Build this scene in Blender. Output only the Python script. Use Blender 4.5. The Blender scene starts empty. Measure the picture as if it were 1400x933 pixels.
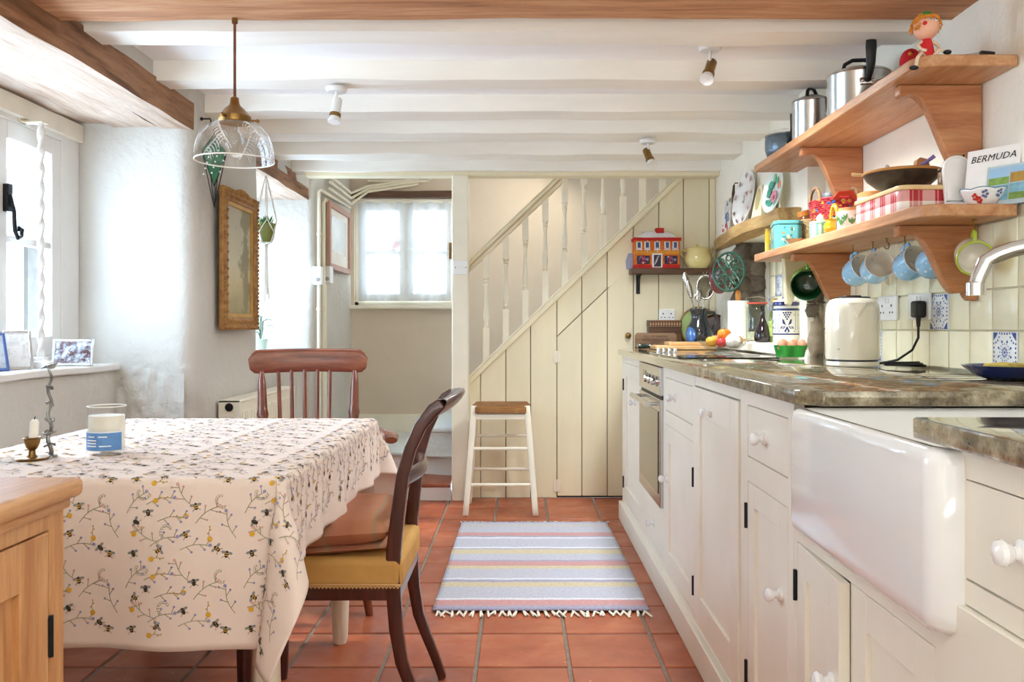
import bpy, bmesh, math, random
from mathutils import Vector, Matrix, Euler, noise
random.seed(7)
PI = math.pi
scene = bpy.context.scene
COL = scene.collection

# ------------------------------------------------------------------ camera, world, light, exposure
F, CX, CY, EYE = 1150.0, 710.0, 447.0, 1.08          # focal length and vanishing point in pixels of the 1400 x 933 frame
cam_d = bpy.data.cameras.new('camera'); cam = bpy.data.objects.new('camera', cam_d); COL.objects.link(cam)
cam.location = (0, 0, EYE); cam.rotation_euler = (PI/2, 0, 0)
cam_d.sensor_width = 36.0; cam_d.lens = F/1400*36.0
cam_d.shift_x = -(CX-700)/1400; cam_d.shift_y = (CY-466.5)/1400
cam_d.clip_start = 0.02
scene.camera = cam
world = bpy.data.worlds.new('world'); scene.world = world; world.use_nodes = True
bg = world.node_tree.nodes['Background']; bg.inputs[0].default_value = (0.74, 1.0, 1.28, 1); bg.inputs[1].default_value = 12.0
def portal(loc, rot, sx, sy):
    d = bpy.data.lights.new('daylight_portal', 'AREA'); d.shape = 'RECTANGLE'; d.size = sx; d.size_y = sy
    d.cycles.is_portal = True
    o = bpy.data.objects.new('daylight_portal', d); o.location = loc; o.rotation_euler = rot; COL.objects.link(o)
portal((-1.97, 2.78, 1.42), (0, -PI/2, 0), 1.0, 1.5)
portal((-1.97, 5.05, 1.42), (0, -PI/2, 0), 1.0, 1.1)
portal((-0.94, 6.97, 1.70), (-PI/2, 0, 0), 0.8, 0.95)
def area(loc, aim, sx, sy, power, col):
    d = bpy.data.lights.new('fill_light', 'AREA'); d.shape = 'RECTANGLE'; d.size = sx; d.size_y = sy; d.energy = power; d.color = col
    o = bpy.data.objects.new('fill_light', d); o.location = loc; o.rotation_euler = Vector(aim).to_track_quat('-Z', 'Z').to_euler(); COL.objects.link(o)
area((0, -1.6, .75), (0, .12, 2), 2.3, 1.7, 95, (.93, 1.0, 1.03))       # unseen fill light added behind the camera, bounced off the ceiling
area((0.15, 6.0, 2.37), (-.5, 0, -1), .7, .9, 11, (1.0, .95, .82))           # fill light added over the stairs, standing in for a landing window
sun_d = bpy.data.lights.new('sun', 'SUN'); sun_d.energy = 2.0; sun_d.angle = math.radians(2.0); sun_d.color = (1.0, 0.93, 0.82)
sun = bpy.data.objects.new('sun', sun_d); COL.objects.link(sun)
sun.rotation_euler = Vector((1.0, -0.22, -1.15)).to_track_quat('-Z', 'Y').to_euler()
vs = scene.view_settings; vs.view_transform = 'Standard'; vs.look = 'None'; vs.gamma = 1.0; vs.use_curve_mapping = False
vs.exposure = 0.36
scene.cycles.use_denoising = True
scene.cycles.max_bounces = 10; scene.cycles.diffuse_bounces = 6; scene.cycles.transparent_max_bounces = 12
scene.cycles.sample_clamp_indirect = 8.0; scene.cycles.caustics_reflective = False; scene.cycles.caustics_refractive = False

# ------------------------------------------------------------------ helpers
def at(px, py, Y):
    return Vector(((px-CX)/F*Y, Y, EYE-(py-CY)/F*Y))
def lin(c): return c/12.92 if c <= .04045 else ((c+.055)/1.055)**2.4
def C(h):
    h = h.lstrip('#'); return tuple(lin(int(h[i:i+2], 16)/255) for i in (0, 2, 4))
def TR(x=0, y=0, z=0, rx=0, ry=0, rz=0, s=1):
    return Matrix.Translation((x, y, z)) @ Euler((rx, ry, rz)).to_matrix().to_4x4() @ Matrix.Diagonal((s, s, s, 1) if not isinstance(s, tuple) else (*s, 1))
def frame_to(p, zdir, up=(0, 0, 1)):
    z = Vector(zdir).normalized(); x = Vector(up).cross(z)
    if x.length < 1e-4: x = Vector((1, 0, 0))
    x.normalize(); y = z.cross(x)
    m = Matrix((x, y, z)).transposed().to_4x4(); m.translation = p; return m

class MB:
    def __init__(s): s.v = []; s.f = []; s.m = []
    def add(s, vs, fs, M=None, mi=0):
        o = len(s.v)
        s.v += [tuple(M @ Vector(p)) for p in vs] if M is not None else [tuple(p) for p in vs]
        for i, f in enumerate(fs):
            s.f.append([o+k for k in f]); s.m.append(mi)
        return s
    def box(s, x0, x1, y0, y1, z0, z1, M=None, mi=0):
        v = [(x, y, z) for x in (x0, x1) for y in (y0, y1) for z in (z0, z1)]
        return s.add(v, [(0, 1, 3, 2), (4, 6, 7, 5), (0, 4, 5, 1), (2, 3, 7, 6), (0, 2, 6, 4), (1, 5, 7, 3)], M, mi)
    def rbox(s, x0, x1, y0, y1, z0, z1, n=(8, 2, 2), amp=.006, sc=5, seed=0, M=None, mi=0):
        """box with subdivided, unevenly displaced faces"""
        nx, ny, nz = n; idx = {}; vs = []; fs = []
        def vid(i, j, k):
            if (i, j, k) not in idx:
                p = Vector((x0+(x1-x0)*i/nx, y0+(y1-y0)*j/ny, z0+(z1-z0)*k/nz))
                p = p + amp*noise.noise_vector(p*sc+Vector((seed*7.3, seed*3.1, 0)))
                idx[(i, j, k)] = len(vs); vs.append(p)
            return idx[(i, j, k)]
        for i in range(nx):
            for j in range(ny):
                fs.append((vid(i, j, 0), vid(i, j+1, 0), vid(i+1, j+1, 0), vid(i+1, j, 0)))
                fs.append((vid(i, j, nz), vid(i+1, j, nz), vid(i+1, j+1, nz), vid(i, j+1, nz)))
            for k in range(nz):
                fs.append((vid(i, 0, k), vid(i+1, 0, k), vid(i+1, 0, k+1), vid(i, 0, k+1)))
                fs.append((vid(i, ny, k), vid(i, ny, k+1), vid(i+1, ny, k+1), vid(i+1, ny, k)))
        for j in range(ny):
            for k in range(nz):
                fs.append((vid(0, j, k), vid(0, j, k+1), vid(0, j+1, k+1), vid(0, j+1, k)))
                fs.append((vid(nx, j, k), vid(nx, j+1, k), vid(nx, j+1, k+1), vid(nx, j, k+1)))
        return s.add(vs, fs, M, mi)
    def lathe(s, prof, seg=24, M=None, mi=0, sx=1, sy=1, cap=True):
        vs = []; fs = []; n = len(prof)
        for r, z in prof:
            for k in range(seg):
                a = 2*PI*k/seg; vs.append((r*math.cos(a)*sx, r*math.sin(a)*sy, z))
        for i in range(n-1):
            for k in range(seg):
                k2 = (k+1) % seg
                fs.append((i*seg+k, i*seg+k2, (i+1)*seg+k2, (i+1)*seg+k))
        if cap and prof[0][0] > 1e-5: fs.append(list(range(seg))[::-1])
        if cap and prof[-1][0] > 1e-5: fs.append([(n-1)*seg+k for k in range(seg)])
        return s.add(vs, fs, M, mi)
    def shell(s, prof, t, seg=32, M=None, mi=0, sx=1, sy=1):
        """open vessel: profile outside bottom -> rim, then back inside"""
        inner = [(max(r-t, 0.0), z+(t if i == 0 else 0)) for i, (r, z) in enumerate(prof)]
        inner[0] = (0.0, prof[0][1]+t)
        p = [(0.0, prof[0][1])] + list(prof) + inner[::-1]
        if prof[0][0] > t*1.5: p.insert(len(p)-1, (prof[0][0]-t, prof[0][1]+t))
        return s.lathe(p, seg, M, mi, sx, sy)
    def ball(s, r, seg=16, rings=8, M=None, mi=0, sz=1, sx=1, sy=1):
        pr = [(r*math.sin(PI*i/rings), -r*sz*math.cos(PI*i/rings)) for i in range(rings+1)]
        return s.lathe(pr, seg, M, mi, sx, sy)
    def tube(s, pts, r, seg=8, closed=False, M=None, mi=0, flat=None):
        pts = [Vector(p) for p in pts]; n = len(pts); vs = []; fs = []
        rs = r if isinstance(r, (list, tuple)) else [r]*n
        up = None
        for i, p in enumerate(pts):
            if closed: d = pts[(i+1) % n]-pts[i-1]
            else: d = pts[min(i+1, n-1)]-pts[max(i-1, 0)]
            if d.length < 1e-9: d = Vector((0, 0, 1))
            d.normalize()
            if up is None:
                up = Vector((0, 0, 1)) if abs(d.z) < .9 else Vector((1, 0, 0))
            a = d.cross(up)
            if a.length < 1e-5: a = d.cross(Vector((0, 1, 0)))
            a.normalize(); b = a.cross(d); up = b
            ra = rs[i]; rb = rs[i]*(flat if flat else 1)
            for k in range(seg):
                t = 2*PI*k/seg + PI/seg; vs.append(p + a*ra*math.cos(t) + b*rb*math.sin(t))
        m = n if closed else n-1
        for i in range(m):
            j = (i+1) % n
            for k in range(seg):
                k2 = (k+1) % seg; fs.append((i*seg+k, i*seg+k2, j*seg+k2, j*seg+k))
        if not closed:
            fs.append(list(range(seg))[::-1]); fs.append([(n-1)*seg+k for k in range(seg)])
        return s.add(vs, fs, M, mi)
    def prism(s, poly, d0, d1, plane='xy', M=None, mi=0):
        mk = {'xy': lambda a, b, d: (a, b, d), 'xz': lambda a, b, d: (a, d, b), 'yz': lambda a, b, d: (d, a, b)}[plane]
        n = len(poly); vs = [mk(a, b, d0) for a, b in poly] + [mk(a, b, d1) for a, b in poly]
        fs = [list(range(n))[::-1], list(range(n, 2*n))] + [(i, (i+1) % n, n+(i+1) % n, n+i) for i in range(n)]
        return s.add(vs, fs, M, mi)
    def grid(s, fn, nu, nv, M=None, mi=0, cu=False):
        vs = [fn(i/nu, j/nv) for i in range(nu+1) for j in range(nv+1)]; w = nv+1
        fs = [(i*w+j, (i+1)*w+j, (i+1)*w+j+1, i*w+j+1) for i in range(nu) for j in range(nv)]
        return s.add(vs, fs, M, mi)
    def disc(s, r, n=12, M=None, mi=0, sx=1, sy=1):
        return s.add([(r*sx*math.cos(2*PI*k/n), r*sy*math.sin(2*PI*k/n), 0) for k in range(n)], [list(range(n))], M, mi)

def text_mb(txt, size, M, shear=0, mb=None, mi=0, spacing=1.0, ext=0.0004):
    cu = bpy.data.curves.new('lettering', 'FONT'); cu.body = txt; cu.size = size; cu.align_x = 'CENTER'; cu.align_y = 'CENTER'
    cu.shear = shear; cu.extrude = ext; cu.resolution_u = 2; cu.space_character = spacing
    o = bpy.data.objects.new('lettering', cu); COL.objects.link(o)
    dg = bpy.context.evaluated_depsgraph_get(); me = bpy.data.meshes.new_from_object(o.evaluated_get(dg))
    mb = mb or MB(); mb.add([v.co[:] for v in me.vertices], [list(p.vertices) for p in me.polygons], M, mi)
    bpy.data.objects.remove(o); bpy.data.curves.remove(cu); bpy.data.meshes.remove(me)
    return mb

def mesh_of(name, mb, mats, smooth=35, bev=0, bseg=1):
    me = bpy.data.meshes.new(name); me.from_pydata(mb.v, [], mb.f)
    mats = mats if isinstance(mats, (list, tuple)) else [mats]
    for m in mats: me.materials.append(m)
    if len(mats) > 1:
        for p, i in zip(me.polygons, mb.m): p.material_index = i
    bm = bmesh.new(); bm.from_mesh(me)
    bmesh.ops.recalc_face_normals(bm, faces=bm.faces)
    if bev:
        es = [e for e in bm.edges if len(e.link_faces) == 2 and e.calc_face_angle(0) > .5]
        bmesh.ops.bevel(bm, geom=es, offset=bev, segments=bseg, profile=.5, affect='EDGES', clamp_overlap=True)
    bm.to_mesh(me); bm.free()
    if smooth:
        me.shade_smooth(); me.set_sharp_from_angle(angle=math.radians(smooth))
    return me
def obj(name, mb, mats, parent=None, smooth=35, bev=0, bseg=1, loc=(0, 0, 0), rz=0, kind=None, label=None):
    me = mb if isinstance(mb, bpy.types.Mesh) else mesh_of(name, mb, mats, smooth, bev, bseg)
    o = bpy.data.objects.new(name, me); COL.objects.link(o); o.parent = parent
    o.location = loc; o.rotation_euler = (0, 0, rz)
    if kind: o['kind'] = kind
    if label: o['label'] = label
    return o
def tag(o, label, cat, group=None):
    o['label'] = label; o['category'] = cat
    if group: o['group'] = group
    return o
def thing(name, label, cat, loc=(0, 0, 0), rz=0, group=None, rot=None):
    o = bpy.data.objects.new(name, None); COL.objects.link(o); o.empty_display_size = .05
    o.location = loc; o.rotation_euler = rot if rot else (0, 0, rz)
    return tag(o, label, cat, group)
def solo(name, mb, mats, label, cat, loc=(0, 0, 0), rz=0, group=None, **kw):
    return tag(obj(name, mb, mats, None, loc=loc, rz=rz, **kw), label, cat, group)
def struct(name, mb, mats, label=None, cat=None, parent=None, **kw):
    o = obj(name, mb, mats, parent, **kw)
    if not parent:
        o['kind'] = 'structure'
        if label: tag(o, label, cat)
    return o

# ------------------------------------------------------------------ materials
def NT(name):
    m = bpy.data.materials.new(name); m.use_nodes = True
    nt = m.node_tree; b = nt.nodes['Principled BSDF']; return m, nt, b
def N(nt, t, **kw):
    n = nt.nodes.new(t)
    for k, v in kw.items(): setattr(n, k, v)
    return n
def L(nt, a, b): nt.links.new(a, b)
def ramp(nt, fac, stops, interp='LINEAR'):
    r = N(nt, 'ShaderNodeValToRGB'); r.color_ramp.interpolation = interp
    e = r.color_ramp.elements
    while len(e) < len(stops): e.new(.5)
    for i, (p, c) in enumerate(stops): e[i].position = p; e[i].color = (*c, 1)
    L(nt, fac, r.inputs[0]); return r.outputs[0]
def coords(nt, stretch=(1, 1, 1), kind='Object', offs_rand=False):
    tc = N(nt, 'ShaderNodeTexCoord'); mp = N(nt, 'ShaderNodeMapping'); mp.inputs['Scale'].default_value = stretch
    L(nt, tc.outputs[kind], mp.inputs[0])
    if offs_rand:
        oi = N(nt, 'ShaderNodeObjectInfo'); mu = N(nt, 'ShaderNodeMath', operation='MULTIPLY'); mu.inputs[1].default_value = 37.0
        L(nt, oi.outputs['Random'], mu.inputs[0])
        cb = N(nt, 'ShaderNodeCombineXYZ')
        for i in range(3): L(nt, mu.outputs[0], cb.inputs[i])
        L(nt, cb.outputs[0], mp.inputs['Location'])
    return mp.outputs[0]
def nz(nt, vec, scale, detail=4, rough=.55, dist=0):
    n = N(nt, 'ShaderNodeTexNoise'); n.inputs['Scale'].default_value = scale; n.inputs['Detail'].default_value = detail
    n.inputs['Roughness'].default_value = rough; n.inputs['Distortion'].default_value = dist
    L(nt, vec, n.inputs['Vector']); return n.outputs[0]
def bump(nt, b, h, strength, dist=.002):
    n = N(nt, 'ShaderNodeBump'); n.inputs['Strength'].default_value = strength; n.inputs['Distance'].default_value = dist
    L(nt, h, n.inputs['Height']); L(nt, n.outputs[0], b.inputs['Normal'])
MATS = {}
def pm(name, col, rough=.5, metal=0, var=.06, vs=7, bmp=0, bs=60, rnd=0, col2=None, coat=0, trans=0, ior=1.45, sss=0, bd=.002, stretch=(1, 1, 1), emit=0, alpha=1, spec=.5):
    if name in MATS: return MATS[name]
    m, nt, b = NT(name); c = C(col) if isinstance(col, str) else col
    c2 = C(col2) if col2 else tuple(min(1, x*(1+var)) for x in c); c1 = c if col2 else tuple(x*(1-var) for x in c)
    v = coords(nt, stretch, offs_rand=rnd > 0)
    out = ramp(nt, nz(nt, v, vs, 5), [(.3, c1), (.7, c2)])
    if rnd:
        oi = N(nt, 'ShaderNodeObjectInfo'); hs = N(nt, 'ShaderNodeHueSaturation'); mr = N(nt, 'ShaderNodeMapRange')
        mr.inputs[3].default_value = 1-rnd; mr.inputs[4].default_value = 1+rnd
        L(nt, oi.outputs['Random'], mr.inputs[0]); L(nt, mr.outputs[0], hs.inputs['Value']); L(nt, out, hs.inputs['Color']); out = hs.outputs[0]
    L(nt, out, b.inputs['Base Color'])
    b.inputs['Roughness'].default_value = rough; b.inputs['Metallic'].default_value = metal
    b.inputs['Coat Weight'].default_value = coat; b.inputs['Coat Roughness'].default_value = .05
    b.inputs['Transmission Weight'].default_value = trans; b.inputs['IOR'].default_value = ior
    b.inputs['Specular IOR Level'].default_value = spec
    if alpha < 1: b.inputs['Alpha'].default_value = alpha
    if bmp: bump(nt, b, nz(nt, v, bs, 4), bmp, bd)
    MATS[name] = m; return m
def wood(name, dark, mid, light, axis='x', sc=3.0, rough=.5, str_=14, bmp=.15, coat=0, rnd=.06, knots=True, fine=1.0):
    if name in MATS: return MATS[name]
    m, nt, b = NT(name)
    st = {'x': (1, str_, str_), 'y': (str_, 1, str_), 'z': (str_, str_, 1)}[axis]
    v = coords(nt, st, offs_rand=True)
    n1 = nz(nt, v, sc, 6, .6, .6)
    c = ramp(nt, n1, [(.25, C(dark)), (.48, C(mid)), (.75, C(light))])
    n2 = nz(nt, v, sc*6*fine, 4, .7)
    mx = N(nt, 'ShaderNodeMix', data_type='RGBA', blend_type='MULTIPLY'); mx.inputs[0].default_value = .45
    L(nt, c, mx.inputs[6]); L(nt, ramp(nt, n2, [(.3, (.55, .5, .45)), (.6, (1, 1, 1))]), mx.inputs[7])
    out = mx.outputs[2]
    if knots:
        vk = coords(nt, tuple(1.0 if q == 1 else 2.2 for q in st), offs_rand=True)
        vo = N(nt, 'ShaderNodeTexVoronoi'); vo.inputs['Scale'].default_value = 3.2; L(nt, vk, vo.inputs['Vector'])
        mk = N(nt, 'ShaderNodeMix', data_type='RGBA'); L(nt, out, mk.inputs[6]); mk.inputs[7].default_value = (*[x*.45 for x in C(dark)], 1)
        rr = ramp(nt, vo.outputs['Distance'], [(.02, (.8, .8, .8)), (.1, (0, 0, 0))]); L(nt, rr, mk.inputs[0]); out = mk.outputs[2]
    L(nt, out, b.inputs['Base Color']); b.inputs['Roughness'].default_value = rough
    b.inputs['Coat Weight'].default_value = coat; b.inputs['Coat Roughness'].default_value = .12
    if bmp: bump(nt, b, n1, bmp, .004)
    MATS[name] = m; return m
def glass(name, col=(1, 1, 1), rough=0.0):
    if name in MATS: return MATS[name]
    m, nt, b = NT(name); v = coords(nt)
    # thin clear glass: mostly see-through with a glossy film, faintly uneven
    tr = N(nt, 'ShaderNodeBsdfTransparent'); tr.inputs[0].default_value = (*col, 1)
    gl = N(nt, 'ShaderNodeBsdfGlossy'); gl.inputs['Roughness'].default_value = .03
    lw = N(nt, 'ShaderNodeLayerWeight'); lw.inputs[0].default_value = .5
    bp = N(nt, 'ShaderNodeBump'); bp.inputs['Strength'].default_value = .05; L(nt, nz(nt, v, 9, 2), bp.inputs['Height'])
    L(nt, bp.outputs[0], gl.inputs['Normal'])
    mx = N(nt, 'ShaderNodeMixShader'); L(nt, ramp(nt, lw.outputs['Facing'], [(.0, (.03,)*3), (.6, (.06,)*3), (.85, (.2,)*3), (1.0, (.7,)*3)]), mx.inputs[0]); L(nt, tr.outputs[0], mx.inputs[1]); L(nt, gl.outputs[0], mx.inputs[2])
    out = nt.nodes['Material Output']; L(nt, mx.outputs[0], out.inputs[0]); nt.nodes.remove(b)
    MATS[name] = m; return m

PLASTER = pm('white_plaster', '#cdc9c1', .9, var=.05, vs=3, bmp=.9, bs=18, bd=.010)
PLASTER_W = pm('cream_plaster', '#f4eedf', .9, var=.03, vs=3, bmp=.6, bs=18, bd=.008)
PLASTER_B = pm('greyish_plaster', '#d9c8b3', .9, var=.04, vs=2.5, bmp=.3, bs=18, bd=.005)
CEIL = pm('ceiling_white', '#f8f6f4', .9, var=.02, vs=3, bmp=.25, bs=20, bd=.004)
JOIST = pm('painted_joist', '#f5f0e6', .75, var=.05, vs=4, bmp=.5, bs=9, bd=.006, stretch=(.35, 2, 2))
CREAM = pm('cream_paint', '#f1eadb', .42, var=.03, vs=5, bmp=.08, bs=40)
PANEL = pm('panel_cream_paint', '#eadfc0', .5, var=.05, vs=3, bmp=.12, bs=25, rnd=.02, stretch=(2, 2, .5))
WHITE = pm('white_gloss_paint', '#e4e2df', .35, var=.02)
CREAM2 = pm('ivory_paint', '#efe7d3', .45, var=.05, vs=5, bmp=.1, bs=30)
GAP = pm('dark_gap', '#5b4c38', .9)
PLASTIC = pm('white_plastic', '#f2f1ef', .35, var=.01)
BLACKP = pm('black_plastic', '#1c1b1d', .38, var=.1)
IRON = pm('black_iron', '#17161a', .45, metal=.3, var=.1)
CHROME = pm('chrome', '#d9d9db', .08, metal=1, var=.02)
STEEL = pm('brushed_steel', '#c9c7c4', .24, metal=1, var=.06, vs=30, stretch=(1, 1, .1))
BRASS = pm('aged_brass', '#8d6a3c', .35, metal=.9, var=.2, vs=25)
PORC = pm('white_porcelain', '#efeeee', .08, var=.01, coat=.6)
GLASS = glass('clear_glass')
BEAM = wood('old_brown_beam', '#8f5f3f', '#c68d63', '#dbb089', 'x', 2.2, .75, 12, .5, knots=False)
BEAMY = wood('old_brown_beam_lengthways', '#55371f', '#94694a', '#b58a69', 'y', 2.6, .75, 9, .9, knots=False)
PALEY = wood('pale_limewashed_wood', '#a98a70', '#cbb39f', '#dacbbd', 'y', 2.2, .8, 12, .5, knots=False)
PINE_Y = wood('waxed_pine_lengthways', '#a5683f', '#c88f63', '#d9ab80', 'y', 2.2, .42, 10, .12)
PINE_Z = wood('waxed_pine_upright', '#9a5a38', '#bb7b50', '#cf996e', 'z', 2.2, .42, 10, .12)
PINE_X = wood('waxed_pine_across', '#9a5a38', '#bb7b50', '#cf996e', 'x', 2.2, .42, 10, .12)
CAB_Z = wood('honey_pine_upright', '#b06f3e', '#d19a66', '#e0b283', 'z', 2.0, .4, 10, .1)
CAB_Y = wood('honey_pine_lengthways', '#b06f3e', '#d19a66', '#e0b283', 'y', 2.0, .4, 10, .1)
MAHOG = wood('dark_mahogany', '#2a0f0b', '#471c14', '#622c1d', 'z', 3, .28, 9, .05, coat=.4, knots=False)
WINDS = wood('red_brown_elm', '#3f1a0e', '#77391f', '#98532f', 'x', 3, .3, 9, .08, coat=.3, knots=False)
WINDZ = wood('red_brown_elm_upright', '#3f1a0e', '#6d331c', '#8d4a2a', 'z', 3, .3, 9, .08, coat=.3, knots=False)
PALEW = wood('pale_wood', '#c1925c', '#d9ae78', '#e7c594', 'x', 3, .5, 10, .05)
DARKW = wood('dark_wood', '#3a2416', '#5a3a24', '#7a5233', 'x', 3, .45, 10, .1)

def terracotta(name='terracotta_tile'):
    m, nt, b = NT(name); v = coords(nt, (1, 1, 1), offs_rand=True)
    c = ramp(nt, nz(nt, v, 5, 6, .6, .3), [(.25, C('#8f4426')), (.5, C('#a35433')), (.78, C('#b8714c'))])
    oi = N(nt, 'ShaderNodeObjectInfo'); hs = N(nt, 'ShaderNodeHueSaturation'); mr = N(nt, 'ShaderNodeMapRange')
    mr.inputs[3].default_value = .86; mr.inputs[4].default_value = 1.12
    L(nt, oi.outputs['Random'], mr.inputs[0]); L(nt, mr.outputs[0], hs.inputs['Value']); L(nt, c, hs.inputs['Color'])
    sp = ramp(nt, nz(nt, v, 26, 3, .7), [(.68, (0, 0, 0)), (.78, (1, 1, 1))])
    mx = N(nt, 'ShaderNodeMix', data_type='RGBA'); L(nt, sp, mx.inputs[0]); L(nt, hs.outputs[0], mx.inputs[6]); mx.inputs[7].default_value = (*C('#dba98c'), 1)
    L(nt, mx.outputs[2], b.inputs['Base Color']); L(nt, ramp(nt, nz(nt, v, 9, 3), [(.3, (.28,)*3), (.7, (.5,)*3)]), b.inputs['Roughness'])
    bump(nt, b, nz(nt, v, 11, 5), .35, .004); return m
TERRA = terracotta()
GROUT = pm('cement_grout', '#86776a', .9, var=.15, vs=30)
def granite(name='polished_granite'):
    m, nt, b = NT(name); v = coords(nt)
    c = ramp(nt, nz(nt, v, 22, 8, .7), [(.3, C('#4d4232')), (.47, C('#7d7159')), (.58, C('#a2967c')), (.72, C('#c9bfa6'))])
    vo = N(nt, 'ShaderNodeTexVoronoi'); vo.inputs['Scale'].default_value = 120; L(nt, v, vo.inputs['Vector'])
    mx = N(nt, 'ShaderNodeMix', data_type='RGBA', blend_type='MULTIPLY'); mx.inputs[0].default_value = .5
    L(nt, c, mx.inputs[6]); L(nt, ramp(nt, vo.outputs['Distance'], [(.1, (.45, .4, .33)), (.4, (1, 1, 1))]), mx.inputs[7])
    L(nt, mx.outputs[2], b.inputs['Base Color']); b.inputs['Roughness'].default_value = .06; b.inputs['Coat Weight'].default_value = .5; b.inputs['Coat Roughness'].default_value = .02
    return m
GRANITE = granite()
# ------------------------------------------------------------------ FLOOR
WALL_L, WALL_L2, WALL_R, WALL_RF = -1.39, -1.345, 1.32, 1.24      # left wall (near, far), right wall (near, far)
Y_PANEL, Y_BACK = 5.31, 6.70
Z_CEIL, Z_JOIST = 2.11, 2.036
floor = struct('floor', MB().box(-2.0, 1.5, -3.1, 5.6, -.08, -.005), GROUT, 'red terracotta tile floor with grey grout lines', 'floor')
tw, tl, gap = .298, .2938, .011
tile_me = []
for q in range(5):
    mb = MB(); a, b2 = tw/2-gap/2, tl/2-gap/2
    rr = random.Random(q)
    mb.prism([(-a+rr.uniform(0, .003), -b2), (a, -b2+rr.uniform(0, .003)), (a-rr.uniform(0, .003), b2), (-a, b2-rr.uniform(0, .003))], -.03, 0)
    tile_me.append(mesh_of('tile', mb, TERRA, 0, bev=.003))
for r in range(15):
    for k in range(-5, 4):
        x = -.138+tw*(k-.5); y = 2.666+tl*(r-5.5)
        if x > .66 or (x < -1.75): continue
        o = obj('tile', tile_me[(r*3+k*5) % 5], None, floor, loc=(x, y, random.uniform(-.0012, .0)))

# ------------------------------------------------------------------ WALLS
def plan_wall(mb, path, z0, z1, radii, nz_=26, amp=.007, step=.045, sc=4):
    """vertical plaster surface over a plan path with rounded corners and hand-made unevenness"""
    pts = []
    n = len(path)
    for i, p in enumerate(path):
        p = Vector(p); r = radii.get(i, 0)
        if r and 0 < i < n-1:
            a = (Vector(path[i-1])-p).normalized(); b = (Vector(path[i+1])-p).normalized()
            p0, p1 = p+a*r, p+b*r
            for t in range(9):
                t /= 8; pts.append(p0*(1-t)**2+p*2*t*(1-t)+p1*t*t)
        else: pts.append(p)
    dense = [pts[0]]
    for a, b in zip(pts, pts[1:]):
        m = max(1, int((b-a).length/step))
        for k in range(1, m+1): dense.append(a+(b-a)*k/m)
    def fn(u, v):
        p = dense[min(int(round(u*(len(dense)-1))), len(dense)-1)]
        q = Vector((p.x, p.y, z0+(z1-z0)*v)); d = amp*noise.noise_vector(q*sc)+amp*1.6*noise.noise_vector(q*1.3)
        return (q.x+d.x, q.y+d.y, q.z)
    mb.grid(fn, len(dense)-1, nz_)
mb = MB()
plan_wall(mb, [(-1.42, -3.1), (-1.42, 2.0), (-2.0, 2.0)], 0, Z_CEIL+.02, {1: .06})
plan_wall(mb, [(-2.0, 3.575), (WALL_L, 3.575), (WALL_L, 4.49), (-2.0, 4.49)], 0, Z_CEIL+.02, {1: .085, 2: .05})
plan_wall(mb, [(-2.0, 5.60), (WALL_L2-.03, 5.60), (WALL_L2, Y_BACK+.05)], 0, 2.45, {1: .05})
mb.box(-2.0, -1.71, 1.95, 3.62, 0, .895)
mb.box(-2.0, -1.42, 4.45, 5.64, 0, .92)
mb.rbox(-2.0, -1.415, 1.9, 3.64, 2.02, Z_CEIL+.02, (2, 10, 1), .004)
mb.rbox(-2.0, -1.40, 4.45, 5.64, 2.0, Z_CEIL+.02, (2, 8, 1), .004)
wall_left = struct('wall_left', mb, PLASTER, 'thick uneven white plaster wall with deep window recesses', 'wall', smooth=60)
# patched rough render low on the reveal corner
mb = MB(); mb.grid(lambda u, v: Vector((-1.72+.30*u, 3.562-.014*math.sin(PI*min(1, u*1.2+.1))*math.sin(PI*min(1, v+.1))+.012*noise.noise(Vector((u*9, v*9, 1))), .55+.38*v-.05*u)), 20, 20)
obj('render_patch', mb, PLASTER, wall_left, smooth=60)

def lintel(y0, y1, seed):
    # a row of old timbers: brown-faced inner one, limewashed soffit boards behind
    mb = MB(); mb.rbox(-1.52, -1.40, y0, y1, 1.925, 2.045, (2, 26, 3), .008, 4, seed)
    o = obj('lintel', mb, [BEAMY, PALEY], wall_left, smooth=50)
    for p in o.data.polygons:
        if p.normal.z < -.75: p.material_index = 1
    for i, (xa, xb) in enumerate(((-1.725, -1.53), (-1.99, -1.735))):
        mb = MB(); mb.rbox(xa, xb, y0+.02, y1-.02, 1.93+.012*i, 2.03, (3, 22, 1), .009, 5, seed+i+1)
        obj('soffit_board', mb, PALEY, wall_left, smooth=50)
lintel(1.75, 3.63, 3); lintel(4.40, 5.63, 8)

# back wall with window opening
WX0, WX1, WZ0, WZ1 = -1.315, -.50, 1.25, 2.15
mb = MB()
for (a, b, c, d) in ((-1.6, WX0, 0, 2.45), (WX1, 1.6, 0, 2.45), (WX0, WX1, 0, WZ0), (WX0, WX1, WZ1, 2.45)):
    mb.box(a, b, Y_BACK, Y_BACK+.25, c, d)
wall_back = struct('wall_back', mb, PLASTER_B, 'mauve-tinged plaster wall behind the staircase', 'wall')
obj('lintel', MB().rbox(WX0-.02, WX1+.05, Y_BACK-.03, Y_BACK+.2, 2.105, 2.16, (10, 2, 1), .004), DARKW, wall_back)
struct('baseboard_back', MB().box(-1.34, -.2, Y_BACK-.025, Y_BACK, .2, .385), CREAM2, 'cream skirting board below the small curtained window', 'skirting board', bev=.004)
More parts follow.
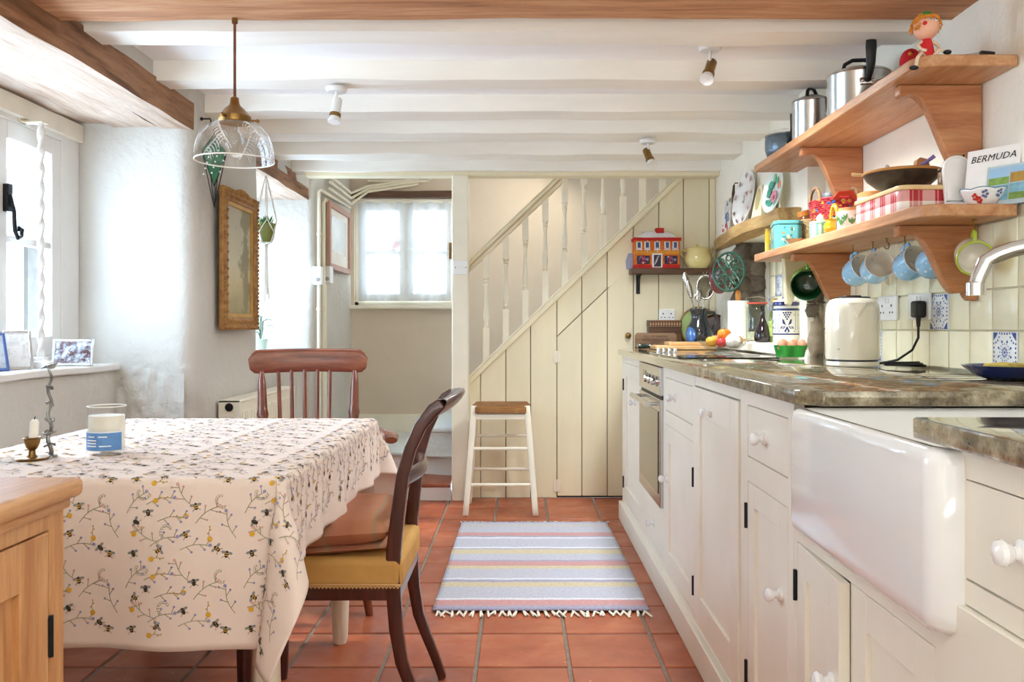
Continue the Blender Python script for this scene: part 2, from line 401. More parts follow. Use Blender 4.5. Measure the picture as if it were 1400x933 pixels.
# right wall: near stretch, far stretch set forward, niche of bare stone
mb = MB()
mb.grid(lambda u, v: (WALL_R+.006*noise.noise(Vector((u*9, v*7, 0))), -3.1+(3.62+3.1)*u, 2.14*v), 50, 26)
NY0, NY1, NZ0, NZ1 = 3.72, 4.80, 1.0, 1.56
for (a, b, c, d) in ((3.62, NY0, 0, 2.14), (NY1, 5.40, 0, 2.14), (NY0, NY1, 0, NZ0), (NY0, NY1, NZ1, 2.14)):
    mb.box(WALL_RF, WALL_RF+.2, a, b, c, d)
mb.box(WALL_RF, WALL_RF+.2, 5.36, 6.8, 0, 2.45)
wall_right = struct('wall_right', mb, PLASTER_W, 'cream plaster wall above and beside the tiled splashback', 'wall', smooth=60)
STONE = pm('rough_stone', '#4a4037', .9, var=.3, vs=9, bmp=.9, bs=22, rnd=.25, col2='#857869', bd=.01)
STONEL = pm('pale_rough_stone', '#8b7a66', .9, var=.3, vs=14, bmp=.9, bs=40, rnd=.12, col2='#bfae96', bd=.01)
obj('niche_back', MB().box(WALL_RF+.16, WALL_RF+.19, NY0-.05, NY1+.05, NZ0-.05, NZ1+.05), PLASTER_W, wall_right)
def stone(p, s, seed, m=STONE):
    mb = MB(); mb.ball(1, 12, 8)
    mb.v = [tuple(Vector((x*s[0], y*s[1], z*s[2]))*(1+.5*noise.noise(Vector((x, y, z))*1.9+Vector((seed*5, 0, 0))))) for x, y, z in mb.v]
    obj('stone', mb, m, wall_right, smooth=80, loc=p)
for i in range(12):          # far jamb of the old hearth in bare stone
    stone((WALL_RF+.035+(i % 2)*.085, NY1+.005, NZ0+.05+(i//2)*.092), (.062, .03, .056), i)
for i, (x, z, a, c) in enumerate(((1.285, 1.03, .046, .10), (1.265, 1.15, .035, .035), (1.305, 1.145, .03, .045), (1.262, 1.215, .03, .035), (1.30, 1.225, .033, .04), (1.27, 1.285, .034, .036), (1.308, 1.30, .026, .036), (1.28, 1.35, .04, .035))):
    stone((x, 3.622, z), (a, .022, c), 20+i, STONEL if i == 0 or i == 2 else STONE)
# splashback tiles
TILE = pm('cream_glazed_tile', '#f3edcf', .12, var=.05, vs=6, bmp=.05, bs=8, rnd=.05, coat=.4)
TILEW = pm('white_glazed_tile', '#eef0ef', .12, var=.02, coat=.4)
BLUE = pm('cobalt_print', '#2f529f', .3, var=.15, vs=40)
obj('grout_bed', MB().box(WALL_R-.008, WALL_R+.01, .2, 3.61, .95, 1.40), pm('pale_grout', '#cfc5ab', .9, var=.1, vs=30), wall_right)
tp, th = .1185, .1155
tmb = MB().box(-.008, 0, -tp/2+.0022, tp/2-.0022, -th/2+.0022, th/2-.0022)
tme = mesh_of('tile', tmb, TILE, 35, bev=.0025, bseg=2); tmew = mesh_of('tile', tmb, TILEW, 35, bev=.0025, bseg=2)
def tile_print(parent, x):
    """blue flower print lying on a tile face that looks towards -X"""
    mb = MB(); M0 = Matrix(((0, 0, -1, x), (-1, 0, 0, 0), (0, 1, 0, 0), (0, 0, 0, 1)))
    h = tp/2-.006
    def petal(a, r0, r1, w):
        d = Vector((math.cos(a), math.sin(a))); n = Vector((-d.y, d.x))
        ps = [d*r0, d*(r0*.55+r1*.45)+n*w, d*r1, d*(r0*.55+r1*.45)-n*w]
        mb.add([(p.x, p.y, 0) for p in ps], [(0, 1, 2, 3)], M0)
    mb.disc(.004, 10, M0)
    for k in range(12): petal(k*PI/6, .006, .017, .0022)
    for k in range(16):
        a = k*PI/8; mb.disc(.0022, 6, M0 @ TR(.023*math.cos(a), .023*math.sin(a), 0))
    for k in range(8): petal(k*PI/4+PI/8, .026, .036, .0042)
    for sx in (-1, 1):
        for sz in (-1, 1):
            c = Vector((sx*h, sz*h))
            mb.add([(c.x, c.y, 0), (c.x-sx*.022, c.y, 0), (c.x-sx*.012, c.y-sz*.012, 0), (c.x, c.y-sz*.022, 0)], [(0, 1, 2, 3)], M0)
            for k in range(5):
                a = math.atan2(-sz, -sx)+(k-2)*.36; petal_c = c+Vector((math.cos(a), math.sin(a)))*.030
                mb.disc(.0032, 6, M0 @ TR(petal_c.x, petal_c.y, 0))
        for k in range(3):
            mb.disc(.0035, 6, M0 @ TR(sx*(h-.003), (k-1)*.012, 0)); mb.disc(.0035, 6, M0 @ TR((k-1)*.012, sx*(h-.003), 0))
    obj('tile_print', mb, BLUE, parent, smooth=0)
deco = {(3, 1), (6, 0), (-1, 0), (-4, 0), (9, 1), (11, 0), (-6, 0)}
for c in range(-6, 14):
    yc = 2.915-tp*(c-.5)
    for r in range(4):
        if r == 3: continue
        zc = .953+th*(r+.5); d = (c, r) in deco
        o = obj('tile', tmew if d else tme, None, wall_right, loc=(WALL_R-.006+random.uniform(-.0008, .0008), yc, zc))
        if d: tile_print(o, -.0086)
tme3 = mesh_of('tile', MB().box(-.008, 0, -tp/2+.0022, tp/2-.0022, -.033, .033), TILE, 35, bev=.0025)
for c in range(-6, 14):
    obj('tile', tme3, None, wall_right, loc=(WALL_R-.006, 2.915-tp*(c-.5), .953+3*th+.035))
# a few tiles on the far stretch beside the stones
for k, (yc, zc) in enumerate([(3.80+tp*(q % 8), 1.07+th*(q//8)) for q in range(32)]):
    d = k in (4, 7, 13, 15, 22, 29)
    o = obj('tile', tmew if d else tme, None, wall_right, loc=(WALL_RF+.158, yc, zc))
    if d: tile_print(o, -.0086)
obj('jamb_mortar', MB().box(WALL_RF-.001, WALL_RF+.16, NY1-.004, NY1+.02, NZ0, NZ1), STONE, wall_right)
obj('ledge', MB().rbox(1.155, WALL_RF+.17, 3.735, 5.02, .954, 1.0, (3, 12, 1), .003), PLASTER_W, wall_right, bev=.006)
# rear wall behind the viewer
mb = MB(); mb.box(-1.5, 1.5, -3.2, -3.1, 0, 2.14)
struct('wall_rear', mb, PLASTER, 'white plaster wall at the rear of the kitchen', 'wall')

# ------------------------------------------------------------------ CEILING
mb = MB(); mb.box(-2.0, 1.55, -3.2, 5.32, Z_CEIL, Z_CEIL+.1)
ceiling = struct('ceiling', mb, CEIL, 'low white ceiling between painted joists', 'ceiling')
struct('ceiling_stairwell', MB().box(-1.6, 1.6, 5.30, 6.95, 2.40, 2.5), CEIL, 'ceiling over the stairs', 'ceiling')
obj('bulkhead', MB().box(-1.5, 1.5, 5.30, 5.34, 2.1, 2.45), CEIL, ceiling)
for i, (y0, y1) in enumerate(((2.70, 2.83), (3.245, 3.37), (3.725, 3.87), (4.16, 4.345), (4.68, 4.86))):
    mb = MB(); mb.rbox(-1.42, 1.36 if i < 2 else 1.30, y0, y1, Z_JOIST+random.uniform(-.006, .006), Z_CEIL+.02, (44, 2, 2), .011, 2.6, i+1)
    obj('joist', mb, JOIST, ceiling, smooth=60, bev=0)
for i, y in enumerate((1.75, 1.2, .6)):
    mb = MB(); mb.rbox(-1.42, 1.40, y, y+.13, Z_JOIST, Z_CEIL+.02, (20, 2, 2), .01, 2.6, i+11); obj('joist', mb, JOIST, ceiling, smooth=60)
mb = MB(); mb.rbox(-1.46, 1.40, 2.16, 2.565, 2.018, Z_CEIL+.02, (50, 4, 2), .008, 3, 31)
struct('trim_1', mb, BEAM, 'broad bare brown ceiling beam nearest the viewer', 'beam', smooth=50)
mb = MB(); mb.rbox(-1.40, 1.26, 5.17, 5.32, 2.04, Z_CEIL+.02, (40, 2, 2), .006, 3, 41)
struct('trim_2', mb, JOIST, 'painted header beam over the stairs and post', 'beam', smooth=50)
obj('lower_batten', MB().box(-1.33, 1.24, 5.21, 5.31, 2.015, 2.045), PANEL, bpy.data.objects['trim_2'], bev=.004)
struct('trim_3', MB().box(-.418, -.315, 5.20, 5.30, 0, 2.02), CREAM2, 'square cream newel post from floor to header beam', 'post', bev=.006)

# ------------------------------------------------------------------ STAIR PANELLING, CUPBOARD DOOR, BALUSTRADE, STAIRS
def xy(px): return (px-CX)/F*Y_PANEL
def zz(py): return EYE-(py-CY)/F*Y_PANEL
def string_z(x):                     # underside line of the sloping string
    xa, za, xb, zb = xy(641), zz(524), xy(932), zz(243); return za+(x-xa)*(zb-za)/(xb-xa)
wall_stairs = struct('wall_stairs', MB().prism([(xy(641), .0), (1.24, 0), (1.24, 2.02), (xy(934), 2.02), (xy(641), zz(524))], Y_PANEL+.014, Y_PANEL+.04, 'xz'), GAP, 'cream vertical tongue-and-groove boarding closing in the stairs', 'panelling')
bx = [641, 657, 691.6, 725.4, 761.4, 795.5, 830.2, 866, 900.6, 934.4, 969.7]
xs = [xy(p) for p in bx]+[1.24]
def door_top(x):                     # sloping top of the cupboard door
    xa, za, xb, zb = xy(761.4), zz(461), xy(851), zz(376); return min(zb, za+(x-xa)*(zb-za)/(xb-xa))
g = .0022
for a, b in zip(xs, xs[1:]):
    a += g; b -= g
    lo = 0.0
    if a > xy(760) and b < xy(867):
        z_b0, z_b1 = door_top(a)+.006, door_top(b)+.006
    else: z_b0 = z_b1 = .0
    t0, t1 = min(string_z(a), 2.02), min(string_z(b), 2.02)
    poly = [(a, z_b0), (b, z_b1)]
    if t1 > 2.019 and t0 < 2.0:
        xm = a+(b-a)*(2.02-t0)/(string_z(b)-t0); poly += [(b, 2.02), (xm, 2.02), (a, t0)]
    else: poly += [(b, t1), (a, t0)]
    obj('board', MB().prism(poly, Y_PANEL, Y_PANEL+.018, 'xz'), PANEL, wall_stairs, bev=.0025)
door = thing('door_1', 'sloping-topped cream boarded cupboard door under the stairs', 'door', (0, 0, 0)); door['kind'] = 'structure'
for a, b in zip(xs[4:7], xs[5:8]):
    a += g; b -= g; ta, tb = door_top(a), door_top(b)
    poly = [(a, .012), (b, .012), (b, tb)]
    xk = xy(851)
    if a < xk < b: poly.append((xk, door_top(xk)))
    poly.append((a, ta))
    obj('board', MB().prism(poly, Y_PANEL-.004, Y_PANEL+.016, 'xz'), PANEL, door, bev=.0025)
for pz in (488, 664):
    z = zz(pz); mb = MB().box(xy(761.4)-.022, xy(761.4)+.022, Y_PANEL-.009, Y_PANEL-.003, z-.035, z+.035); mb.lathe([(.006, -.037), (.006, .037)], 10, TR(xy(761.4), Y_PANEL-.010, z))
    obj('hinge', mb, CREAM2, door)
mb = MB(); mb.lathe([(.006, 0), (.006, .012), (.015, .018), (.019, .027), (.014, .036), (0, .039)], 16, TR(xy(858), Y_PANEL-.004, zz(459), PI/2))
obj('knob', mb, BRASS, door)

bal = thing('balustrade', 'cream turned stair balustrade above the sloping string', 'balustrade', (0, 0, 0))
def band(za, zb, y0, y1, x0, x1):      # sloping board between two heights over the string line
    mb = MB()
    return mb.prism([(x0, string_z(x0)+za), (x1, string_z(x1)+za), (x1, string_z(x1)+zb), (x0, string_z(x0)+zb)], y0, y1, 'xz')
xe = xy(934)
obj('string_board', band(-.015, .03, Y_PANEL-.022, Y_PANEL+.05, xy(640), xe), PANEL, bal, bev=.004)
obj('string_cap', band(.03, .045, Y_PANEL-.012, Y_PANEL+.06, xy(640), xe), CREAM2, bal, bev=.004)
x0, x1 = xy(640), xy(768)
def rail_z(x):
    xa, za, xb, zb = xy(641), zz(362), xy(762), zz(247); return za+(x-xa)*(zb-za)/(xb-xa)
mb = MB(); hw = .035
for (o0, o1, d0, d1) in ((-.05, -.012, .01, .05), (-.012, .018, -.004, .064), (.018, .032, .008, .052)):
    mb.prism([(x0, rail_z(x0)+o0), (x1, rail_z(x1)+o0), (x1, rail_z(x1)+o1), (x0, rail_z(x0)+o1)], Y_PANEL-.015+d0, Y_PANEL-.015+d1, 'xz')
obj('handrail', mb, pm('worn_cream_paint', '#e3d5b5', .45, var=.12, vs=6, col2='#eee4cd'), bal, bev=.005)
for i, px in enumerate((664.6, 691.6, 718.3, 745.6, 772.3, 798.7, 825, 852.4, 879, 906.4)):
    xc = xy(px); zb = string_z(xc)+.04; zt = min(rail_z(xc)-.03, 2.05) if px < 765 else 2.05
    full = rail_z(xc)-.03-zb               # length of a whole baluster
    M = TR(xc, Y_PANEL+.018, zb); s = .0195; mb = MB()
    sq0 = .30*full
    def cl(z): return min(z, zt-zb)
    mb.box(-s, s, -s, s, -.05, min(sq0, zt-zb), M)
    prof = [(.0, .017), (.02, .012), (.04, .018), (.06, .011), (.075, .016), (.10, .012), (.22, .019), (.40, .014), (.60, .011), (.80, .0105), (.88, .016), (.905, .011), (.93, .018), (.955, .012), (.98, .018), (1.0, .017)]
    tl_ = .47*full; pr = [(r, sq0+t*tl_) for t, r in prof if sq0+t*tl_ < zt-zb]
    if len(pr) > 1: mb.lathe(pr, 14, M)
    z2 = sq0+tl_
    if z2 < zt-zb: mb.box(-s, s, -s, s, z2, zt-zb, M)
    obj('baluster', mb, CREAM2, bal)
CARPET = pm('pale_grey_carpet', '#cfd4d3', .95, var=.1, vs=60, bmp=.6, bs=120, bd=.004)
st = thing('staircase', 'winding stairs with pale grey carpet and a brick-edged first step', 'stairs', (0, 0, 0))
mb = MB().box(-1.325, -.425, 5.215, Y_BACK-.03, 0, .085); obj('step', mb, WHITE, st, bev=.003)
obj('tread', MB().box(-1.325, -.425, 5.205, Y_BACK-.03, .085, .105), TERRA, st, bev=.005)
mb = MB().prism([(-1.325, 5.80), (-.75, 5.62), (-.32, 5.47), (-.32, Y_BACK-.03), (-1.325, Y_BACK-.03)], .105, .215); obj('step', mb, WHITE, st)
mb = MB().prism([(-1.325, 5.77), (-.75, 5.59), (-.32, 5.44), (-.32, Y_BACK-.03), (-1.325, Y_BACK-.03)], .215, .245); obj('tread', mb, CARPET, st, bev=.012, bseg=3)
for i in range(6):
    x0 = -.63+.24*i if i else -.60
    z = .245+.19*(i+1)
    obj('step', MB().box(x0, 1.2, 5.39, Y_BACK-.03, z-.19, z-.03), CARPET, st, bev=.004)
    obj('tread', MB().box(x0-.025, 1.2, 5.375, Y_BACK-.03, z-.035, z), CARPET, st, bev=.014, bseg=3)
# ------------------------------------------------------------------ WINDOWS
def casement(parent, M, w, h, fr=.05, d=.04, rails=(.5,), mull=(), mat=WHITE):
    """sash in local XZ plane, lower-left corner at origin, thickness along Y; returns frame"""
    s = thing_part(parent, 'sash')
    mb = MB(); mb.box(0, fr, 0, d, 0, h, M); mb.box(w-fr, w, 0, d, 0, h, M); mb.box(fr, w-fr, 0, d, 0, fr*1.15, M); mb.box(fr, w-fr, 0, d, h-fr, h, M)
    for r in rails: mb.box(fr, w-fr, .005, d-.005, h*r-.014, h*r+.014, M)
    for q in mull: mb.box(w*q-.012, w*q+.012, .006, d-.006, fr, h-fr, M)
    o = obj('sash', mb, mat, parent, bev=.003)
    zs = [fr*1.15]+[h*r for r in rails]+[h-fr]; xs_ = [fr]+[w*q for q in mull]+[w-fr]
    for a, b in zip(zs, zs[1:]):
        for c, e in zip(xs_, xs_[1:]):
            obj('pane', MB().box(c, e, d*.45, d*.45+.004, a, b, M), GLASS, o, smooth=0)
    return o
def thing_part(p, n): return p
MX = Matrix(((0, -1, 0, 0), (1, 0, 0, 0), (0, 0, 1, 0), (0, 0, 0, 1)))     # local x -> +Y, local y -> -X
w1 = struct('window_1', MB().box(-1.95, -1.87, 3.44, 3.575, .93, 1.93).box(-1.95, -1.87, 2.0, 3.44, 1.84, 1.93).box(-1.95, -1.87, 2.0, 3.44, .925, .965).box(-1.95, -1.87, 2.0, 2.14, .93, 1.93), WHITE, 'white casement window in the deep recess beside the table', 'window', bev=.004)
for y in (3.012, 2.578, 2.144):
    casement(w1, TR(-1.875, y, .965) @ MX, .430, .875, .068, .045, (.502,))
obj('head_board', MB().box(-1.99, -1.85, 2.0, 3.575, 1.86, 1.935), pm('ivory_board', '#e7e0d2', .5), w1, bev=.004)
mb = MB(); p = (-1.868, 3.065)
mb.tube([(p[0]+.012, p[1], 1.56), (p[0]+.03, p[1]-.005, 1.50), (p[0]+.03, p[1], 1.43), (p[0]+.03, p[1]+.02, 1.405), (p[0]+.03, p[1]+.04, 1.415), (p[0]+.03, p[1]+.045, 1.44), (p[0]+.03, p[1]+.025, 1.445), (p[0]+.03, p[1]+.025, 1.43)], .0075, 8)
mb.box(p[0]-.01, p[0]+.014, p[1]-.012, p[1]+.012, 1.50, 1.60)
obj('latch', mb, IRON, w1)
struct('trim_4', MB().rbox(-1.95, -1.69, 1.98, 3.60, .897, .925, (3, 14, 1), .004), WHITE, 'white painted window sill holding the photo frames', 'window sill', bev=.005)
w2 = struct('window_2', MB().box(-1.95, -1.87, 5.5, 5.6, .93, 1.93).box(-1.95, -1.87, 4.5, 5.5, 1.84, 1.93).box(-1.95, -1.87, 4.5, 5.5, .925, .965).box(-1.95, -1.87, 4.49, 4.56, .93, 1.93), WHITE, 'white casement window behind the hanging planter', 'window', bev=.004)
for y in (4.56, 5.03): casement(w2, TR(-1.875, y, .965) @ MX, .465, .875, .06, .045, (.5,))
struct('trim_5', MB().rbox(-1.95, -1.385, 4.47, 5.62, .905, .932, (4, 10, 1), .004), WHITE, 'white window sill under the hanging planter', 'window sill', bev=.005)
# back window with a net curtain
w3 = struct('window_3', MB().box(-1.315, -1.285, Y_BACK+.02, Y_BACK+.12, 1.25, 2.10).box(-.53, -.50, Y_BACK+.02, Y_BACK+.12, 1.25, 2.10).box(-1.315, -.50, Y_BACK+.02, Y_BACK+.12, 2.07, 2.105).box(-1.315, -.50, Y_BACK+.02, Y_BACK+.12, 1.25, 1.28), CREAM2, 'small cream casement window on the back wall behind a net curtain', 'window', bev=.003)
for x in (-1.285, -.908): casement(w3, TR(x, Y_BACK+.05, 1.28), .377, .79, .055, .04, (.5,), mat=CREAM2)
mb = MB().box(-.56, -.535, Y_BACK-.004, Y_BACK+.02, 1.62, 1.75); mb.tube([(-.548, Y_BACK-.005, 1.66), (-.548, Y_BACK-.02, 1.68), (-.548, Y_BACK-.02, 1.73)], .005); obj('latch', mb, BRASS, w3)
struct('trim_6', MB().box(-1.36, -.42, Y_BACK-.05, Y_BACK+.06, 1.222, 1.25), CREAM2, 'narrow cream sill under the small curtained window', 'window sill', bev=.006)
m, nt, b = NT('net_curtain'); v = coords(nt, (1, 1, 1))
tl_ = N(nt, 'ShaderNodeBsdfTranslucent'); tl_.inputs[0].default_value = (.19, .185, .18, 1); tp_ = N(nt, 'ShaderNodeBsdfTransparent')
df = N(nt, 'ShaderNodeBsdfDiffuse'); df.inputs[0].default_value = (.92, .9, .88, 1)
a1 = N(nt, 'ShaderNodeMixShader'); a1.inputs[0].default_value = .5; L(nt, tl_.outputs[0], a1.inputs[1]); L(nt, df.outputs[0], a1.inputs[2])
a2 = N(nt, 'ShaderNodeMixShader'); L(nt, ramp(nt, nz(nt, v, 90, 2), [(.35, (.02,)*3), (.65, (.09,)*3)]), a2.inputs[0]); L(nt, a1.outputs[0], a2.inputs[1]); L(nt, tp_.outputs[0], a2.inputs[2])
L(nt, a2.outputs[0], nt.nodes['Material Output'].inputs[0]); NET = m
mb = MB(); mb.grid(lambda u, v: (-1.285+.74*u, Y_BACK-.006+.009*math.sin(u*38+math.sin(v*3)), 1.285+.79*v), 90, 8)
cur = thing('net_curtain', 'thin white net curtain gathered across the small back window', 'curtain', (0, 0, 0))
obj('net', mb, NET, cur, smooth=80)
obj('curtain_wire', MB().tube([(-1.30, Y_BACK-.006, 2.07), (-.52, Y_BACK-.006, 2.07)], .004), CREAM2, cur)
# what lies outside: whitewashed neighbour with slate roofs, grey door post; red flower box behind the back window
WH_OUT = pm('outside_whitewash', '#eef0f2', .9, var=.03); SLATE = pm('outside_slate', '#4b443c', .8, var=.2, vs=12)
nb = thing('neighbour_building', 'whitewashed neighbouring building seen through the left window', 'building', (-5.6, 9.0, 0))
obj('wall', MB().box(-.3, 0, -4, 4, -1, 4.5), WH_OUT, nb)
mb = MB().prism([(0, 2.80), (1.25, 2.36), (1.25, 2.22), (0, 2.62)], -2.5, 2.5, 'xz'); obj('lean_to_roof', mb, SLATE, nb)
obj('drainpipe', MB().tube([(.08, -.35, -1), (.08, -.35, 4.4)], .07, 10), SLATE, nb)
obj('door_frame', MB().box(0, .05, .5, .75, -1, 2.0), SLATE, nb)
fl = thing('flower_box', 'red flowers in a wall bracket outside the small back window', 'flower box', (-1.12, 7.9, 1.78))
obj('bracket_shelf', MB().box(-.02, .22, -.1, .1, .1, .13).prism([(.0, .1), (.2, .1), (.2, -.25)], -.05, .05, 'xz'), pm('outside_grey', '#b3aaa2', .8), fl)
mb = MB()
for k in range(12): mb.ball(.032, 8, 6, TR(random.uniform(-.12, .06), random.uniform(-.08, .08), random.uniform(.0, .1)))
obj('post', MB().box(.16, .22, -.03, .03, -1.86, .1), MATS['outside_grey'], fl)
obj('blooms', mb, pm('red_petals', '#d13a35', .6), fl)

# ------------------------------------------------------------------ KITCHEN UNITS (fronts on X = FX, facing -X)
FX, PX, TZ, BZ = .580, .560, .953, .922        # cabinet face, plinth face, worktop top and underside
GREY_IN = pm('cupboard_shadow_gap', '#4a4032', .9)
def knob(parent, y, z, x=None, r=.0140):
    M = TR(FX if x is None else x, y, z, 0, -PI/2, 0)
    obj('knob', MB().lathe([(r*1.0, -.001), (r*1.05, .004), (r*.55, .008), (r*.5, .014), (r*.85, .019), (r*1.05, .026), (r*.95, .032), (r*.5, .036), (0, .037)], 18, M), PORC, parent, label='white ceramic knob')
def hinge(parent, y, z):
    mb = MB().box(FX-.004, FX+.002, y-.004, y+.004, z-.03, z+.03); mb.lathe([(.0045, -.032), (.0045, .032)], 8, TR(FX-.003, y, z)); obj('hinge', mb, IRON, parent)
def shaker(parent, name, y0, y1, z0, z1, fr=.062, rec=.009, x=FX, ins=.0025, M=None):
    """inset framed door with a recessed panel, and the dark reveal round it"""
    mb = MB(); y0 += ins; y1 -= ins; z0 += ins; z1 -= ins
    mb.box(x, x+.02, y0, y0+fr, z0, z1, M).box(x, x+.02, y1-fr, y1, z0, z1, M).box(x, x+.02, y0+fr, y1-fr, z0, z0+fr*1.15, M).box(x, x+.02, y0+fr, y1-fr, z1-fr*1.05, z1, M)
    d = obj(name, mb, CREAM, parent, bev=.0015)
    obj('panel', MB().box(x+rec, x+.018, y0+fr-.004, y1-fr+.004, z0+fr*1.15-.004, z1-fr*1.05+.004, M), CREAM, d)
    return d
def slab(parent, name, y0, y1, z0, z1, x=FX, ins=.0025):
    return obj(name, MB().box(x, x+.02, y0+ins, y1-ins, z0+ins, z1-ins), CREAM, parent, bev=.0015)
def unit(label, y0, y1, openings, z0=.105, z1=BZ, name='kitchen_cabinet', cat='cabinet', depth=.62):
    """face frame with rectangular openings (y0,y1,z0,z1) and a plain carcass behind"""
    t = thing(name, label, cat, (0, 0, 0), group='painted kitchen cabinets')
    ys = sorted({y0+.001, y1-.001, *[a for o in openings for a in o[:2]]}); zs = sorted({z0, z1, *[a for o in openings for a in o[2:4]]})
    mb = MB()
    for a, b in zip(ys, ys[1:]):
        for c, d in zip(zs, zs[1:]):
            my, mz = (a+b)/2, (c+d)/2
            if any(o[0] < my < o[1] and o[2] < mz < o[3] for o in openings): continue
            mb.box(FX, FX+.022, a, b, c, d)
    obj('face_frame', mb, CREAM, t)
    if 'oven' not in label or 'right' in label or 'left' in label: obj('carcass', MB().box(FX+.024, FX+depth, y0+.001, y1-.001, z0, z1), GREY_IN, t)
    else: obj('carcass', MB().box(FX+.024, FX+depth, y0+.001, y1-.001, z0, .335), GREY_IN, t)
    return t
# far narrow cupboard
op = (4.02, 4.66, .125, .885)
t = unit('narrow far cream cupboard with one panelled door left of the oven', 3.985, 4.73, [op])
d = shaker(t, 'door', *op, fr=.07); knob(d, 4.20, .70); hinge(d, 4.665, .76); hinge(d, 4.665, .22)
# oven housing
oo = (3.385, 3.975, .345, .918)
t = unit('cream oven housing with a drawer below the steel oven', 3.38, 3.985, [oo, (3.41, 3.95, .14, .325)])
d = slab(t, 'drawer_front', 3.41, 3.95, .14, .325); knob(d, 3.62, .235)
ov = thing('built_in_oven', 'stainless steel built-in oven with a black glass door', 'oven', (0, 0, 0))
DARKG = pm('smoked_oven_glass', '#2c2522', .12, var=.1, coat=.5)
obj('body', MB().box(FX+.012, FX+.60, oo[0]+.006, oo[1]-.006, .35, .914), IRON, ov)
obj('control_panel', MB().box(FX-.014, FX+.012, oo[0]+.002, oo[1]-.002, .80, .916), STEEL, ov, bev=.002)
dr = obj('door', MB().box(FX-.014, FX+.012, oo[0]+.002, oo[1]-.002, .347, .785), STEEL, ov, bev=.003)
obj('window_glass', MB().box(FX-.017, FX-.010, oo[0]+.035, oo[1]-.035, .40, .735), DARKG, dr, bev=.002)
obj('top_gap', MB().box(FX-.004, FX+.012, oo[0]+.004, oo[1]-.004, .785, .80), IRON, ov)
obj('handle', MB().tube([(FX-.055, oo[0]+.05, .763), (FX-.055, oo[1]-.05, .763)], .011, 12).tube([(FX-.014, oo[0]+.08, .763), (FX-.055, oo[0]+.08, .763)], .008).tube([(FX-.014, oo[1]-.08, .763), (FX-.055, oo[1]-.08, .763)], .008), STEEL, dr)
for y in (3.47, 3.56, 3.65):
    obj('dial', MB().lathe([(.021, 0), (.021, .006), (.015, .008), (.014, .026), (0, .028)], 16, TR(FX-.014, y, .855, 0, -PI/2, 0)), CHROME, ov)
obj('clock_display', MB().box(FX-.0155, FX-.013, 3.76, 3.85, .845, .885), DARKG, ov)
mb = MB()
for k in range(3): mb.box(FX-.0155, FX-.014, 3.70, 3.715, .845+.012*k, .852+.012*k)
obj('dial_marks', mb, IRON, ov)
# drawer and door unit
da, db = (2.815, 3.325, .749, .881), (2.80, 3.34, .125, .697)
t = unit('cream cabinet with one small drawer over one door right of the oven', 2.772, 3.38, [da, db])
d = slab(t, 'drawer_front', *da); knob(d, 3.12, .815)
d = shaker(t, 'door', *db, fr=.065); knob(d, 3.29, .485); hinge(d, 2.795, .58); hinge(d, 2.795, .22)
# dishwasher front, set a touch proud
t = thing('kitchen_cabinet', 'tall full-height cream panelled door with a knob near its top, hiding the dishwasher', 'cabinet', (0, 0, 0), group='painted kitchen cabinets')
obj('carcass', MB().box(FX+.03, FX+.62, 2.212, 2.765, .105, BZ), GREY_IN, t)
obj('top_rail', MB().box(FX, FX+.022, 2.207, 2.770, .888, BZ), CREAM, t)
d = shaker(t, 'door', 2.207, 2.770, .115, .886, fr=.085, x=FX-.006); knob(d, 2.52, .822, FX-.006)
# drawer and door unit left of the sink
da, db = (1.815, 2.135, .751, .883), (1.815, 2.135, .125, .690)
t = unit('cream cabinet with one drawer over one door directly left of the sink', 1.775, 2.205, [da, db])
d = slab(t, 'drawer_front', *da); knob(d, 1.985, .815, r=.0150)
d = shaker(t, 'door', *db, fr=.055); knob(d, 1.868, .485, r=.0150); hinge(d, 2.142, .60); hinge(d, 2.142, .20)
# under-sink unit, left door standing ajar
SY0, SY1, SZ0, SZ1, SX = 1.095, 1.700, .672, .918, .540
oa, ob = (1.472, 1.757, .125, .633), (1.172, 1.470, .125, .633)
t = unit('cream sink cabinet with a pair of doors below the white sink, one ajar', 1.13, 1.775, [oa, ob], z1=.668)
Mo = Matrix.Translation((FX, 1.757, 0)) @ Matrix.Rotation(-.07, 4, 'Z') @ Matrix.Translation((-FX, -1.757, 0))
d = shaker(t, 'door', *oa, fr=.06, M=Mo)
mk = MB().lathe([(.0175, -.001), (.018, .004), (.009, .008), (.009, .014), (.015, .019), (.0185, .026), (.016, .032), (.008, .036), (0, .037)], 18, Mo @ TR(FX, 1.515, .44, 0, -PI/2, 0)); obj('knob', mk, PORC, d)
hinge(d, 1.76, .54); hinge(d, 1.76, .2)
d = shaker(t, 'door', *ob, fr=.06); knob(d, 1.44, .43, r=.0150)
# drawer unit right of the sink
da, db, dc = (.62, 1.113, .751, .883), (.62, 1.125, .45, .72), (.62, 1.113, .125, .43)
t = unit('cream drawer cabinet nearest the viewer under the short worktop', .35, 1.128, [da, db, dc])
d = slab(t, 'drawer_front', *da); knob(d, .965, .82, r=.0150)
d = slab(t, 'drawer_front', *db, x=FX-.01); knob(d, .88, .58, x=FX-.01); d = slab(t, 'drawer_front', *dc); knob(d, .88, .28)
solo('plinth_board', MB().box(PX, PX+.03, .3, 4.745, 0, .100).box(PX+.02, FX+.6, .3, 4.74, .09, .104), CREAM, 'long cream plinth board under all the kitchen cabinets', 'plinth', bev=.003)
solo('end_panel', MB().prism([(FX+.012, 4.748), (1.15, 4.748), (1.15, 5.30), (.735, 5.30)], 0, BZ), CREAM, 'cream end panel of the cabinets against the stair boarding', 'panel')
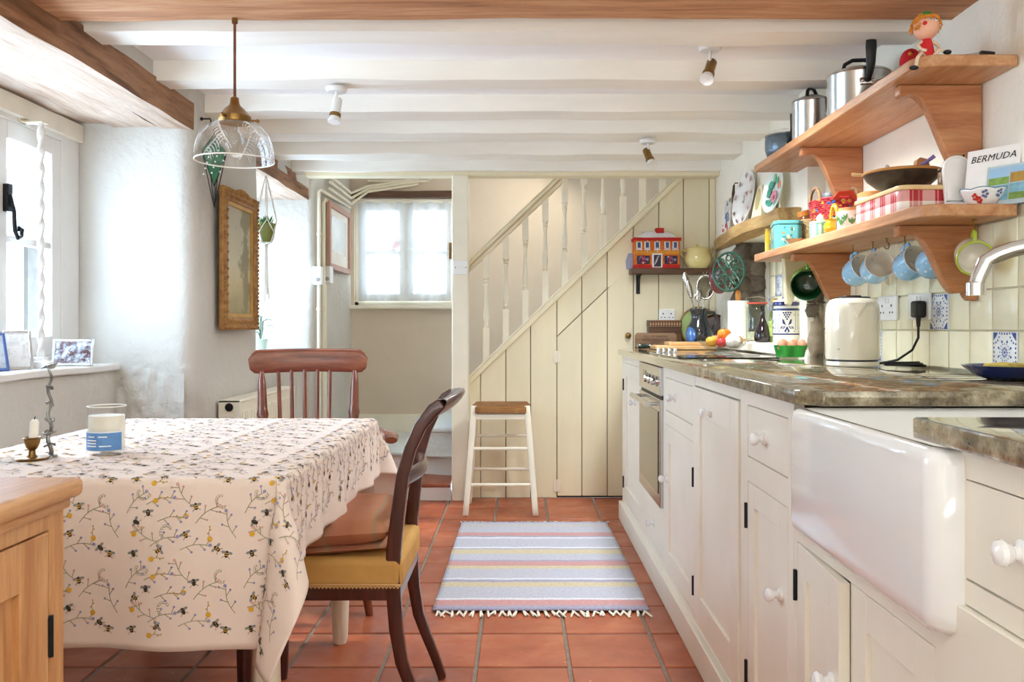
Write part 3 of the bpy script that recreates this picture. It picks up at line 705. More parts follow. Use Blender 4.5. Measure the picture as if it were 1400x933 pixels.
# worktop: one continuous stone slab with a cut-out for the sink
WXF = .553
poly = [(WXF, 4.72), (WXF, 1.695), (.60, 1.655), (1.00, 1.655), (1.05, 1.60), (1.05, 1.25), (1.00, 1.185), (WXF, 1.185), (WXF, .30), (1.306, .30), (1.306, 3.605), (1.236, 3.605), (1.236, 5.303), (.72, 5.303)]
wt = thing('stone_worktop', 'speckled brown polished granite worktop running along the wall', 'worktop', (0, 0, 0))
obj('slab', MB().prism(poly, BZ+.001, TZ), GRANITE, wt, bev=.004, bseg=2)
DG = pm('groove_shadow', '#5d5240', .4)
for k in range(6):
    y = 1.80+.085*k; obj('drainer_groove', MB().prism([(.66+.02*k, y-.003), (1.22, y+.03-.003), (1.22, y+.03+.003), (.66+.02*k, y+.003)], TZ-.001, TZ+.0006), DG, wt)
hb = thing('ceramic_hob', 'black glass hob set in the worktop above the oven', 'hob', (0, 0, TZ))
obj('glass_plate', MB().box(.625, 1.03, 3.32, 4.06, .0005, .006), pm('black_hob_glass', '#16130f', .05, var=.05, coat=.8), hb, bev=.002)
for k, (x, y, r) in enumerate(((.735, 3.52, .07), (.92, 3.52, .085), (.735, 3.86, .085), (.92, 3.86, .07))):
    mb = MB(); mb.tube([(x+r*math.cos(a*PI/16), y+r*math.sin(a*PI/16), .0062) for a in range(32)], .0012, 4, True); obj('ring', mb, pm('hob_ring_grey', '#6c6660', .4), hb)
for k in range(4):
    obj('dial', MB().lathe([(.011, 0), (.011, .004), (.009, .006), (.0085, .020), (0, .021)], 16, TR(.662+.024*k, 4.00-.012*k, .0062)), CHROME, hb)
# belfast sink
sk = thing('belfast_sink', 'big white glazed ceramic butler sink with a deep front', 'sink', (0, 0, 0))
mb = MB(); t_ = .028
x0, x1 = SX, 1.045
mb.box(x0, x0+t_, SY0, SY1, SZ0, SZ1).box(x1-t_, x1, SY0, SY1, SZ0, SZ1).box(x0+t_, x1-t_, SY0, SY0+t_, SZ0, SZ1).box(x0+t_, x1-t_, SY1-t_, SY1, SZ0, SZ1).box(x0+t_, x1-t_, SY0+t_, SY1-t_, SZ0, SZ0+t_)
mb = MB()
def rrect(a, b, c, d, r, n=6):
    o = []
    for (cx, cy, s) in ((b-r, d-r, 0), (a+r, d-r, 1), (a+r, c+r, 2), (b-r, c+r, 3)):
        for k in range(n+1):
            an = (s+k/n)*PI/2; o.append((cx+r*math.cos(an), cy+r*math.sin(an)))
    return o
def loft(mb, rings, cap0=True, cap1=True):
    n = len(rings[0]); vs = [p for r in rings for p in r]
    fs = [(i*n+k, i*n+(k+1) % n, (i+1)*n+(k+1) % n, (i+1)*n+k) for i in range(len(rings)-1) for k in range(n)]
    if cap0: fs.append(list(range(n))[::-1])
    if cap1: fs.append([(len(rings)-1)*n+k for k in range(n)])
    return mb.add(vs, fs)
def ring(i, z, r): return [(x, y, z) for x, y in rrect(x0+i, x1-i, SY0+i, SY1-i, r)]
loft(mb, [ring(.012, SZ0, .03), ring(.002, SZ0+.012, .035), ring(0, SZ0+.03, .035), ring(0, SZ1-.02, .035), ring(.003, SZ1-.006, .035), ring(.010, SZ1, .033), ring(.024, SZ1, .03), ring(.031, SZ1-.008, .03), ring(.036, SZ0+.06, .04), ring(.055, SZ0+.035, .05), ring(.10, SZ0+.03, .05)])
obj('basin', mb, PORC, sk, smooth=60)
obj('overflow_ledge', MB().rbox(.93, 1.02, 1.52, 1.665, .78, .90, (2, 2, 2), .003), PORC, sk, bev=.015, bseg=3)
obj('plughole', MB().lathe([(.0, .0), (.035, 0), (.035, .004), (.02, .002), (0, .002)], 20, TR(.80, 1.40, SZ0+.031)), CHROME, sk)
# tap
tp2 = thing('kitchen_tap', 'chrome kitchen tap with a curved spout over the sink', 'tap', (1.120, 1.43, TZ))
px_ = lambda a: a
obj('base', MB().lathe([(.026, 0), (.026, .012), (.018, .02), (.016, .10), (.02, .105), (.02, .15), (.0, .16)], 18), CHROME, tp2)
pts = [(0, 0, .14), (-.02, .004, .20)]+[(-.02-.135*(1-math.cos(a))*1.05, .01+.03*(1-math.cos(a)), .22+.055*math.sin(a)) for a in [i*PI/14 for i in range(1, 13)]]+[(-.302, .068, .213), (-.306, .07, .195)]
obj('spout', MB().tube(pts, [.014]*(len(pts)-2)+[.0135, .0135], 14), CHROME, tp2, smooth=60)
e = pts[-1]; obj('nozzle', MB().lathe([(.0165, -.012), (.0165, .010), (.014, .012)], 16, TR(*e)), CHROME, tp2)
obj('lever', MB().tube([(0, 0, .155), (.02, -.03, .175), (.03, -.08, .19)], [.009, .008, .006], 10), CHROME, tp2)

# ------------------------------------------------------------------ WALL SHELVES
def sc_bracket(Y, zt, dep, h, t=.036):
    """scrolled bracket profile in XZ, back on the wall at X = WALL_R"""
    xw = WALL_R-.003; pts = [(xw, zt), (xw-dep, zt), (xw-dep, zt-.03)]
    n = 14
    for i in range(n+1):
        a = i/n; x = xw-dep+.012+(dep-.05)*(a**.9)*1.0; z = zt-.034-(h-.06)*(a*a*(3-2*a))*.98+.022*math.sin(a*2*PI)
        pts.append((x, z))
    pts += [(xw-.03, zt-h+.012), (xw-.02, zt-h), (xw, zt-h)]
    return MB().prism(pts, Y-t/2, Y+t/2, 'xz')
def rounded_shelf(x0, x1, y0, y1, z0, z1, r=.06):
    pts = [(x1, y0), (x1, y1), (x0, y1)]+[(x0+r-r*math.cos(a), y0+r-r*math.sin(a)) for a in [i*PI/16 for i in range(9)]]
    return MB().prism(pts, z0, z1)
US, LS = 1.80, 1.402
sh = thing('wall_shelf', 'upper thick pine wall shelf holding the saucepans', 'shelf', (0, 0, 0), group='pine wall shelves')
obj('board', rounded_shelf(1.05, WALL_R-.003, 2.22, 3.76, 1.77, US), PINE_Y, sh, bev=.003)
for Y in (2.41, 3.24): obj('bracket', sc_bracket(Y, 1.769, .235, .27), PINE_X, sh, bev=.003)
sl = thing('wall_shelf', 'lower thick pine wall shelf with mugs hanging beneath', 'shelf', (0, 0, 0), group='pine wall shelves')
obj('board', rounded_shelf(1.05, WALL_R-.016, 2.20, 3.76, 1.370, LS), PINE_Y, sl, bev=.003)
for Y in (2.41, 3.33): 
    o = sc_bracket(Y, 1.369, .225, .215); o.v = [(x-.013, y, z) for x, y, z in o.v]
    obj('bracket', o, PINE_X, sl, bev=.003)
# ------------------------------------------------------------------ TABLE AND CLOTH
TX0, TX1, TY0, TY1, TTZ = -1.355, -.512, 1.790, 2.935, .760
tb = thing('dining_table', 'dining table with cream turned legs hidden under the bee-print cloth', 'table', (0, 0, 0))
obj('table_top', MB().box(TX0+.02, TX1-.02, TY0+.02, TY1-.02, TTZ-.03, TTZ-.006), PALEW, tb, bev=.004)
obj('apron', MB().box(TX0+.09, TX1-.09, TY0+.09, TY0+.11, TTZ-.13, TTZ-.03).box(TX0+.09, TX1-.09, TY1-.11, TY1-.09, TTZ-.13, TTZ-.03).box(TX0+.09, TX0+.11, TY0+.11, TY1-.11, TTZ-.13, TTZ-.03).box(TX1-.11, TX1-.09, TY0+.11, TY1-.11, TTZ-.13, TTZ-.03), CREAM2, tb)
leg = [(.021, 0), (.026, .02), (.029, .10), (.033, .22), (.030, .32), (.024, .36), (.034, .40), (.034, .42), (.024, .45), (.035, .50), (.036, .63)]
for x in (TX0+.10, TX1-.022):
    for y in (TY0+.30, TY1-.02):
        yy = y if y > 2.5 else TY0+.16
        obj('leg', MB().lathe(leg, 16, TR(TX1-.10 if (y > 2.5 and x > -1) else (-.606 if x > -1 else x), yy-.04 if y > 2.5 else 2.02, 0)), CREAM2, tb)
# cloth: fabric coordinates (p, q) over the table, hanging by HANG on all sides
HANG = .365
W_, H_ = TX1-TX0, TY1-TY0
def edge_drop(d):
    """arc-length d past the edge -> (out, down) with a soft bend"""
    R = .018; a = min(d/R, PI/2*.97)
    o = R*math.sin(a); z = R*(1-math.cos(a)); rest = max(0, d-R*PI/2*.97)
    return o+rest*math.cos(PI/2*.97), z+rest*math.sin(PI/2*.97)
def cloth(p, q):
    """p along X from table left edge, q along Y from table front edge (both may run past the edges)"""
    dx = p-W_ if p > W_ else (-p if p < 0 else 0); sx = 1 if p > W_ else -1
    dy = -q if q < 0 else (q-H_ if q > H_ else 0); sy = -1 if q < 0 else 1
    bx_, by_ = min(max(p, 0), W_), min(max(q, 0), H_)
    x, y, z = TX0+bx_, TY0+by_, TTZ
    if dx == 0 and dy == 0:
        z += .0006*math.sin(p*21)*math.sin(q*17)
        return Vector((x, y, z))
    if dx > 0 and dy > 0:
        r = math.hypot(dx, dy); th = math.atan2(dy, dx)
        o, dn = edge_drop(r)
        s = math.sin(2*th); fl = r*.30*s*s
        o2 = o+fl; dn = dn*(1-.06*s*s)
        th2 = th+.30*math.sin(4*th)*min(1, r/.2)
        # the corner fold swings round to the long side
        sw = (-.07 if sx > 0 else .0)*s*s*min(1, r/.35)
        return Vector((x+sx*o2*math.cos(th2)-.012*s*s+sx*r*.17*math.sin(4*th)*min(1, r/.12), y+sy*o2*math.sin(th2)-sy*sw*.5+sy*r*.06*s*s, z-dn))
    if dx > 0:
        o, dn = edge_drop(dx); k = min(1, dx/.25)
        t = min(1, (q+.0)/.15)*min(1, (H_-q)/.15) if 0 <= q <= H_ else 0
        o += k*t*(.010*math.sin(q*13+1)+.012*math.sin(q*29))
        return Vector((x+sx*o, y, z-dn))
    o, dn = edge_drop(dy); k = min(1, dy/.25)
    t = min(1, p/.15)*min(1, (W_-p)/.15)
    o += k*t*(.008*math.sin(p*11+.5)+.006*math.sin(p*23))
    return Vector((x, y+sy*o, z-dn))
HANGX = .205
def span(L_, n_top, hang, hang2):
    b = [-hang+hang*i/26 for i in range(27)]
    fine = [-.04+.04*i/10 for i in range(11)]
    lo = sorted(set([round(v, 5) for v in b+fine if v <= 0]))
    mid = [L_*i/n_top for i in range(1, n_top)]
    b = [-hang2+hang2*i/26 for i in range(27)]; lo2 = sorted(set([round(v, 5) for v in b+fine if v <= 0]))
    return lo+mid+[L_-v for v in reversed(lo2)]
P_, Q_ = span(W_, 36, HANG, HANGX), span(H_, 46, HANG, HANG)
mb = MB(); vs_ = [cloth(p, q) for p in P_ for q in Q_]; w = len(Q_)
mb.add(vs_, [(i*w+j, (i+1)*w+j, (i+1)*w+j+1, i*w+j+1) for i in range(len(P_)-1) for j in range(w-1)])
def linen(name, col):
    m, nt, b = NT(name); v = coords(nt)
    wv = N(nt, 'ShaderNodeTexWave'); wv.inputs['Scale'].default_value = 220; L(nt, v, wv.inputs[0])
    L(nt, ramp(nt, nz(nt, v, 3, 4), [(.3, tuple(x*.96 for x in C(col))), (.7, C(col))]), b.inputs['Base Color'])
    b.inputs['Roughness'].default_value = .9; b.inputs['Sheen Weight'].default_value = .1
    bump(nt, b, nz(nt, v, 260, 2), .12, .001); return m
tc_ = thing('tablecloth', 'cream cotton tablecloth printed with bees and wild flowers', 'tablecloth', (0, 0, 0))
cl = obj('cloth', mb, linen('cream_cotton', '#e8d5c9'), tc_, smooth=80)
sol = cl.modifiers.new('thickness', 'SOLIDIFY'); sol.thickness = .0012; sol.offset = -1
# the print: bees and sprigs laid on the cloth surface
INK = [pm('print_black', '#3b352c', .9), pm('print_ochre', '#dba832', .9), pm('print_lavender', '#9a97bd', .9), pm('print_sage', '#a39a83', .9), pm('print_pink', '#d9a9a2', .9), pm('print_wing', '#8d8a88', .9)]
pr = MB()
def on_cloth(p, q):
    e = .002; P = cloth(p, q); n = (cloth(p+e, q)-cloth(p-e, q)).cross(cloth(p, q+e)-cloth(p, q-e))
    return P+n.normalized()*.0016
def ink(polys, p0, q0, ang, mi, s=1):
    ca, sa = math.cos(ang)*s, math.sin(ang)*s
    vs = []; fs = []
    for poly in polys:
        o = len(vs)
        for a, b in poly: vs.append(on_cloth(p0+a*ca-b*sa, q0+a*sa+b*ca))
        fs.append([o+k for k in range(len(poly))])
    pr.add(vs, fs, None, mi)
def ell(cx, cy, rx, ry, n=7): return [(cx+rx*math.cos(2*PI*k/n), cy+ry*math.sin(2*PI*k/n)) for k in range(n)]
def strip(pts, w=.0007):
    out = []
    for (a, b), (c, d) in zip(pts, pts[1:]):
        l = math.hypot(c-a, d-b) or 1; nx, ny = -(d-b)/l*w, (c-a)/l*w
        out.append([(a+nx, b+ny), (a-nx, b-ny), (c-nx, d-ny), (c+nx, d+ny)])
    return out
def bee(p, q, a, s=1):
    ink([ell(.006, .003, .0055, .0028, 6), ell(-.006, .003, .0055, .0028, 6)], p, q, a, 5, s)
    ink([ell(0, 0, .0042, .0072, 8)], p, q, a, 0, s*1.0)
    for off in (-.0025, .0015):
        ink([[(-.0040, off-.0008), (.0040, off-.0008), (.0040, off+.0008), (-.0040, off+.0008)]], p, q, a, 1, s*.96)
    ink(strip([(.003, -.004), (.008, -.008)], .0004)+strip([(-.003, -.004), (-.008, -.008)], .0004), p, q, a, 0, s)
def sprig(p, q, a, mi, s=1, n=4, leafy=False):
    st_ = [(t*.05-.025, .006*math.sin(t*3)) for t in [i/6 for i in range(7)]]
    ink(strip(st_), p, q, a, 3, s)
    tw_ = []; fl_ = []
    for k in range(n):
        t = (k+1)/(n+.5); x, y = t*.05-.025, .006*math.sin(t*3); sg = 1 if k % 2 else -1
        ex, ey = x+.008, y+sg*.010; tw_ += strip([(x, y), (ex, ey)])
        fl_.append(ell(ex, ey, .0024 if not leafy else .0042, .0022 if not leafy else .0016, 6))
    fl_.append(ell(.026, .002, .0034, .0032, 6))
    ink(tw_, p, q, a, 3, s); ink(fl_, p, q, a, mi, s)
def ochre(p, q, a, s=1):
    ink(strip([(0, 0), (.012, .002), (.026, -.001)]), p, q, a, 3, s); ink([ell(0, 0, .0062, .0055, 8)], p, q, a, 1, s)
    ink([ell(.012, .004, .002, .0018, 5), ell(.019, -.002, .002, .0018, 5), ell(.026, 0, .002, .0018, 5)], p, q, a, 1, s)
def fern(p, q, a, s=1):
    c = [(.012*math.cos(t), .014*math.sin(t)) for t in [.6+i*.5 for i in range(8)]]
    ink(strip(c, .0004)+[ell(x*.75, y*.75, .003, .001, 5) for x, y in c], p, q, a, 3, s)
TW, TH = .248, .156
motifs = [('b', .030, .020, .3), ('b', .085, .028, -.9), ('b', .140, .060, .5), ('b', .205, .030, .8), ('b', .225, .018, -.2), ('b', .060, .105, .1), ('b', .035, .085, 1.2), ('b', .160, .118, .2),
          ('s', .095, .045, .3, 2), ('s', .160, .032, .1, 2), ('s', .035, .125, .8, 2), ('s', .085, .128, .2, 2), ('s', .110, .090, .1, 2), ('s', .185, .100, .6, 4), ('s', .060, .060, 2.6, 4), ('s', .235, .080, 1.9, 2),
          ('o', .070, .010, .1), ('o', .030, .060, .6), ('o', .190, .050, 1.6), ('o', .140, .098, 3.2), ('o', .075, .130, .3), ('f', .100, .065, 0), ('f', .215, .128, 1.0), ('f', .050, .145, 2.0), ('s', .140, .140, 2.2, 4)]
for i in range(-3, 6):
    for j in range(-4, 11):
        for m_ in motifs:
            p = .02+i*TW+m_[1]; q = -.03+j*TH+m_[2]
            if not (-HANG+.03 < p < W_+HANGX-.03 and -HANG+.03 < q < H_+HANG-.03): continue
            if p < -.1 or q > H_+.2: continue
            if m_[0] == 'b': bee(p, q, m_[3], 1.1)
            elif m_[0] == 's': sprig(p, q, m_[3], m_[4], 1.2)
            elif m_[0] == 'o': ochre(p, q, m_[3])
            else: fern(p, q, m_[3], 1.15)
obj('printed_motifs', pr, INK, tc_, smooth=0, kind='stuff')

# things on the table
ca = thing('candlestick', 'white candle stub in a small brass chamberstick on the tablecloth', 'candlestick', at(44, 632, 2.02)*1.0)
ca.location.z = TTZ+.001
obj('dish', MB().lathe([(0, 0), (.034, 0), (.038, .004), (.036, .006), (.012, .006), (.008, .012), (.007, .022), (.013, .03), (.017, .042), (.018, .050), (.021, .052), (.019, .054), (.011, .05), (0, .05)], 24), BRASS, ca)
obj('candle', MB().lathe([(.0105, .045), (.0095, .092), (.006, .097), (0, .097)], 16, TR(0, 0, 0, .06, .10)), pm('white_wax', '#f3efe6', .4), ca)
obj('wick', MB().tube([(.0085, -.005, .096), (.010, -.005, .104)], .001), IRON, ca)
tw = thing('twisted_ornament', 'tall tarnished silver twisted bird ornament beside the brass candlestick', 'ornament', Vector((at(68, 628, 2.06).x, 2.06, TTZ+.001)))
SILV = pm('tarnished_silver', '#8f8d8c', .35, metal=.8, var=.35, vs=40)
mb = MB().lathe([(0, 0), (.018, 0), (.017, .004), (.006, .006), (0, .006)], 16)
mb.tube([(.004*math.sin(i*.9), .004*math.cos(i*.9), .004+.0086*i) for i in range(26)], [.0055-.0001*i for i in range(26)], 8)
obj('stem', mb, SILV, tw)
mb = MB()
for k, (z, r) in enumerate(((.03, .012), (.06, .014), (.09, .010), (.13, .008), (.17, .007))):
    mb.tube([(r*math.cos(a*.7+k), r*.6*math.sin(a*.7+k), z+.004*math.sin(a)) for a in range(9)], .0028, 6, True)
obj('leaf_scroll', mb, SILV, tw, kind='stuff')
obj('bird', MB().ball(.008, 10, 6, TR(.004, 0, .222), sz=.8, sx=1.5).tube([(-.008, 0, .222), (-.022, 0, .216)], [.004, .001], 6).ball(.004, 8, 5, TR(.015, 0, .229)), SILV, tw)
cj = thing('jar_candle', 'white candle in a tall glass tumbler with a blue label', 'candle', Vector((at(146, 620, 2.12).x, 2.12, TTZ+.001)))
obj('wax', MB().lathe([(0, .010), (.041, .010), (.042, .096), (.0, .097)], 28), pm('ivory_wax', '#f4f1e4', .35), cj)
obj('tumbler_rim', MB().tube([(.0447*math.cos(a*PI/18), .0447*math.sin(a*PI/18), .1195) for a in range(36)], .0012, 6, True), pm('frosted_rim', '#f5f5f0', .3), cj)
obj('tumbler', MB().lathe([(0, 0), (.041, 0), (.0445, .004), (.0455, .12), (.0435, .12), (.0425, .01), (0, .008)], 32), GLASS, cj)
lab = MB(); lab.grid(lambda u, v: (.0462*math.cos(-2.7+2.4*u), .0462*math.sin(-2.7+2.4*u), .012+.047*v), 24, 2); o = obj('label', lab, pm('blue_label', '#5f8fc9', .5, var=.12, vs=60), cj)
lb = MB(); lb.grid(lambda u, v: (.0464*math.cos(-2.7+2.4*u), .0464*math.sin(-2.7+2.4*u), .056+.004*v), 24, 1)
for k, (z, a0, a1) in enumerate(((.045, -2.2, -1.75), (.036, -2.3, -1.65), (.029, -2.3, -1.65), (.022, -2.3, -1.65), (.045, -1.55, -1.1), (.022, -1.5, -.9))):
    lb.grid(lambda u, v, z=z, a0=a0, a1=a1: (.0466*math.cos(a0+(a1-a0)*u), .0466*math.sin(a0+(a1-a0)*u), z+.0028*v), 8, 1)
obj('label_lines', lb, pm('label_white', '#e9eef5', .5), o)

# ------------------------------------------------------------------ MAHOGANY SIDE CHAIR (faces -X, drawn up to the table)
ch = thing('dining_chair', 'dark mahogany side chair with sabre legs and mustard upholstered seat', 'chair', (-.30, 2.40, 0))
YN, YF = -.185, .185
def post(Y):
    pts = [(.065, 0), (.040, .07), (.012, .14), (-.010, .20), (-.024, .285), (-.031, .385), (-.031, .485), (-.020, .586), (-.007, .686), (.014, .761), (.040, .819), (.075, .862), (.098, .880)]
    mb = MB(); rings = []
    n = len(pts)
    for i, (x, z) in enumerate(pts):
        a = Vector(pts[max(i-1, 0)]); b = Vector(pts[min(i+1, n-1)]); d = (b-a).normalized(); nn = Vector((d.y, -d.x))
        hw = [.012, .0135, .015, .0165, .018, .0195, .0195, .018, .0165, .016, .017, .018, .015][i]; t = .0145
        c = Vector((x, z)); p0, p1 = c-nn*hw, c+nn*hw
        rings.append([(p0.x, Y-t, p0.y), (p1.x, Y-t, p1.y), (p1.x, Y+t, p1.y), (p0.x, Y+t, p0.y)])
    vs = [p for r in rings for p in r]; m = len(rings)
    fs = [(i*4+k, i*4+(k+1) % 4, (i+1)*4+(k+1) % 4, (i+1)*4+k) for i in range(m-1) for k in range(4)]+[(3, 2, 1, 0), ((m-1)*4, (m-1)*4+1, (m-1)*4+2, (m-1)*4+3)]
    return mb.add(vs, fs)
for Y in (YN, YF):
    o = obj('back_leg', post(Y), MAHOG, ch, bev=.006, bseg=3, smooth=50)
mb = MB()         # rolled crest rail between the posts, bowed backwards
def crest(u, v):
    y = YN-.014+(YF-YN+.028)*u; bow = .035*math.sin(PI*u); a = v*2*PI
    return (.080+bow+.030*math.cos(a)*.9+.012*math.sin(a), y, .862+.026*math.sin(a)+.012*math.cos(a)+.012*math.sin(PI*u))
mb.grid(crest, 20, 16); obj('crest_rail', mb, MAHOG, ch, smooth=80)
mb = MB(); mb.grid(lambda u, v: (-.006+.03*math.sin(PI*u)+.012*math.cos(v*2*PI), YN+(YF-YN)*u, .680+.022*math.sin(v*2*PI)), 14, 12); obj('mid_rail', mb, MAHOG, ch, smooth=80)
mb = MB().box(-.45, -.02, YN-.014, YN+.008, .362, .398).box(-.45, -.02, YF-.008, YF+.014, .362, .398).box(-.462, -.44, YN-.014, YF+.014, .362, .398).box(-.035, -.012, YN, YF, .362, .398)
obj('seat_rail', mb, MAHOG, ch, bev=.003)
for Y in (YN+.005, YF-.005):
    obj('front_leg', MB().lathe([(.013, 0), (.016, .03), (.019, .15), (.023, .30), (.019, .31), (.024, .325), (.024, .365)], 14, TR(-.425, Y, 0)), MAHOG, ch)
MUST = pm('mustard_velvet', '#c99a55', .85, var=.08, vs=12, bmp=.2, bs=180)
mb = MB(); mb.rbox(-.465, -.005, YN-.018, YF+.018, .392, .475, (8, 8, 3), .003, 9); o = obj('seat', mb, MUST, ch, bev=0, smooth=60)
bv = o.modifiers.new('round', 'BEVEL'); bv.width = .02; bv.segments = 4; bv.limit_method = 'ANGLE'; bv.angle_limit = 1.0
mb = MB()
for k in range(46):
    x = -.462+.0098*k; mb.tube([(x, YN-.020, .402), (x+.004, YN-.021, .397), (x+.008, YN-.020, .402)], .0022, 5)
mb.tube([(-.465, YN-.0195, .405), (-.01, YN-.0195, .405)], .003, 6)
obj('braid', mb, pm('gold_braid', '#d2a871', .8), o)
# cushion
def cushion(sx, sy, th, seed=0, n=22, amp=.006):
    mb = MB()
    def top(s):
        def f(u, v):
            a, b = u*2-1, v*2-1; e = (1-abs(a)**5)*(1-abs(b)**5); k = 1-.05*abs(a*b)
            h = th/2*max(0, e)**.45
            return (sx/2*a*k*(1-.03*(1-b*b)), sy/2*b*k*(1-.03*(1-a*a)), s*h+amp*noise.noise(Vector((a*2.3+seed, b*2.3, s)))*e)
        return f
    mb.grid(top(1), n, n); mb.grid(top(-1), n, n); return mb
def stripes_mat(name, axis, stops, scale=1.0, rough=.9, bmp=.15, bs=300):
    m, nt, b = NT(name); tc = N(nt, 'ShaderNodeTexCoord'); sp = N(nt, 'ShaderNodeSeparateXYZ'); L(nt, tc.outputs['Object'], sp.inputs[0])
    mu = N(nt, 'ShaderNodeMath', operation='MULTIPLY_ADD'); mu.inputs[1].default_value = scale; mu.inputs[2].default_value = .5; L(nt, sp.outputs['XYZ'.index(axis.upper())], mu.inputs[0])
    fr = N(nt, 'ShaderNodeMath', operation='FRACT'); L(nt, mu.outputs[0], fr.inputs[0])
    c = ramp(nt, fr.outputs[0], [(p, C(h)) for p, h in stops])
    L(nt, c, b.inputs['Base Color']); b.inputs['Roughness'].default_value = rough
    bump(nt, b, nz(nt, tc.outputs['Object'], bs, 2), bmp, .001); return m
CUSH = stripes_mat('striped_rust_linen', 'x', [(0, '#a5684a'), (.28, '#b57c5c'), (.32, '#9a8466'), (.36, '#b57c5c'), (.62, '#b98262'), (.66, '#a08a6c'), (.70, '#b0745a'), (1, '#a5684a')], 5.0)
cu = thing('seat_cushion', 'rust striped cushion lying on the mahogany chair seat', 'cushion', (-.555, 2.392, .500))
cu.rotation_euler = (0, -.05, .03)
obj('cushion_cover', cushion(.43, .41, .085, 1, amp=.012), CUSH, cu, smooth=80)
cu.location = (-.548, 2.385, .532)
obj('under_flap', cushion(.41, .39, .024, 4, amp=.006), CUSH, cu, smooth=80, loc=(.006, 0, -.042))

# ------------------------------------------------------------------ WINDSOR ARMCHAIR
wc = thing('windsor_armchair', 'red-brown spindle-back farmhouse armchair at the far end of the table', 'chair', (-.823, 3.290, 0), rz=math.radians(14))
def spindle(a, b, r0, r1, ringz=None):
    a, b = Vector(a), Vector(b); n = 10
    pts = [a.lerp(b, i/n) for i in range(n+1)]; rs = [r0+(r1-r0)*i/n for i in range(n+1)]
    return MB().tube(pts, rs, 10)
SZW = .44
mb = MB(); mb.prism([(-.235, -.21), (.235, -.21), (.25, -.10), (.23, .12), (.15, .21), (-.15, .21), (-.23, .12), (-.25, -.10)], SZW-.035, SZW); obj('seat', mb, WINDS, wc, bev=.012, bseg=3)
def crest2():
    mb = MB()
    def f(u, v):
        x = -.242+.484*u; e = abs(2*u-1); a = v*2*PI
        h = .050*(1-.55*max(0, (e-.86)/.14)**2); zc = .932+.006*math.cos(PI*(u-.5))-(.010*max(0, (e-.86)/.14))
        yb = .285-.045*(1-(2*u-1)**2)*-1*.6
        return (x*(1+.02*math.sin(a)), yb+.013*math.copysign(abs(math.cos(a))**.45, math.cos(a)), zc+h*math.copysign(abs(math.sin(a))**.7, math.sin(a)))
    mb.grid(f, 30, 20)
    for k in (0, 1):
        vs = [f(k, j/20) for j in range(20)]; mb.add(vs, [list(range(20))])
    return mb
obj('crest_rail', crest2(), WINDS, wc, smooth=70)
for i, x in enumerate((-.125, -.072, -.018, .036, .088)):
    obj('spindle', spindle((x*.85, .175, SZW-.01), (x*1.0, .305, .895), .0095, .0078), WINDZ, wc)
for s in (-1, 1):
    a, b = Vector((s*.175, .16, SZW-.01)), Vector((s*.192, .285, .892)); mb = MB(); n = 24
    pts = [a.lerp(b, i/n) for i in range(n+1)]
    rs = []
    for i in range(n+1):
        t = i/n; r = .018+.004*math.sin(t*PI*1.2)
        if abs(t-.63) < .025: r += .004
        if t > .9: r *= 1-(t-.9)*4.0
        rs.append(r)
    obj('back_post', MB().tube(pts, rs, 12), WINDZ, wc, smooth=60)
    # arm, scrolling outwards, on turned support
    mb = MB(); pts = [Vector((s*.190, .225, .665)), Vector((s*.225, .12, .668)), Vector((s*.262, 0, .668)), Vector((s*.288, -.10, .666)), Vector((s*.300, -.17, .662)), Vector((s*.298, -.225, .655))]
    mb.tube(pts, [.016, .02, .024, .030, .034, .024], 12, flat=.55); obj('arm', mb, WINDS, wc, smooth=60)
    a, b = Vector((s*.215, -.12, SZW-.01)), Vector((s*.283, -.14, .655)); pts = [a.lerp(b, i/12) for i in range(13)]
    obj('arm_support', MB().tube(pts, [.014, .016, .018, .017, .015, .013, .011, .010, .015, .017, .011, .010, .012], 12), WINDZ, wc)
    a, b = Vector((s*.16, -.14, SZW-.02)), Vector((s*.22, -.20, 0)); pts = [a.lerp(b, i/12) for i in range(13)]
    rs = [.014, .016, .019, .021, .018, .014, .020, .014, .020, .021, .018, .016, .014]
    obj('leg', MB().tube(pts, rs, 12), WINDZ, wc)
    a, b = Vector((s*.14, .14, SZW-.02)), Vector((s*.20, .22, 0)); pts = [a.lerp(b, i/12) for i in range(13)]; obj('leg', MB().tube(pts, rs, 12), WINDZ, wc)
    obj('stretcher', spindle((s*.20, -.18, .16), (s*.18, .195, .16), .009, .009), WINDZ, wc)
obj('stretcher', spindle((-.19, 0, .16), (.19, 0, .16), .010, .010), WINDZ, wc)
PATT = lambda nm, a, b, c, s: _patt(nm, a, b, c, s)
def _patt(nm, a, b, c, s):
    m, nt, bb = NT(nm); v = coords(nt); vo = N(nt, 'ShaderNodeTexVoronoi'); vo.inputs['Scale'].default_value = s; L(nt, v, vo.inputs['Vector'])
    L(nt, ramp(nt, vo.outputs['Distance'], [(.15, C(a)), (.3, C(b)), (.55, C(c))]), bb.inputs['Base Color']); bb.inputs['Roughness'].default_value = .9; return m
Mw = Matrix.Translation(wc.location) @ Matrix.Rotation(wc.rotation_euler.z, 4, 'Z')
sq = solo('squab_cushion', cushion(.44, .40, .05, 9), _patt('black_cream_floral', '#3d3a3a', '#efe6d8', '#d9cfae', 30), 'black and cream floral squab cushion, lowest on the farmhouse armchair', 'cushion', loc=Mw @ Vector((.012, -.01, SZW+.027)), rz=wc.rotation_euler.z, smooth=80)
sq = solo('orange_cushion', cushion(.42, .38, .055, 3), pm('orange_velvet', '#d98a35', .85, var=.1), 'orange cushion in the middle of the pile on the farmhouse armchair', 'cushion', loc=Mw @ Vector((.015, -.01, SZW+.0825)), rz=wc.rotation_euler.z, smooth=80)
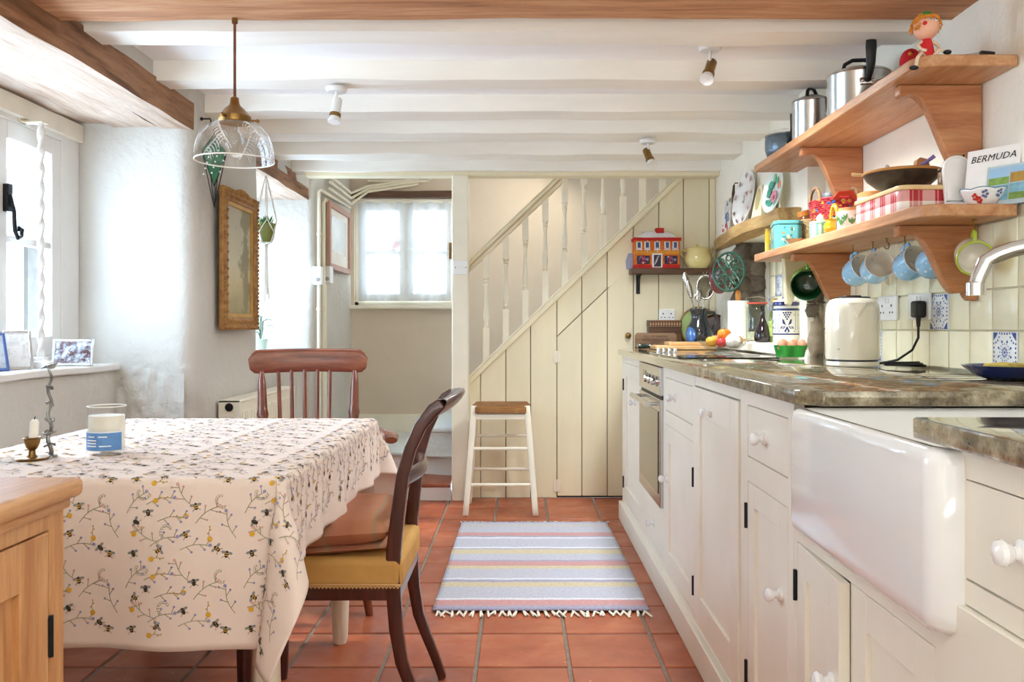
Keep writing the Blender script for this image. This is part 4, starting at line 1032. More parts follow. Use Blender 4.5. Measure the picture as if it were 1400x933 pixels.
pk = thing('pink_cushion', 'pink cushion with a dark floral edge, topmost on the farmhouse armchair', 'cushion', Mw @ Vector((.012, -.01, SZW+.143)), rz=wc.rotation_euler.z)
obj('cushion_cover', cushion(.40, .36, .06, 6), _patt('pink_floral', '#c9577b', '#d86f92', '#e08aa6', 14), pk, smooth=80)
mb = MB(); n = 60; mb.tube([((.196*math.copysign(min(1, abs(1.35*math.cos(2*PI*i/n))), math.cos(2*PI*i/n))), .176*math.copysign(min(1, abs(1.35*math.sin(2*PI*i/n))), math.sin(2*PI*i/n)), 0) for i in range(n)], .007, 8, True)
obj('fringe_edge', mb, _patt('dark_floral_edge', '#2d2c3f', '#5a3550', '#c9a9b5', 60), pk)

# ------------------------------------------------------------------ STOOL
so = thing('rush_stool', 'cream painted bar stool with a woven rush seat in front of the stairs', 'stool', (-.107, 4.965, 0))
SH = .625; Lg = {}
for sx in (-1, 1):
    for sy in (-1, 1):
        top = Vector((sx*.152, sy*.118, SH)); bot = Vector((sx*.200, sy*.162, 0)); Lg[sx, sy] = (top, bot)
        mb = MB(); pts = []
        n = 10
        for i in range(n+1):
            t = i/n; p = top.lerp(bot, t**1.25); pts.append(p)
        vs = []
        rings = [[(p.x-.017, p.y-.014, p.z), (p.x+.017, p.y-.014, p.z), (p.x+.017, p.y+.014, p.z), (p.x-.017, p.y+.014, p.z)] for p in pts]
        loft(mb, rings[::-1]); obj('leg', mb, CREAM2, so, bev=.004, smooth=50)
def lp(k, z):
    a, b = Lg[k]; t = ((SH-z)/SH)**(1/1.25); t = (SH-z)/SH
    return a.lerp(b, t)
for z, dz in ((.40, .0), (.195, 0)):
    for sy in (-1, 1): obj('rung', MB().tube([lp((-1, sy), z+.02*sy), lp((1, sy), z+.02*sy)], .0095, 8), CREAM2, so)
for sx in (-1, 1): 
    for z in (.29,): obj('rung', MB().tube([lp((sx, -1), z), lp((sx, 1), z)], .0095, 8), CREAM2, so)
obj('seat_rail', MB().box(-.145, .145, -.132, -.108, .545, .578).box(-.145, .145, .108, .132, .545, .578).box(-.166, -.142, -.11, .11, .545, .578).box(.142, .166, -.11, .11, .545, .578), CREAM2, so, bev=.003)
RUSH = wood('woven_rush', '#5a3417', '#8a5a2e', '#b58449', 'x', 5, .8, 6, .5, knots=False)
mb = MB()
for k in range(34):      # strands wrapped over the rails, meeting on the diagonals
    t = -1+2*(k+.5)/34
    for s in (-1, 1):
        x = t*.146
        mb.tube([(x, s*.142, .585), (x, s*.140, .612), (x, s*.118, .625), (x*.985, s*abs(t)*.112, .620)], .0052, 6)
        y = t*.112
        mb.tube([(s*.168, y, .585), (s*.167, y, .612), (s*.150, y, .625), (s*max(abs(t), .02)*.144, y, .620)], .0052, 6)
o = obj('rush_seat', mb, RUSH, so, smooth=60); o['kind'] = 'stuff'
obj('seat_core', MB().box(-.142, .142, -.118, .118, .585, .615), RUSH, so)

# ------------------------------------------------------------------ RUG
def rug_mat():
    m, nt, b = NT('woven_rag_rug'); tc = N(nt, 'ShaderNodeTexCoord'); sp = N(nt, 'ShaderNodeSeparateXYZ'); L(nt, tc.outputs['Object'], sp.inputs[0])
    mr = N(nt, 'ShaderNodeMapRange'); mr.inputs[1].default_value = -.712; mr.inputs[2].default_value = .712; L(nt, sp.outputs[1], mr.inputs[0])
    G, Wt, Pk, Yl, Lv = '#c6c6d0', '#e6e6ea', '#d3a09c', '#d8caa6', '#aeaabf'
    st = [(0, Lv), (.03, Pk), (.075, Wt), (.09, G), (.195, Yl), (.235, Lv), (.26, Wt), (.275, G), (.375, Yl), (.405, Pk), (.455, Lv), (.47, G), (.545, Yl), (.60, Lv), (.612, Wt), (.63, G), (.745, Wt), (.765, Lv), (.785, Pk), (.83, G), (.93, Yl), (.945, G), (.985, Lv)]
    c = ramp(nt, mr.outputs[0], [(p, C(h)) for p, h in st], 'CONSTANT')
    # herringbone weave
    ax = N(nt, 'ShaderNodeMath', operation='PINGPONG'); ax.inputs[1].default_value = .012; L(nt, sp.outputs[1], ax.inputs[0])
    ad = N(nt, 'ShaderNodeMath', operation='ADD'); L(nt, ax.outputs[0], ad.inputs[0]); L(nt, sp.outputs[0], ad.inputs[1])
    pp = N(nt, 'ShaderNodeMath', operation='PINGPONG'); pp.inputs[1].default_value = .005; L(nt, ad.outputs[0], pp.inputs[0])
    fr = N(nt, 'ShaderNodeMapRange'); fr.inputs[2].default_value = .005; L(nt, pp.outputs[0], fr.inputs[0])
    mx = N(nt, 'ShaderNodeMix', data_type='RGBA', blend_type='MULTIPLY'); mx.inputs[0].default_value = .7; L(nt, c, mx.inputs[6]); L(nt, ramp(nt, fr.outputs[0], [(.3, (.74, .72, .77)), (.6, (1, 1, 1))]), mx.inputs[7])
    m2 = N(nt, 'ShaderNodeMix', data_type='RGBA', blend_type='MULTIPLY'); m2.inputs[0].default_value = .6; L(nt, mx.outputs[2], m2.inputs[6]); L(nt, ramp(nt, nz(nt, tc.outputs['Object'], 70, 4), [(.35, (.75, .75, .78)), (.6, (1, 1, 1))]), m2.inputs[7])
    L(nt, m2.outputs[2], b.inputs['Base Color']); b.inputs['Roughness'].default_value = .95
    bump(nt, b, fr.outputs[0], .5, .003); return m
rg = thing('rag_rug', 'striped pale cotton rag rug with knotted fringes on the tile floor', 'rug', (.083, 3.885, 0))
mb = MB(); RWd, RLn = .410, .712
def rugf(u, v):
    a, b = 2*u-1, 2*v-1; x = a*(RWd-.014*b*0-.012*(b*.5+.5))+.006*noise.noise(Vector((b*4, a, 2))); y = b*RLn+.006*noise.noise(Vector((a*3, b, 5)))
    return (x, y, .0075+.002*noise.noise(Vector((a*4, b*6, 0)))+.0015*noise.noise(Vector((a*14, b*18, 3))))
mb.grid(rugf, 40, 60)
o = obj('weave', mb, rug_mat(), rg, smooth=80); sd = o.modifiers.new('thick', 'SOLIDIFY'); sd.thickness = .006; sd.offset = -1
mb = MB()
for e in (-1, 1):
    for k in range(30):
        x = -RWd+.02+(2*RWd-.04)*k/29; y0 = e*(RLn-.004)
        for q in range(2):
            l = random.uniform(.035, .065) if e < 0 else random.uniform(.03, .05); sw = random.uniform(-.02, .03)
            mb.tube([(x, y0, .005), (x+sw*.4, y0+e*l*.5, .006), (x+sw, y0+e*l, .004)], [.0045, .0045, .0035], 6)
obj('fringe', mb, pm('ivory_cotton', '#e9e2d2', .95, var=.06), rg, kind='stuff')

# ------------------------------------------------------------------ PINE CUPBOARD at the left edge
pc = thing('pine_cupboard', 'low honey pine cupboard with a panelled door at the left edge', 'cupboard', (0, 0, 0))
PXF = -.728
obj('body', MB().box(-1.25, PXF-.024, .15, 1.345, .03, .805), CAB_Z, pc)
obj('top', MB().box(-1.27, -.703, .12, 1.362, .808, .838), CAB_Y, pc, bev=.010, bseg=3)
obj('moulding', MB().box(-1.26, -.718, .14, 1.350, .79, .808), CAB_Y, pc, bev=.006, bseg=2)
obj('face_frame', MB().box(PXF-.024, PXF, 1.305, 1.345, .03, .80).box(PXF-.024, PXF, .15, .20, .03, .80).box(PXF-.024, PXF, .20, 1.305, .765, .80).box(PXF-.024, PXF, .20, 1.305, .03, .10), CAB_Z, pc, bev=.002)
for (a, b) in ((.755, 1.302), (.203, .751)):
    d = obj('door', MB().box(PXF-.02, PXF, a, a+.075, .103, .762).box(PXF-.02, PXF, b-.075, b, .103, .762).box(PXF-.02, PXF, a+.075, b-.075, .69, .762).box(PXF-.02, PXF, a+.075, b-.075, .103, .19), CAB_Z, pc, bev=.002)
    obj('panel', MB().box(PXF-.019, PXF-.012, a+.07, b-.07, .185, .695), CAB_Z, d)
    for z in (.60, .25):
        hy = b+.002 if a > .5 else a-.002
        obj('hinge', MB().box(PXF-.004, PXF+.002, hy-.005, hy+.005, z-.03, z+.03).lathe([(.004, -.032), (.004, .032)], 8, TR(PXF+.002, hy, z)), IRON, d)
    obj('knob', MB().lathe([(.008, 0), (.008, .01), (.018, .02), (.018, .026), (0, .032)], 16, TR(PXF, a+.04 if a > .5 else b-.04, .45, 0, PI/2, 0)), CAB_Z, d)
# ------------------------------------------------------------------ PENDANT LAMP
pl = thing('pendant_lamp', 'etched clear glass bell pendant lamp hanging over the table', 'lamp', (-.862, 2.548, 0))
SHB = 1.080-(220-447)/1150*2.548          # lower rim of the shade
mb = MB()
n = 60; top_z, bot_z = 2.012, SHB+.185
for k in range(3):
    mb.tube([(.0022*math.cos(i*.9+k*2.09), .0022*math.sin(i*.9+k*2.09), top_z-(top_z-bot_z)*i/n) for i in range(n+1)], .0024, 6)
obj('flex', mb, pm('brown_braided_flex', '#7a4a30', .8), pl)
obj('hook_plate', MB().lathe([(.009, -.012), (.009, .004), (0, .006)], 12, TR(0, 0, 2.012)), BRASS, pl)
obj('gallery', MB().lathe([(.046, .138), (.048, .142), (.048, .158), (.043, .162), (.030, .180), (.018, .190), (.014, .198), (.012, .214), (.006, .218), (0, .218)], 28, TR(0, 0, SHB-.024)), BRASS, pl)
for k in range(3):
    a = k*2*PI/3+.3; obj('screw', MB().tube([(.047*math.cos(a), .047*math.sin(a), SHB+.125), (.064*math.cos(a), .064*math.sin(a), SHB+.125)], .0035, 8).ball(.006, 8, 6, TR(.066*math.cos(a), .066*math.sin(a), SHB+.125)), BRASS, pl)
prof = [(.044, .118), (.060, .114), (.080, .102), (.098, .081), (.109, .055), (.115, .027), (.117, .0)]
mb = MB(); mb.lathe(prof+[(r-.0025, z-.0002 if z > .001 else 0) for r, z in prof[::-1]], 48, TR(0, 0, SHB), cap=False)
shd = obj('shade', mb, GLASS, pl, smooth=80)
m, nt, b = NT('etched_glass'); v = coords(nt); tr = N(nt, 'ShaderNodeBsdfTransparent'); d_ = N(nt, 'ShaderNodeBsdfDiffuse'); d_.inputs[0].default_value = (.95, .95, .95, 1)
mx = N(nt, 'ShaderNodeMixShader'); L(nt, ramp(nt, nz(nt, v, 40, 2), [(.3, (.30,)*3), (.7, (.55,)*3)]), mx.inputs[0]); L(nt, tr.outputs[0], mx.inputs[1]); L(nt, d_.outputs[0], mx.inputs[2]); L(nt, mx.outputs[0], nt.nodes['Material Output'].inputs[0]); ETCH = m
def shade_pt(a, t):
    i = t*(len(prof)-1); k = min(int(i), len(prof)-2); f = i-k
    r = prof[k][0]*(1-f)+prof[k+1][0]*f+.0008; z = prof[k][1]*(1-f)+prof[k+1][1]*f
    return Vector((r*math.cos(a), r*math.sin(a), SHB+z))
mb = MB()
for g_ in range(6):          # feather sprays cut into the glass
    a0 = g_*PI/3+.2
    for k in range(9):
        t0 = .30+.055*k; c = a0+.05*k
        for s in (-1, 1):
            p0, p1, p2 = shade_pt(c, t0), shade_pt(c+s*.10, t0+.05), shade_pt(c+s*.17, t0+.16 if t0 < .8 else .97)
            mb.tube([p0, p1, p2], [.0016, .0014, .0006], 4)
obj('etched_sprays', mb, ETCH, shd, kind='stuff')
obj('rim', MB().tube([(.1158*math.cos(a*PI/24), .1158*math.sin(a*PI/24), SHB) for a in range(48)], .0022, 6, True), pm('frosted_rim', '#f5f5f0', .3), shd)
obj('bulb', MB().lathe([(0, .04), (.016, .044), (.028, .058), (.030, .074), (.024, .094), (.014, .112), (.013, .14)], 20, TR(0, 0, SHB-.018)), GLASS, pl)

# ------------------------------------------------------------------ CEILING SPOTLIGHTS
def spot(loc, aim, label, arm=.05, watts=68):
    t = thing('ceiling_spotlight', label, 'spotlight', loc, group='ceiling spotlights')
    obj('ceiling_rose', MB().lathe([(.042, 0), (.042, -.010), (.036, -.018), (0, -.019)], 24), WHITE, t)
    obj('arm', MB().tube([(0, 0, -.015), (0, 0, -.015-arm)], .006, 8), WHITE, t)
    M = frame_to(Vector((0, 0, -.02-arm)), aim)
    h = obj('lamp_head', MB().lathe([(0, -.035), (.016, -.035), (.019, -.03), (.019, .03), (.0205, .032)], 20, M), BRASS if 'brass' in label else WHITE, t)
    obj('collar', MB().lathe([(.0205, .028), (.0225, .030), (.0225, .042), (.0215, .044)], 20, M), BRASS, h)
    obj('bulb', MB().lathe([(.019, .042), (.026, .060), (.026, .066), (.010, .067), (0, .066)], 20, M), WHITE, h)
    d = bpy.data.lights.new('spotlight_beam', 'SPOT'); d.energy = watts; d.spot_size = math.radians(165); d.spot_blend = 1.0; d.shadow_soft_size = .10; d.color = (.93, 1.0, 1.03)
    o = bpy.data.objects.new('spotlight_beam', d); COL.objects.link(o); o.parent = t
    o.location = M @ Vector((0, 0, .11)); o.rotation_euler = Vector((0, 0, -1)).to_track_quat('-Z', 'Y').to_euler()
spot((-.722, 3.32, Z_JOIST-.012), (-.10, -.2, -1), 'small white spotlight on the ceiling joist left of centre', .055, 8)
spot((.700, 3.085, Z_CEIL), (-.35, -.55, -.9), 'brass and white spotlight hanging above the saucepan shelf', .06)
spot((.650, 4.25, Z_JOIST-.012), (.25, -.5, -.9), 'brass and white spotlight nearest the stair balustrade', .055, 48)

# ------------------------------------------------------------------ LEFT WALL THINGS
# ornate gilt picture
GILT = pm('worn_gilt', '#8d5f33', .5, metal=.25, var=.3, vs=30, bmp=.8, bs=60, col2='#b88a4e', bd=.006)
pw, ph = .500, .662
gp = thing('gilt_picture', 'tall landscape painting in an ornate gilt frame between the left windows', 'picture', (WALL_L+.036, 4.07, 1.065))
mb = MB()
for (a, b, z0, z1) in ((-pw/2, -pw/2+.06, 0, ph), (pw/2-.06, pw/2, 0, ph), (-pw/2+.06, pw/2-.06, 0, .06), (-pw/2+.06, pw/2-.06, ph-.06, ph)):
    mb.box(-.012, .014, a, b, z0, z1)
fr_ = obj('frame', mb, GILT, gp, bev=.006, bseg=2)
mb = MB(); i_ = .068
for (a, b, z0, z1) in ((-pw/2+.052, -pw/2+i_+.012, .052, ph-.052), (pw/2-i_-.012, pw/2-.052, .052, ph-.052), (-pw/2+i_, pw/2-i_, .052, i_+.012), (-pw/2+i_, pw/2-i_, ph-i_-.012, ph-.052)): mb.box(-.006, .006, a, b, z0, z1)
obj('inner_slip', mb, pm('gilt_slip', '#c49a55', .4, metal=.4, var=.2), fr_, bev=.003)
mb = MB()
def bead(y, z, r): mb.ball(r, 7, 5, TR(.014, y, z))
k = 0
for q in range(34):
    z = .012+q*(ph-.024)/33
    for y in (-pw/2+.012, pw/2-.012): bead(y, z, .0075+.002*(q % 2))
    if q % 2 == 0:
        for y in (-pw/2+.04, pw/2-.04): bead(y, z, .009)
for q in range(26):
    y = -pw/2+.012+q*(pw-.024)/25
    for z in (.012, ph-.012): bead(y, z, .0075+.002*(q % 2))
    if q % 2 == 0:
        for z in (.038, ph-.038): bead(y, z, .009)
for q in range(9): bead((q-4)*.022, ph+.004-.0009*(q-4)**2, .011)
obj('carved_beading', mb, GILT, fr_, kind='stuff')
m, nt, b = NT('old_landscape_painting'); tc = N(nt, 'ShaderNodeTexCoord'); v = tc.outputs['Object']; sp = N(nt, 'ShaderNodeSeparateXYZ'); L(nt, v, sp.inputs[0])
mr = N(nt, 'ShaderNodeMapRange'); mr.inputs[1].default_value = .07; mr.inputs[2].default_value = .60; L(nt, sp.outputs[2], mr.inputs[0])
nn = nz(nt, v, 9, 6); ad = N(nt, 'ShaderNodeMath', operation='MULTIPLY_ADD'); ad.inputs[1].default_value = .35; L(nt, nn, ad.inputs[0]); L(nt, mr.outputs[0], ad.inputs[2])
sky = ramp(nt, ad.outputs[0], [(.15, C('#9a8f6a')), (.32, C('#b8ad86')), (.45, C('#c9bd94')), (.6, C('#cfc9ae')), (.9, C('#c3bfa8')), (1.0, C('#bdb9a4'))])
# trees: darker mass on the right half
dy = N(nt, 'ShaderNodeMath', operation='MULTIPLY_ADD'); dy.inputs[1].default_value = 2.2; dy.inputs[2].default_value = -.05; L(nt, sp.outputs[1], dy.inputs[0])
t2 = N(nt, 'ShaderNodeMath', operation='ADD'); L(nt, dy.outputs[0], t2.inputs[0]); L(nt, nz(nt, v, 11, 5), t2.inputs[1])
t3 = N(nt, 'ShaderNodeMath', operation='ABSOLUTE'); t4 = N(nt, 'ShaderNodeMath', operation='SUBTRACT'); t4.inputs[1].default_value = .68; L(nt, t2.outputs[0], t4.inputs[0]); L(nt, t4.outputs[0], t3.inputs[0])
msk = ramp(nt, t3.outputs[0], [(.08, (.85,)*3), (.2, (0,)*3)])
mx = N(nt, 'ShaderNodeMix', data_type='RGBA'); L(nt, msk, mx.inputs[0]); L(nt, sky, mx.inputs[6]); mx.inputs[7].default_value = (*C('#8c8468'), 1)
L(nt, mx.outputs[2], b.inputs['Base Color']); b.inputs['Roughness'].default_value = .7
obj('canvas', MB().box(-.008, -.003, -pw/2+.055, pw/2-.055, .055, ph-.055), m, gp)
# hanging green glass kite
gk = thing('glass_kite_ornament', 'green leaded glass ornament with wire tail hanging on the wall corner', 'ornament', (WALL_L+.062, 3.66, 1.62), rz=-.95)
GG = pm('green_stained_glass', '#2f6a4a', .15, var=.3, vs=30, coat=.5)
kite = [(0, .30), (.055, .225), (.0, .06), (-.055, .225)]
obj('glass', MB().prism([(0, .29), (.05, .222), (0, .08), (-.05, .222)], -.003, .003, 'yz'), GG, gp if False else gk)
mb = MB()
for q in ((.0, .30), (.055, .222)): pass
P3 = lambda a, z, x=0: (x, a, z)
for a, c in (((0, .295), (.052, .222)), ((.052, .222), (0, .07)), ((0, .07), (-.052, .222)), ((-.052, .222), (0, .295)), ((-.052, .222), (.052, .222)), ((0, .295), (0, .07)), ((-.025, .15), (.03, .15)), ((.052, .222), (.0, -.02)), ((-.052, .222), (0, -.02)), ((-.02, .17), (0, -.02)), ((.02, .17), (0, -.02))):
    mb.tube([P3(*a), P3(*c)], .0022, 6)
mb.tube([(.0, .0, .29), (0, .0, .34)], .0018, 5)
obj('lead_wire', mb, IRON, gk)
mb = MB()
for q in range(14): mb.ball(.0045, 6, 4, TR(.004, -.045+.09*((q*5) % 14)/13, .12+.012*q*.7))
obj('glass_beads', mb, pm('pale_beads', '#cfd8cf', .2), gk, kind='stuff')
solo('wall_hook', MB().tube([(WALL_L+.005, 3.66, 1.985), (WALL_L+.045, 3.66, 1.985), (WALL_L+.050, 3.66, 1.967), (WALL_L+.045, 3.66, 1.957), (WALL_L+.040, 3.66, 1.965)], .0035, 8).ball(.008, 8, 6, TR(WALL_L+.008, 3.66, 1.985)), IRON, 'small black hook holding the green glass ornament', 'hook')
# macrame planter
hp = thing('hanging_planter', 'olive plant pot in a white macrame hanger before the second window', 'planter', (-1.425, 4.73, 0))
ZP = 1.555; ROPE = pm('white_cotton_rope', '#e6e0d8', .95, var=.08, vs=40)
obj('pot', MB().shell([(.034, ZP), (.043, ZP+.02), (.050, ZP+.06), (.053, ZP+.105)], .004, 28), pm('olive_glaze', '#7f8544', .3, var=.12, vs=10), hp)
obj('soil', MB().lathe([(0, ZP+.092), (.047, ZP+.092)], 20), pm('potting_soil', '#4a3426', .95, var=.3, vs=40), hp)
mb = MB(); rr = random.Random(3)
for k in range(46):
    a, r_ = rr.uniform(0, 2*PI), rr.uniform(.01, .05); h = rr.uniform(.02, .055)
    b_ = Vector((r_*.5*math.cos(a), r_*.5*math.sin(a), ZP+.095)); t_ = Vector((r_*math.cos(a)*1.1, r_*math.sin(a)*1.1, ZP+.095+h)); s_ = Vector((-math.sin(a), math.cos(a), 0))*.007
    md = b_.lerp(t_, .65)
    mb.add([b_, md+s_, t_, md-s_], [(0, 1, 2, 3)])
obj('leaves', mb, pm('fresh_leaf', '#4f8f3a', .5, var=.25, vs=20), hp, smooth=0, kind='stuff')
mb = MB(); TOP = Vector((0, 0, 1.935))
for k in range(8):
    a = k*PI/4; sg = 1 if k % 2 else -1; a2 = (k+sg)*PI/4
    q1 = Vector((.058*math.cos((k//2)*PI/2+.4), .058*math.sin((k//2)*PI/2+.4), ZP+.125))
    mid = Vector((.056*math.cos((k//2+.5*sg)*PI/2+.4), .056*math.sin((k//2+.5*sg)*PI/2+.4), ZP+.055)); low = Vector((.040*math.cos((k//2+.0)*PI/2+.4+sg*.9), .04*math.sin((k//2)*PI/2+.4+sg*.9), ZP+.004))
    mb.tube([TOP, TOP.lerp(q1, .5)+Vector((.004*sg, 0, 0)), q1, mid, low, Vector((0, 0, ZP-.018))], .0032, 6)
obj('macrame_cords', mb, ROPE, hp, smooth=60, kind='stuff')
mb = MB(); mb.lathe([(.010, ZP-.032), (.012, ZP-.018), (.008, ZP-.010)], 10)
for k in range(12):
    a = rr.uniform(0, 2*PI); l = rr.uniform(.26, .32)
    mb.tube([(.005*math.cos(a), .005*math.sin(a), ZP-.02), (.010*math.cos(a), .010*math.sin(a), ZP-.02-l*.5), (.008*math.cos(a)+rr.uniform(-.004, .010), .012*math.sin(a), ZP-.02-l*.85), (.016*math.cos(a)+.004, .016*math.sin(a), ZP-.02-l)], .0026, 5)
obj('tassel', mb, ROPE, hp, kind='stuff')
# sill plant in window 2
sp_ = thing('sill_plant', 'small leafy plant in a pale green pot on the second window sill', 'plant', (-1.50, 4.90, .933))
sp_.location = (-1.515, 4.93, .933)
obj('pot', MB().shell([(.030, 0), (.038, .07), (.040, .075)], .004, 20), pm('pale_green_pot', '#c9dcd0', .4), sp_)
for k in range(9):
    a = k*2.4; mb = MB(); h = .09+.018*k
    d = Vector((math.cos(a), math.sin(a), 0)); s = Vector((-d.y, d.x, 0))*.013
    b_ = Vector((0, 0, .06)); m1 = Vector((0, 0, h))+d*.02; m2 = m1+d*.045+Vector((0, 0, .012)); t_ = m1+d*.085
    mb.add([b_, m1+s*.4, m2+s, t_, m2-s, m1-s*.4], [(0, 1, 5), (1, 2, 4, 5), (2, 3, 4)])
    obj('leaf', mb, pm('dark_green_leaf', '#5f7f66', .4, var=.2), sp_)
# radiator
rd = thing('panel_radiator', 'cream panel radiator on the wall beneath the gilt picture', 'radiator', (0, 0, 0))
RX0, RX1, RY0, RY1, RZ0, RZ1 = WALL_L+.012, -1.278, 3.85, 4.79, .16, .743
RADC = pm('radiator_cream', '#ece5d3', .4, var=.02)
mb = MB(); mb.box(RX1-.014, RX1-.004, RY0+.006, RY1-.006, RZ0, RZ1-.004); mb.box(RX0, RX0+.012, RY0+.006, RY1-.006, RZ0, RZ1-.02)
for k in range(27): mb.box(RX1-.004, RX1+.003, RY0+.04+k*.0325, RY0+.058+k*.0325, RZ0+.03, RZ1-.055)
obj('panel', mb, RADC, rd, bev=.002)
obj('top_grille', MB().box(RX0, RX1, RY0, RY1, RZ1-.012, RZ1), RADC, rd, bev=.003)
e_ = obj('end_plate', MB().box(RX0, RX1, RY0, RY0+.006, RZ0, RZ1-.001), RADC, rd, bev=.002); obj('end_plate', MB().box(RX0, RX1, RY1-.006, RY1, RZ0, RZ1-.001), RADC, rd, bev=.002)
obj('air_vent', MB().lathe([(.019, 0), (.019, .003), (.013, .003), (.013, .0015), (.006, .0015), (.006, .004), (0, .004)], 20, TR((RX0+RX1)/2, RY0, RZ1-.032, PI/2)), IRON, e_)
obj('wall_pipe', MB().tube([(RX0+.03, RY1-.05, RZ0), (RX0+.03, RY1-.05, .0)], .008).tube([(RX0+.03, RY0+.05, RZ0), (RX0+.03, RY0+.05, .0)], .008), RADC, rd)
# pipework
PIPE = pm('painted_pipe', '#eae2cc', .4)
pp = thing('heating_pipes', 'bundle of cream painted pipes running up the far left corner', 'pipes', (0, 0, 0))
WL = lambda y: WALL_L2-.03+(y-5.6)*.027
runs = [[(WL(5.64)+.03, 5.64, .02), (WL(5.64)+.03, 5.64, 1.99), (WL(5.66)+.03, 5.70, 2.005), (WL(6)+.03, 6.62, 2.02)],
        [(WL(5.76)+.03, 5.76, .02), (WL(5.76)+.03, 5.76, 1.93), (WL(5.78)+.03, 5.81, 1.955), (WL(6)+.03, 6.3, 1.96)],
        [(WL(5.58)+.045, 5.53, .94), (WL(5.58)+.06, 5.53, 2.02)]]
for r_ in runs[:2]: obj('pipe', MB().tube(r_, .0125, 10), PIPE, pp, smooth=60)
for dz in (0, .045, .085): obj('pipe', MB().tube([(-1.33+.10*dz, 5.9, 2.05+dz), (-1.30, 6.5, 2.03+dz), (-1.20, 6.66, 2.15+dz*.5), (-.80, 6.668, 2.21+dz*.5)], .011, 10), PIPE, pp, smooth=60)
obj('pipe', MB().tube([(-1.20, 6.665, 2.235), (-.725, 6.665, 2.235), (-.70, 6.665, 2.26), (-.70, 6.665, 2.38)], .011, 10), PIPE, pp, smooth=60)
for z in (1.2, 1.7, .75): 
    for y in (5.64, 5.76): obj('pipe_clip', MB().lathe([(.017, -.01), (.017, .01)], 12, TR(WL(y)+.03, y, z)), PIPE, pp)
obj('cable_trunking', MB().box(WL(5.86)-.02, WL(5.86)+.022, 5.85, 5.88, .3, 1.98), PIPE, pp)
for (y, z, s, lb_) in ((5.60, 1.42, .03, 'white timer box left of the far corner pipes'), (5.86, 1.44, .045, 'white thermostat box right of the far corner pipes')):
    t = thing('wall_control', lb_, 'control box', (WL(y)+.05, y, z-.04))
    obj('casing', MB().box(-.045, .012, -s, s, -.02, .10), PLASTIC, t, bev=.004); obj('dial', MB().lathe([(.014, 0), (.013, .012), (0, .013)], 14, TR(-.01, -s, .012, PI/2)), pm('grey_dial', '#9b9a98', .4), t)
# small framed print on far left wall
m, nt, b = NT('pale_watercolour'); tc = N(nt, 'ShaderNodeTexCoord')
L(nt, ramp(nt, nz(nt, tc.outputs['Object'], 7, 5), [(.3, C('#cfd6d6')), (.5, C('#e4e3dc')), (.65, C('#dccfc0')), (.8, C('#b9c3c0'))]), b.inputs['Base Color']); b.inputs['Roughness'].default_value = .25
fp = thing('framed_print', 'pale watercolour print in a pink-brown frame beside the corner pipes', 'picture', (WALL_L2+.022, 6.19, 1.485))
fw, fh = .36, .475
PINKW = pm('pinkish_wood_frame', '#b98f7c', .5, var=.1)
mb = MB().box(-.016, .012, -fw, -fw+.04, 0, fh).box(-.016, .012, fw-.04, fw, 0, fh).box(-.016, .012, -fw+.04, fw-.04, 0, .04).box(-.016, .012, -fw+.04, fw-.04, fh-.04, fh); obj('frame', mb, PINKW, fp, bev=.002)
obj('mount', MB().box(-.01, -.004, -fw+.035, fw-.035, .035, fh-.035), pm('ivory_mount', '#f0ece2', .6), fp); obj('print', MB().box(-.006, -.003, -fw+.12, fw-.12, .13, fh-.09), m, fp)
# window-side pole, photo frames, plug
tp3 = thing('twisted_pole', 'white barley-twist pole standing in front of the left window', 'pole', (-1.80, 3.165, 0))
mb = MB(); n = 90
def tw_(u, v):
    z = .962+.885*u; a = v*2*PI; lob = 1+.30*math.cos(2*(a-u*40)); r = .0108*lob
    return (r*math.cos(a), r*math.sin(a), z)
mb.grid(tw_, 150, 16); obj('twist', mb, WHITE, tp3, smooth=80)
obj('bracket', MB().box(-.075, .02, -.02, .02, 1.845, 1.853).box(-.075, -.062, -.03, .03, 1.845, 1.90), pm('ivory_bracket', '#ded3bb', .5), tp3, bev=.002)
obj('foot_bracket', MB().box(-.02, .03, -.035, .035, .926, .935).box(-.018, .018, -.018, .018, .935, .966), WHITE, tp3, bev=.003)
PHOTO = []
def photo_mat(nm, cols, s):
    m, nt, b = NT(nm); tc = N(nt, 'ShaderNodeTexCoord'); L(nt, ramp(nt, nz(nt, tc.outputs['Object'], s, 5, .7), [(p, C(c)) for p, c in cols], 'LINEAR'), b.inputs['Base Color']); b.inputs['Roughness'].default_value = .12; return m
def photo_frame(label, loc, rz, w, h, pm_, col=WHITE, lean=.22):
    t = thing('photo_frame', label, 'photo frame', loc, rot=(-lean, 0, rz), group='photo frames on the window sill')
    f_ = .010
    obj('frame', MB().box(-w/2, -w/2+f_, -.006, .006, 0, h).box(w/2-f_, w/2, -.006, .006, 0, h).box(-w/2+f_, w/2-f_, -.006, .006, 0, f_).box(-w/2+f_, w/2-f_, -.006, .006, h-f_, h), col, t, bev=.0015)
    obj('photo', MB().box(-w/2+f_-.002, w/2-f_+.002, -.003, -.001, f_-.002, h-f_+.002), pm_, t)
    obj('backing', MB().box(-w/2+.004, w/2-.004, 0, .005, .004, h-.004), IRON, t)
    ln = h*.62; obj('easel_leg', MB().prism([(0, h*.62), (.004, h*.62), (ln*.55, .01), (ln*.50, .0)], -.015, .015, 'yz'), pm('navy_card', '#2f3a5c', .7), t)
    return t
photo_frame('colour photo of a group of people in a silver frame on the sill', (-1.755, 3.30, .9265), .22, .150, .108, photo_mat('group_photo', [(.3, '#2c3038'), (.45, '#6d4a4a'), (.52, '#8d98a5'), (.6, '#d9cfc6'), (.7, '#6f8fb5')], 30), pm('silver_frame', '#d8d6d2', .25, metal=.7), .30)
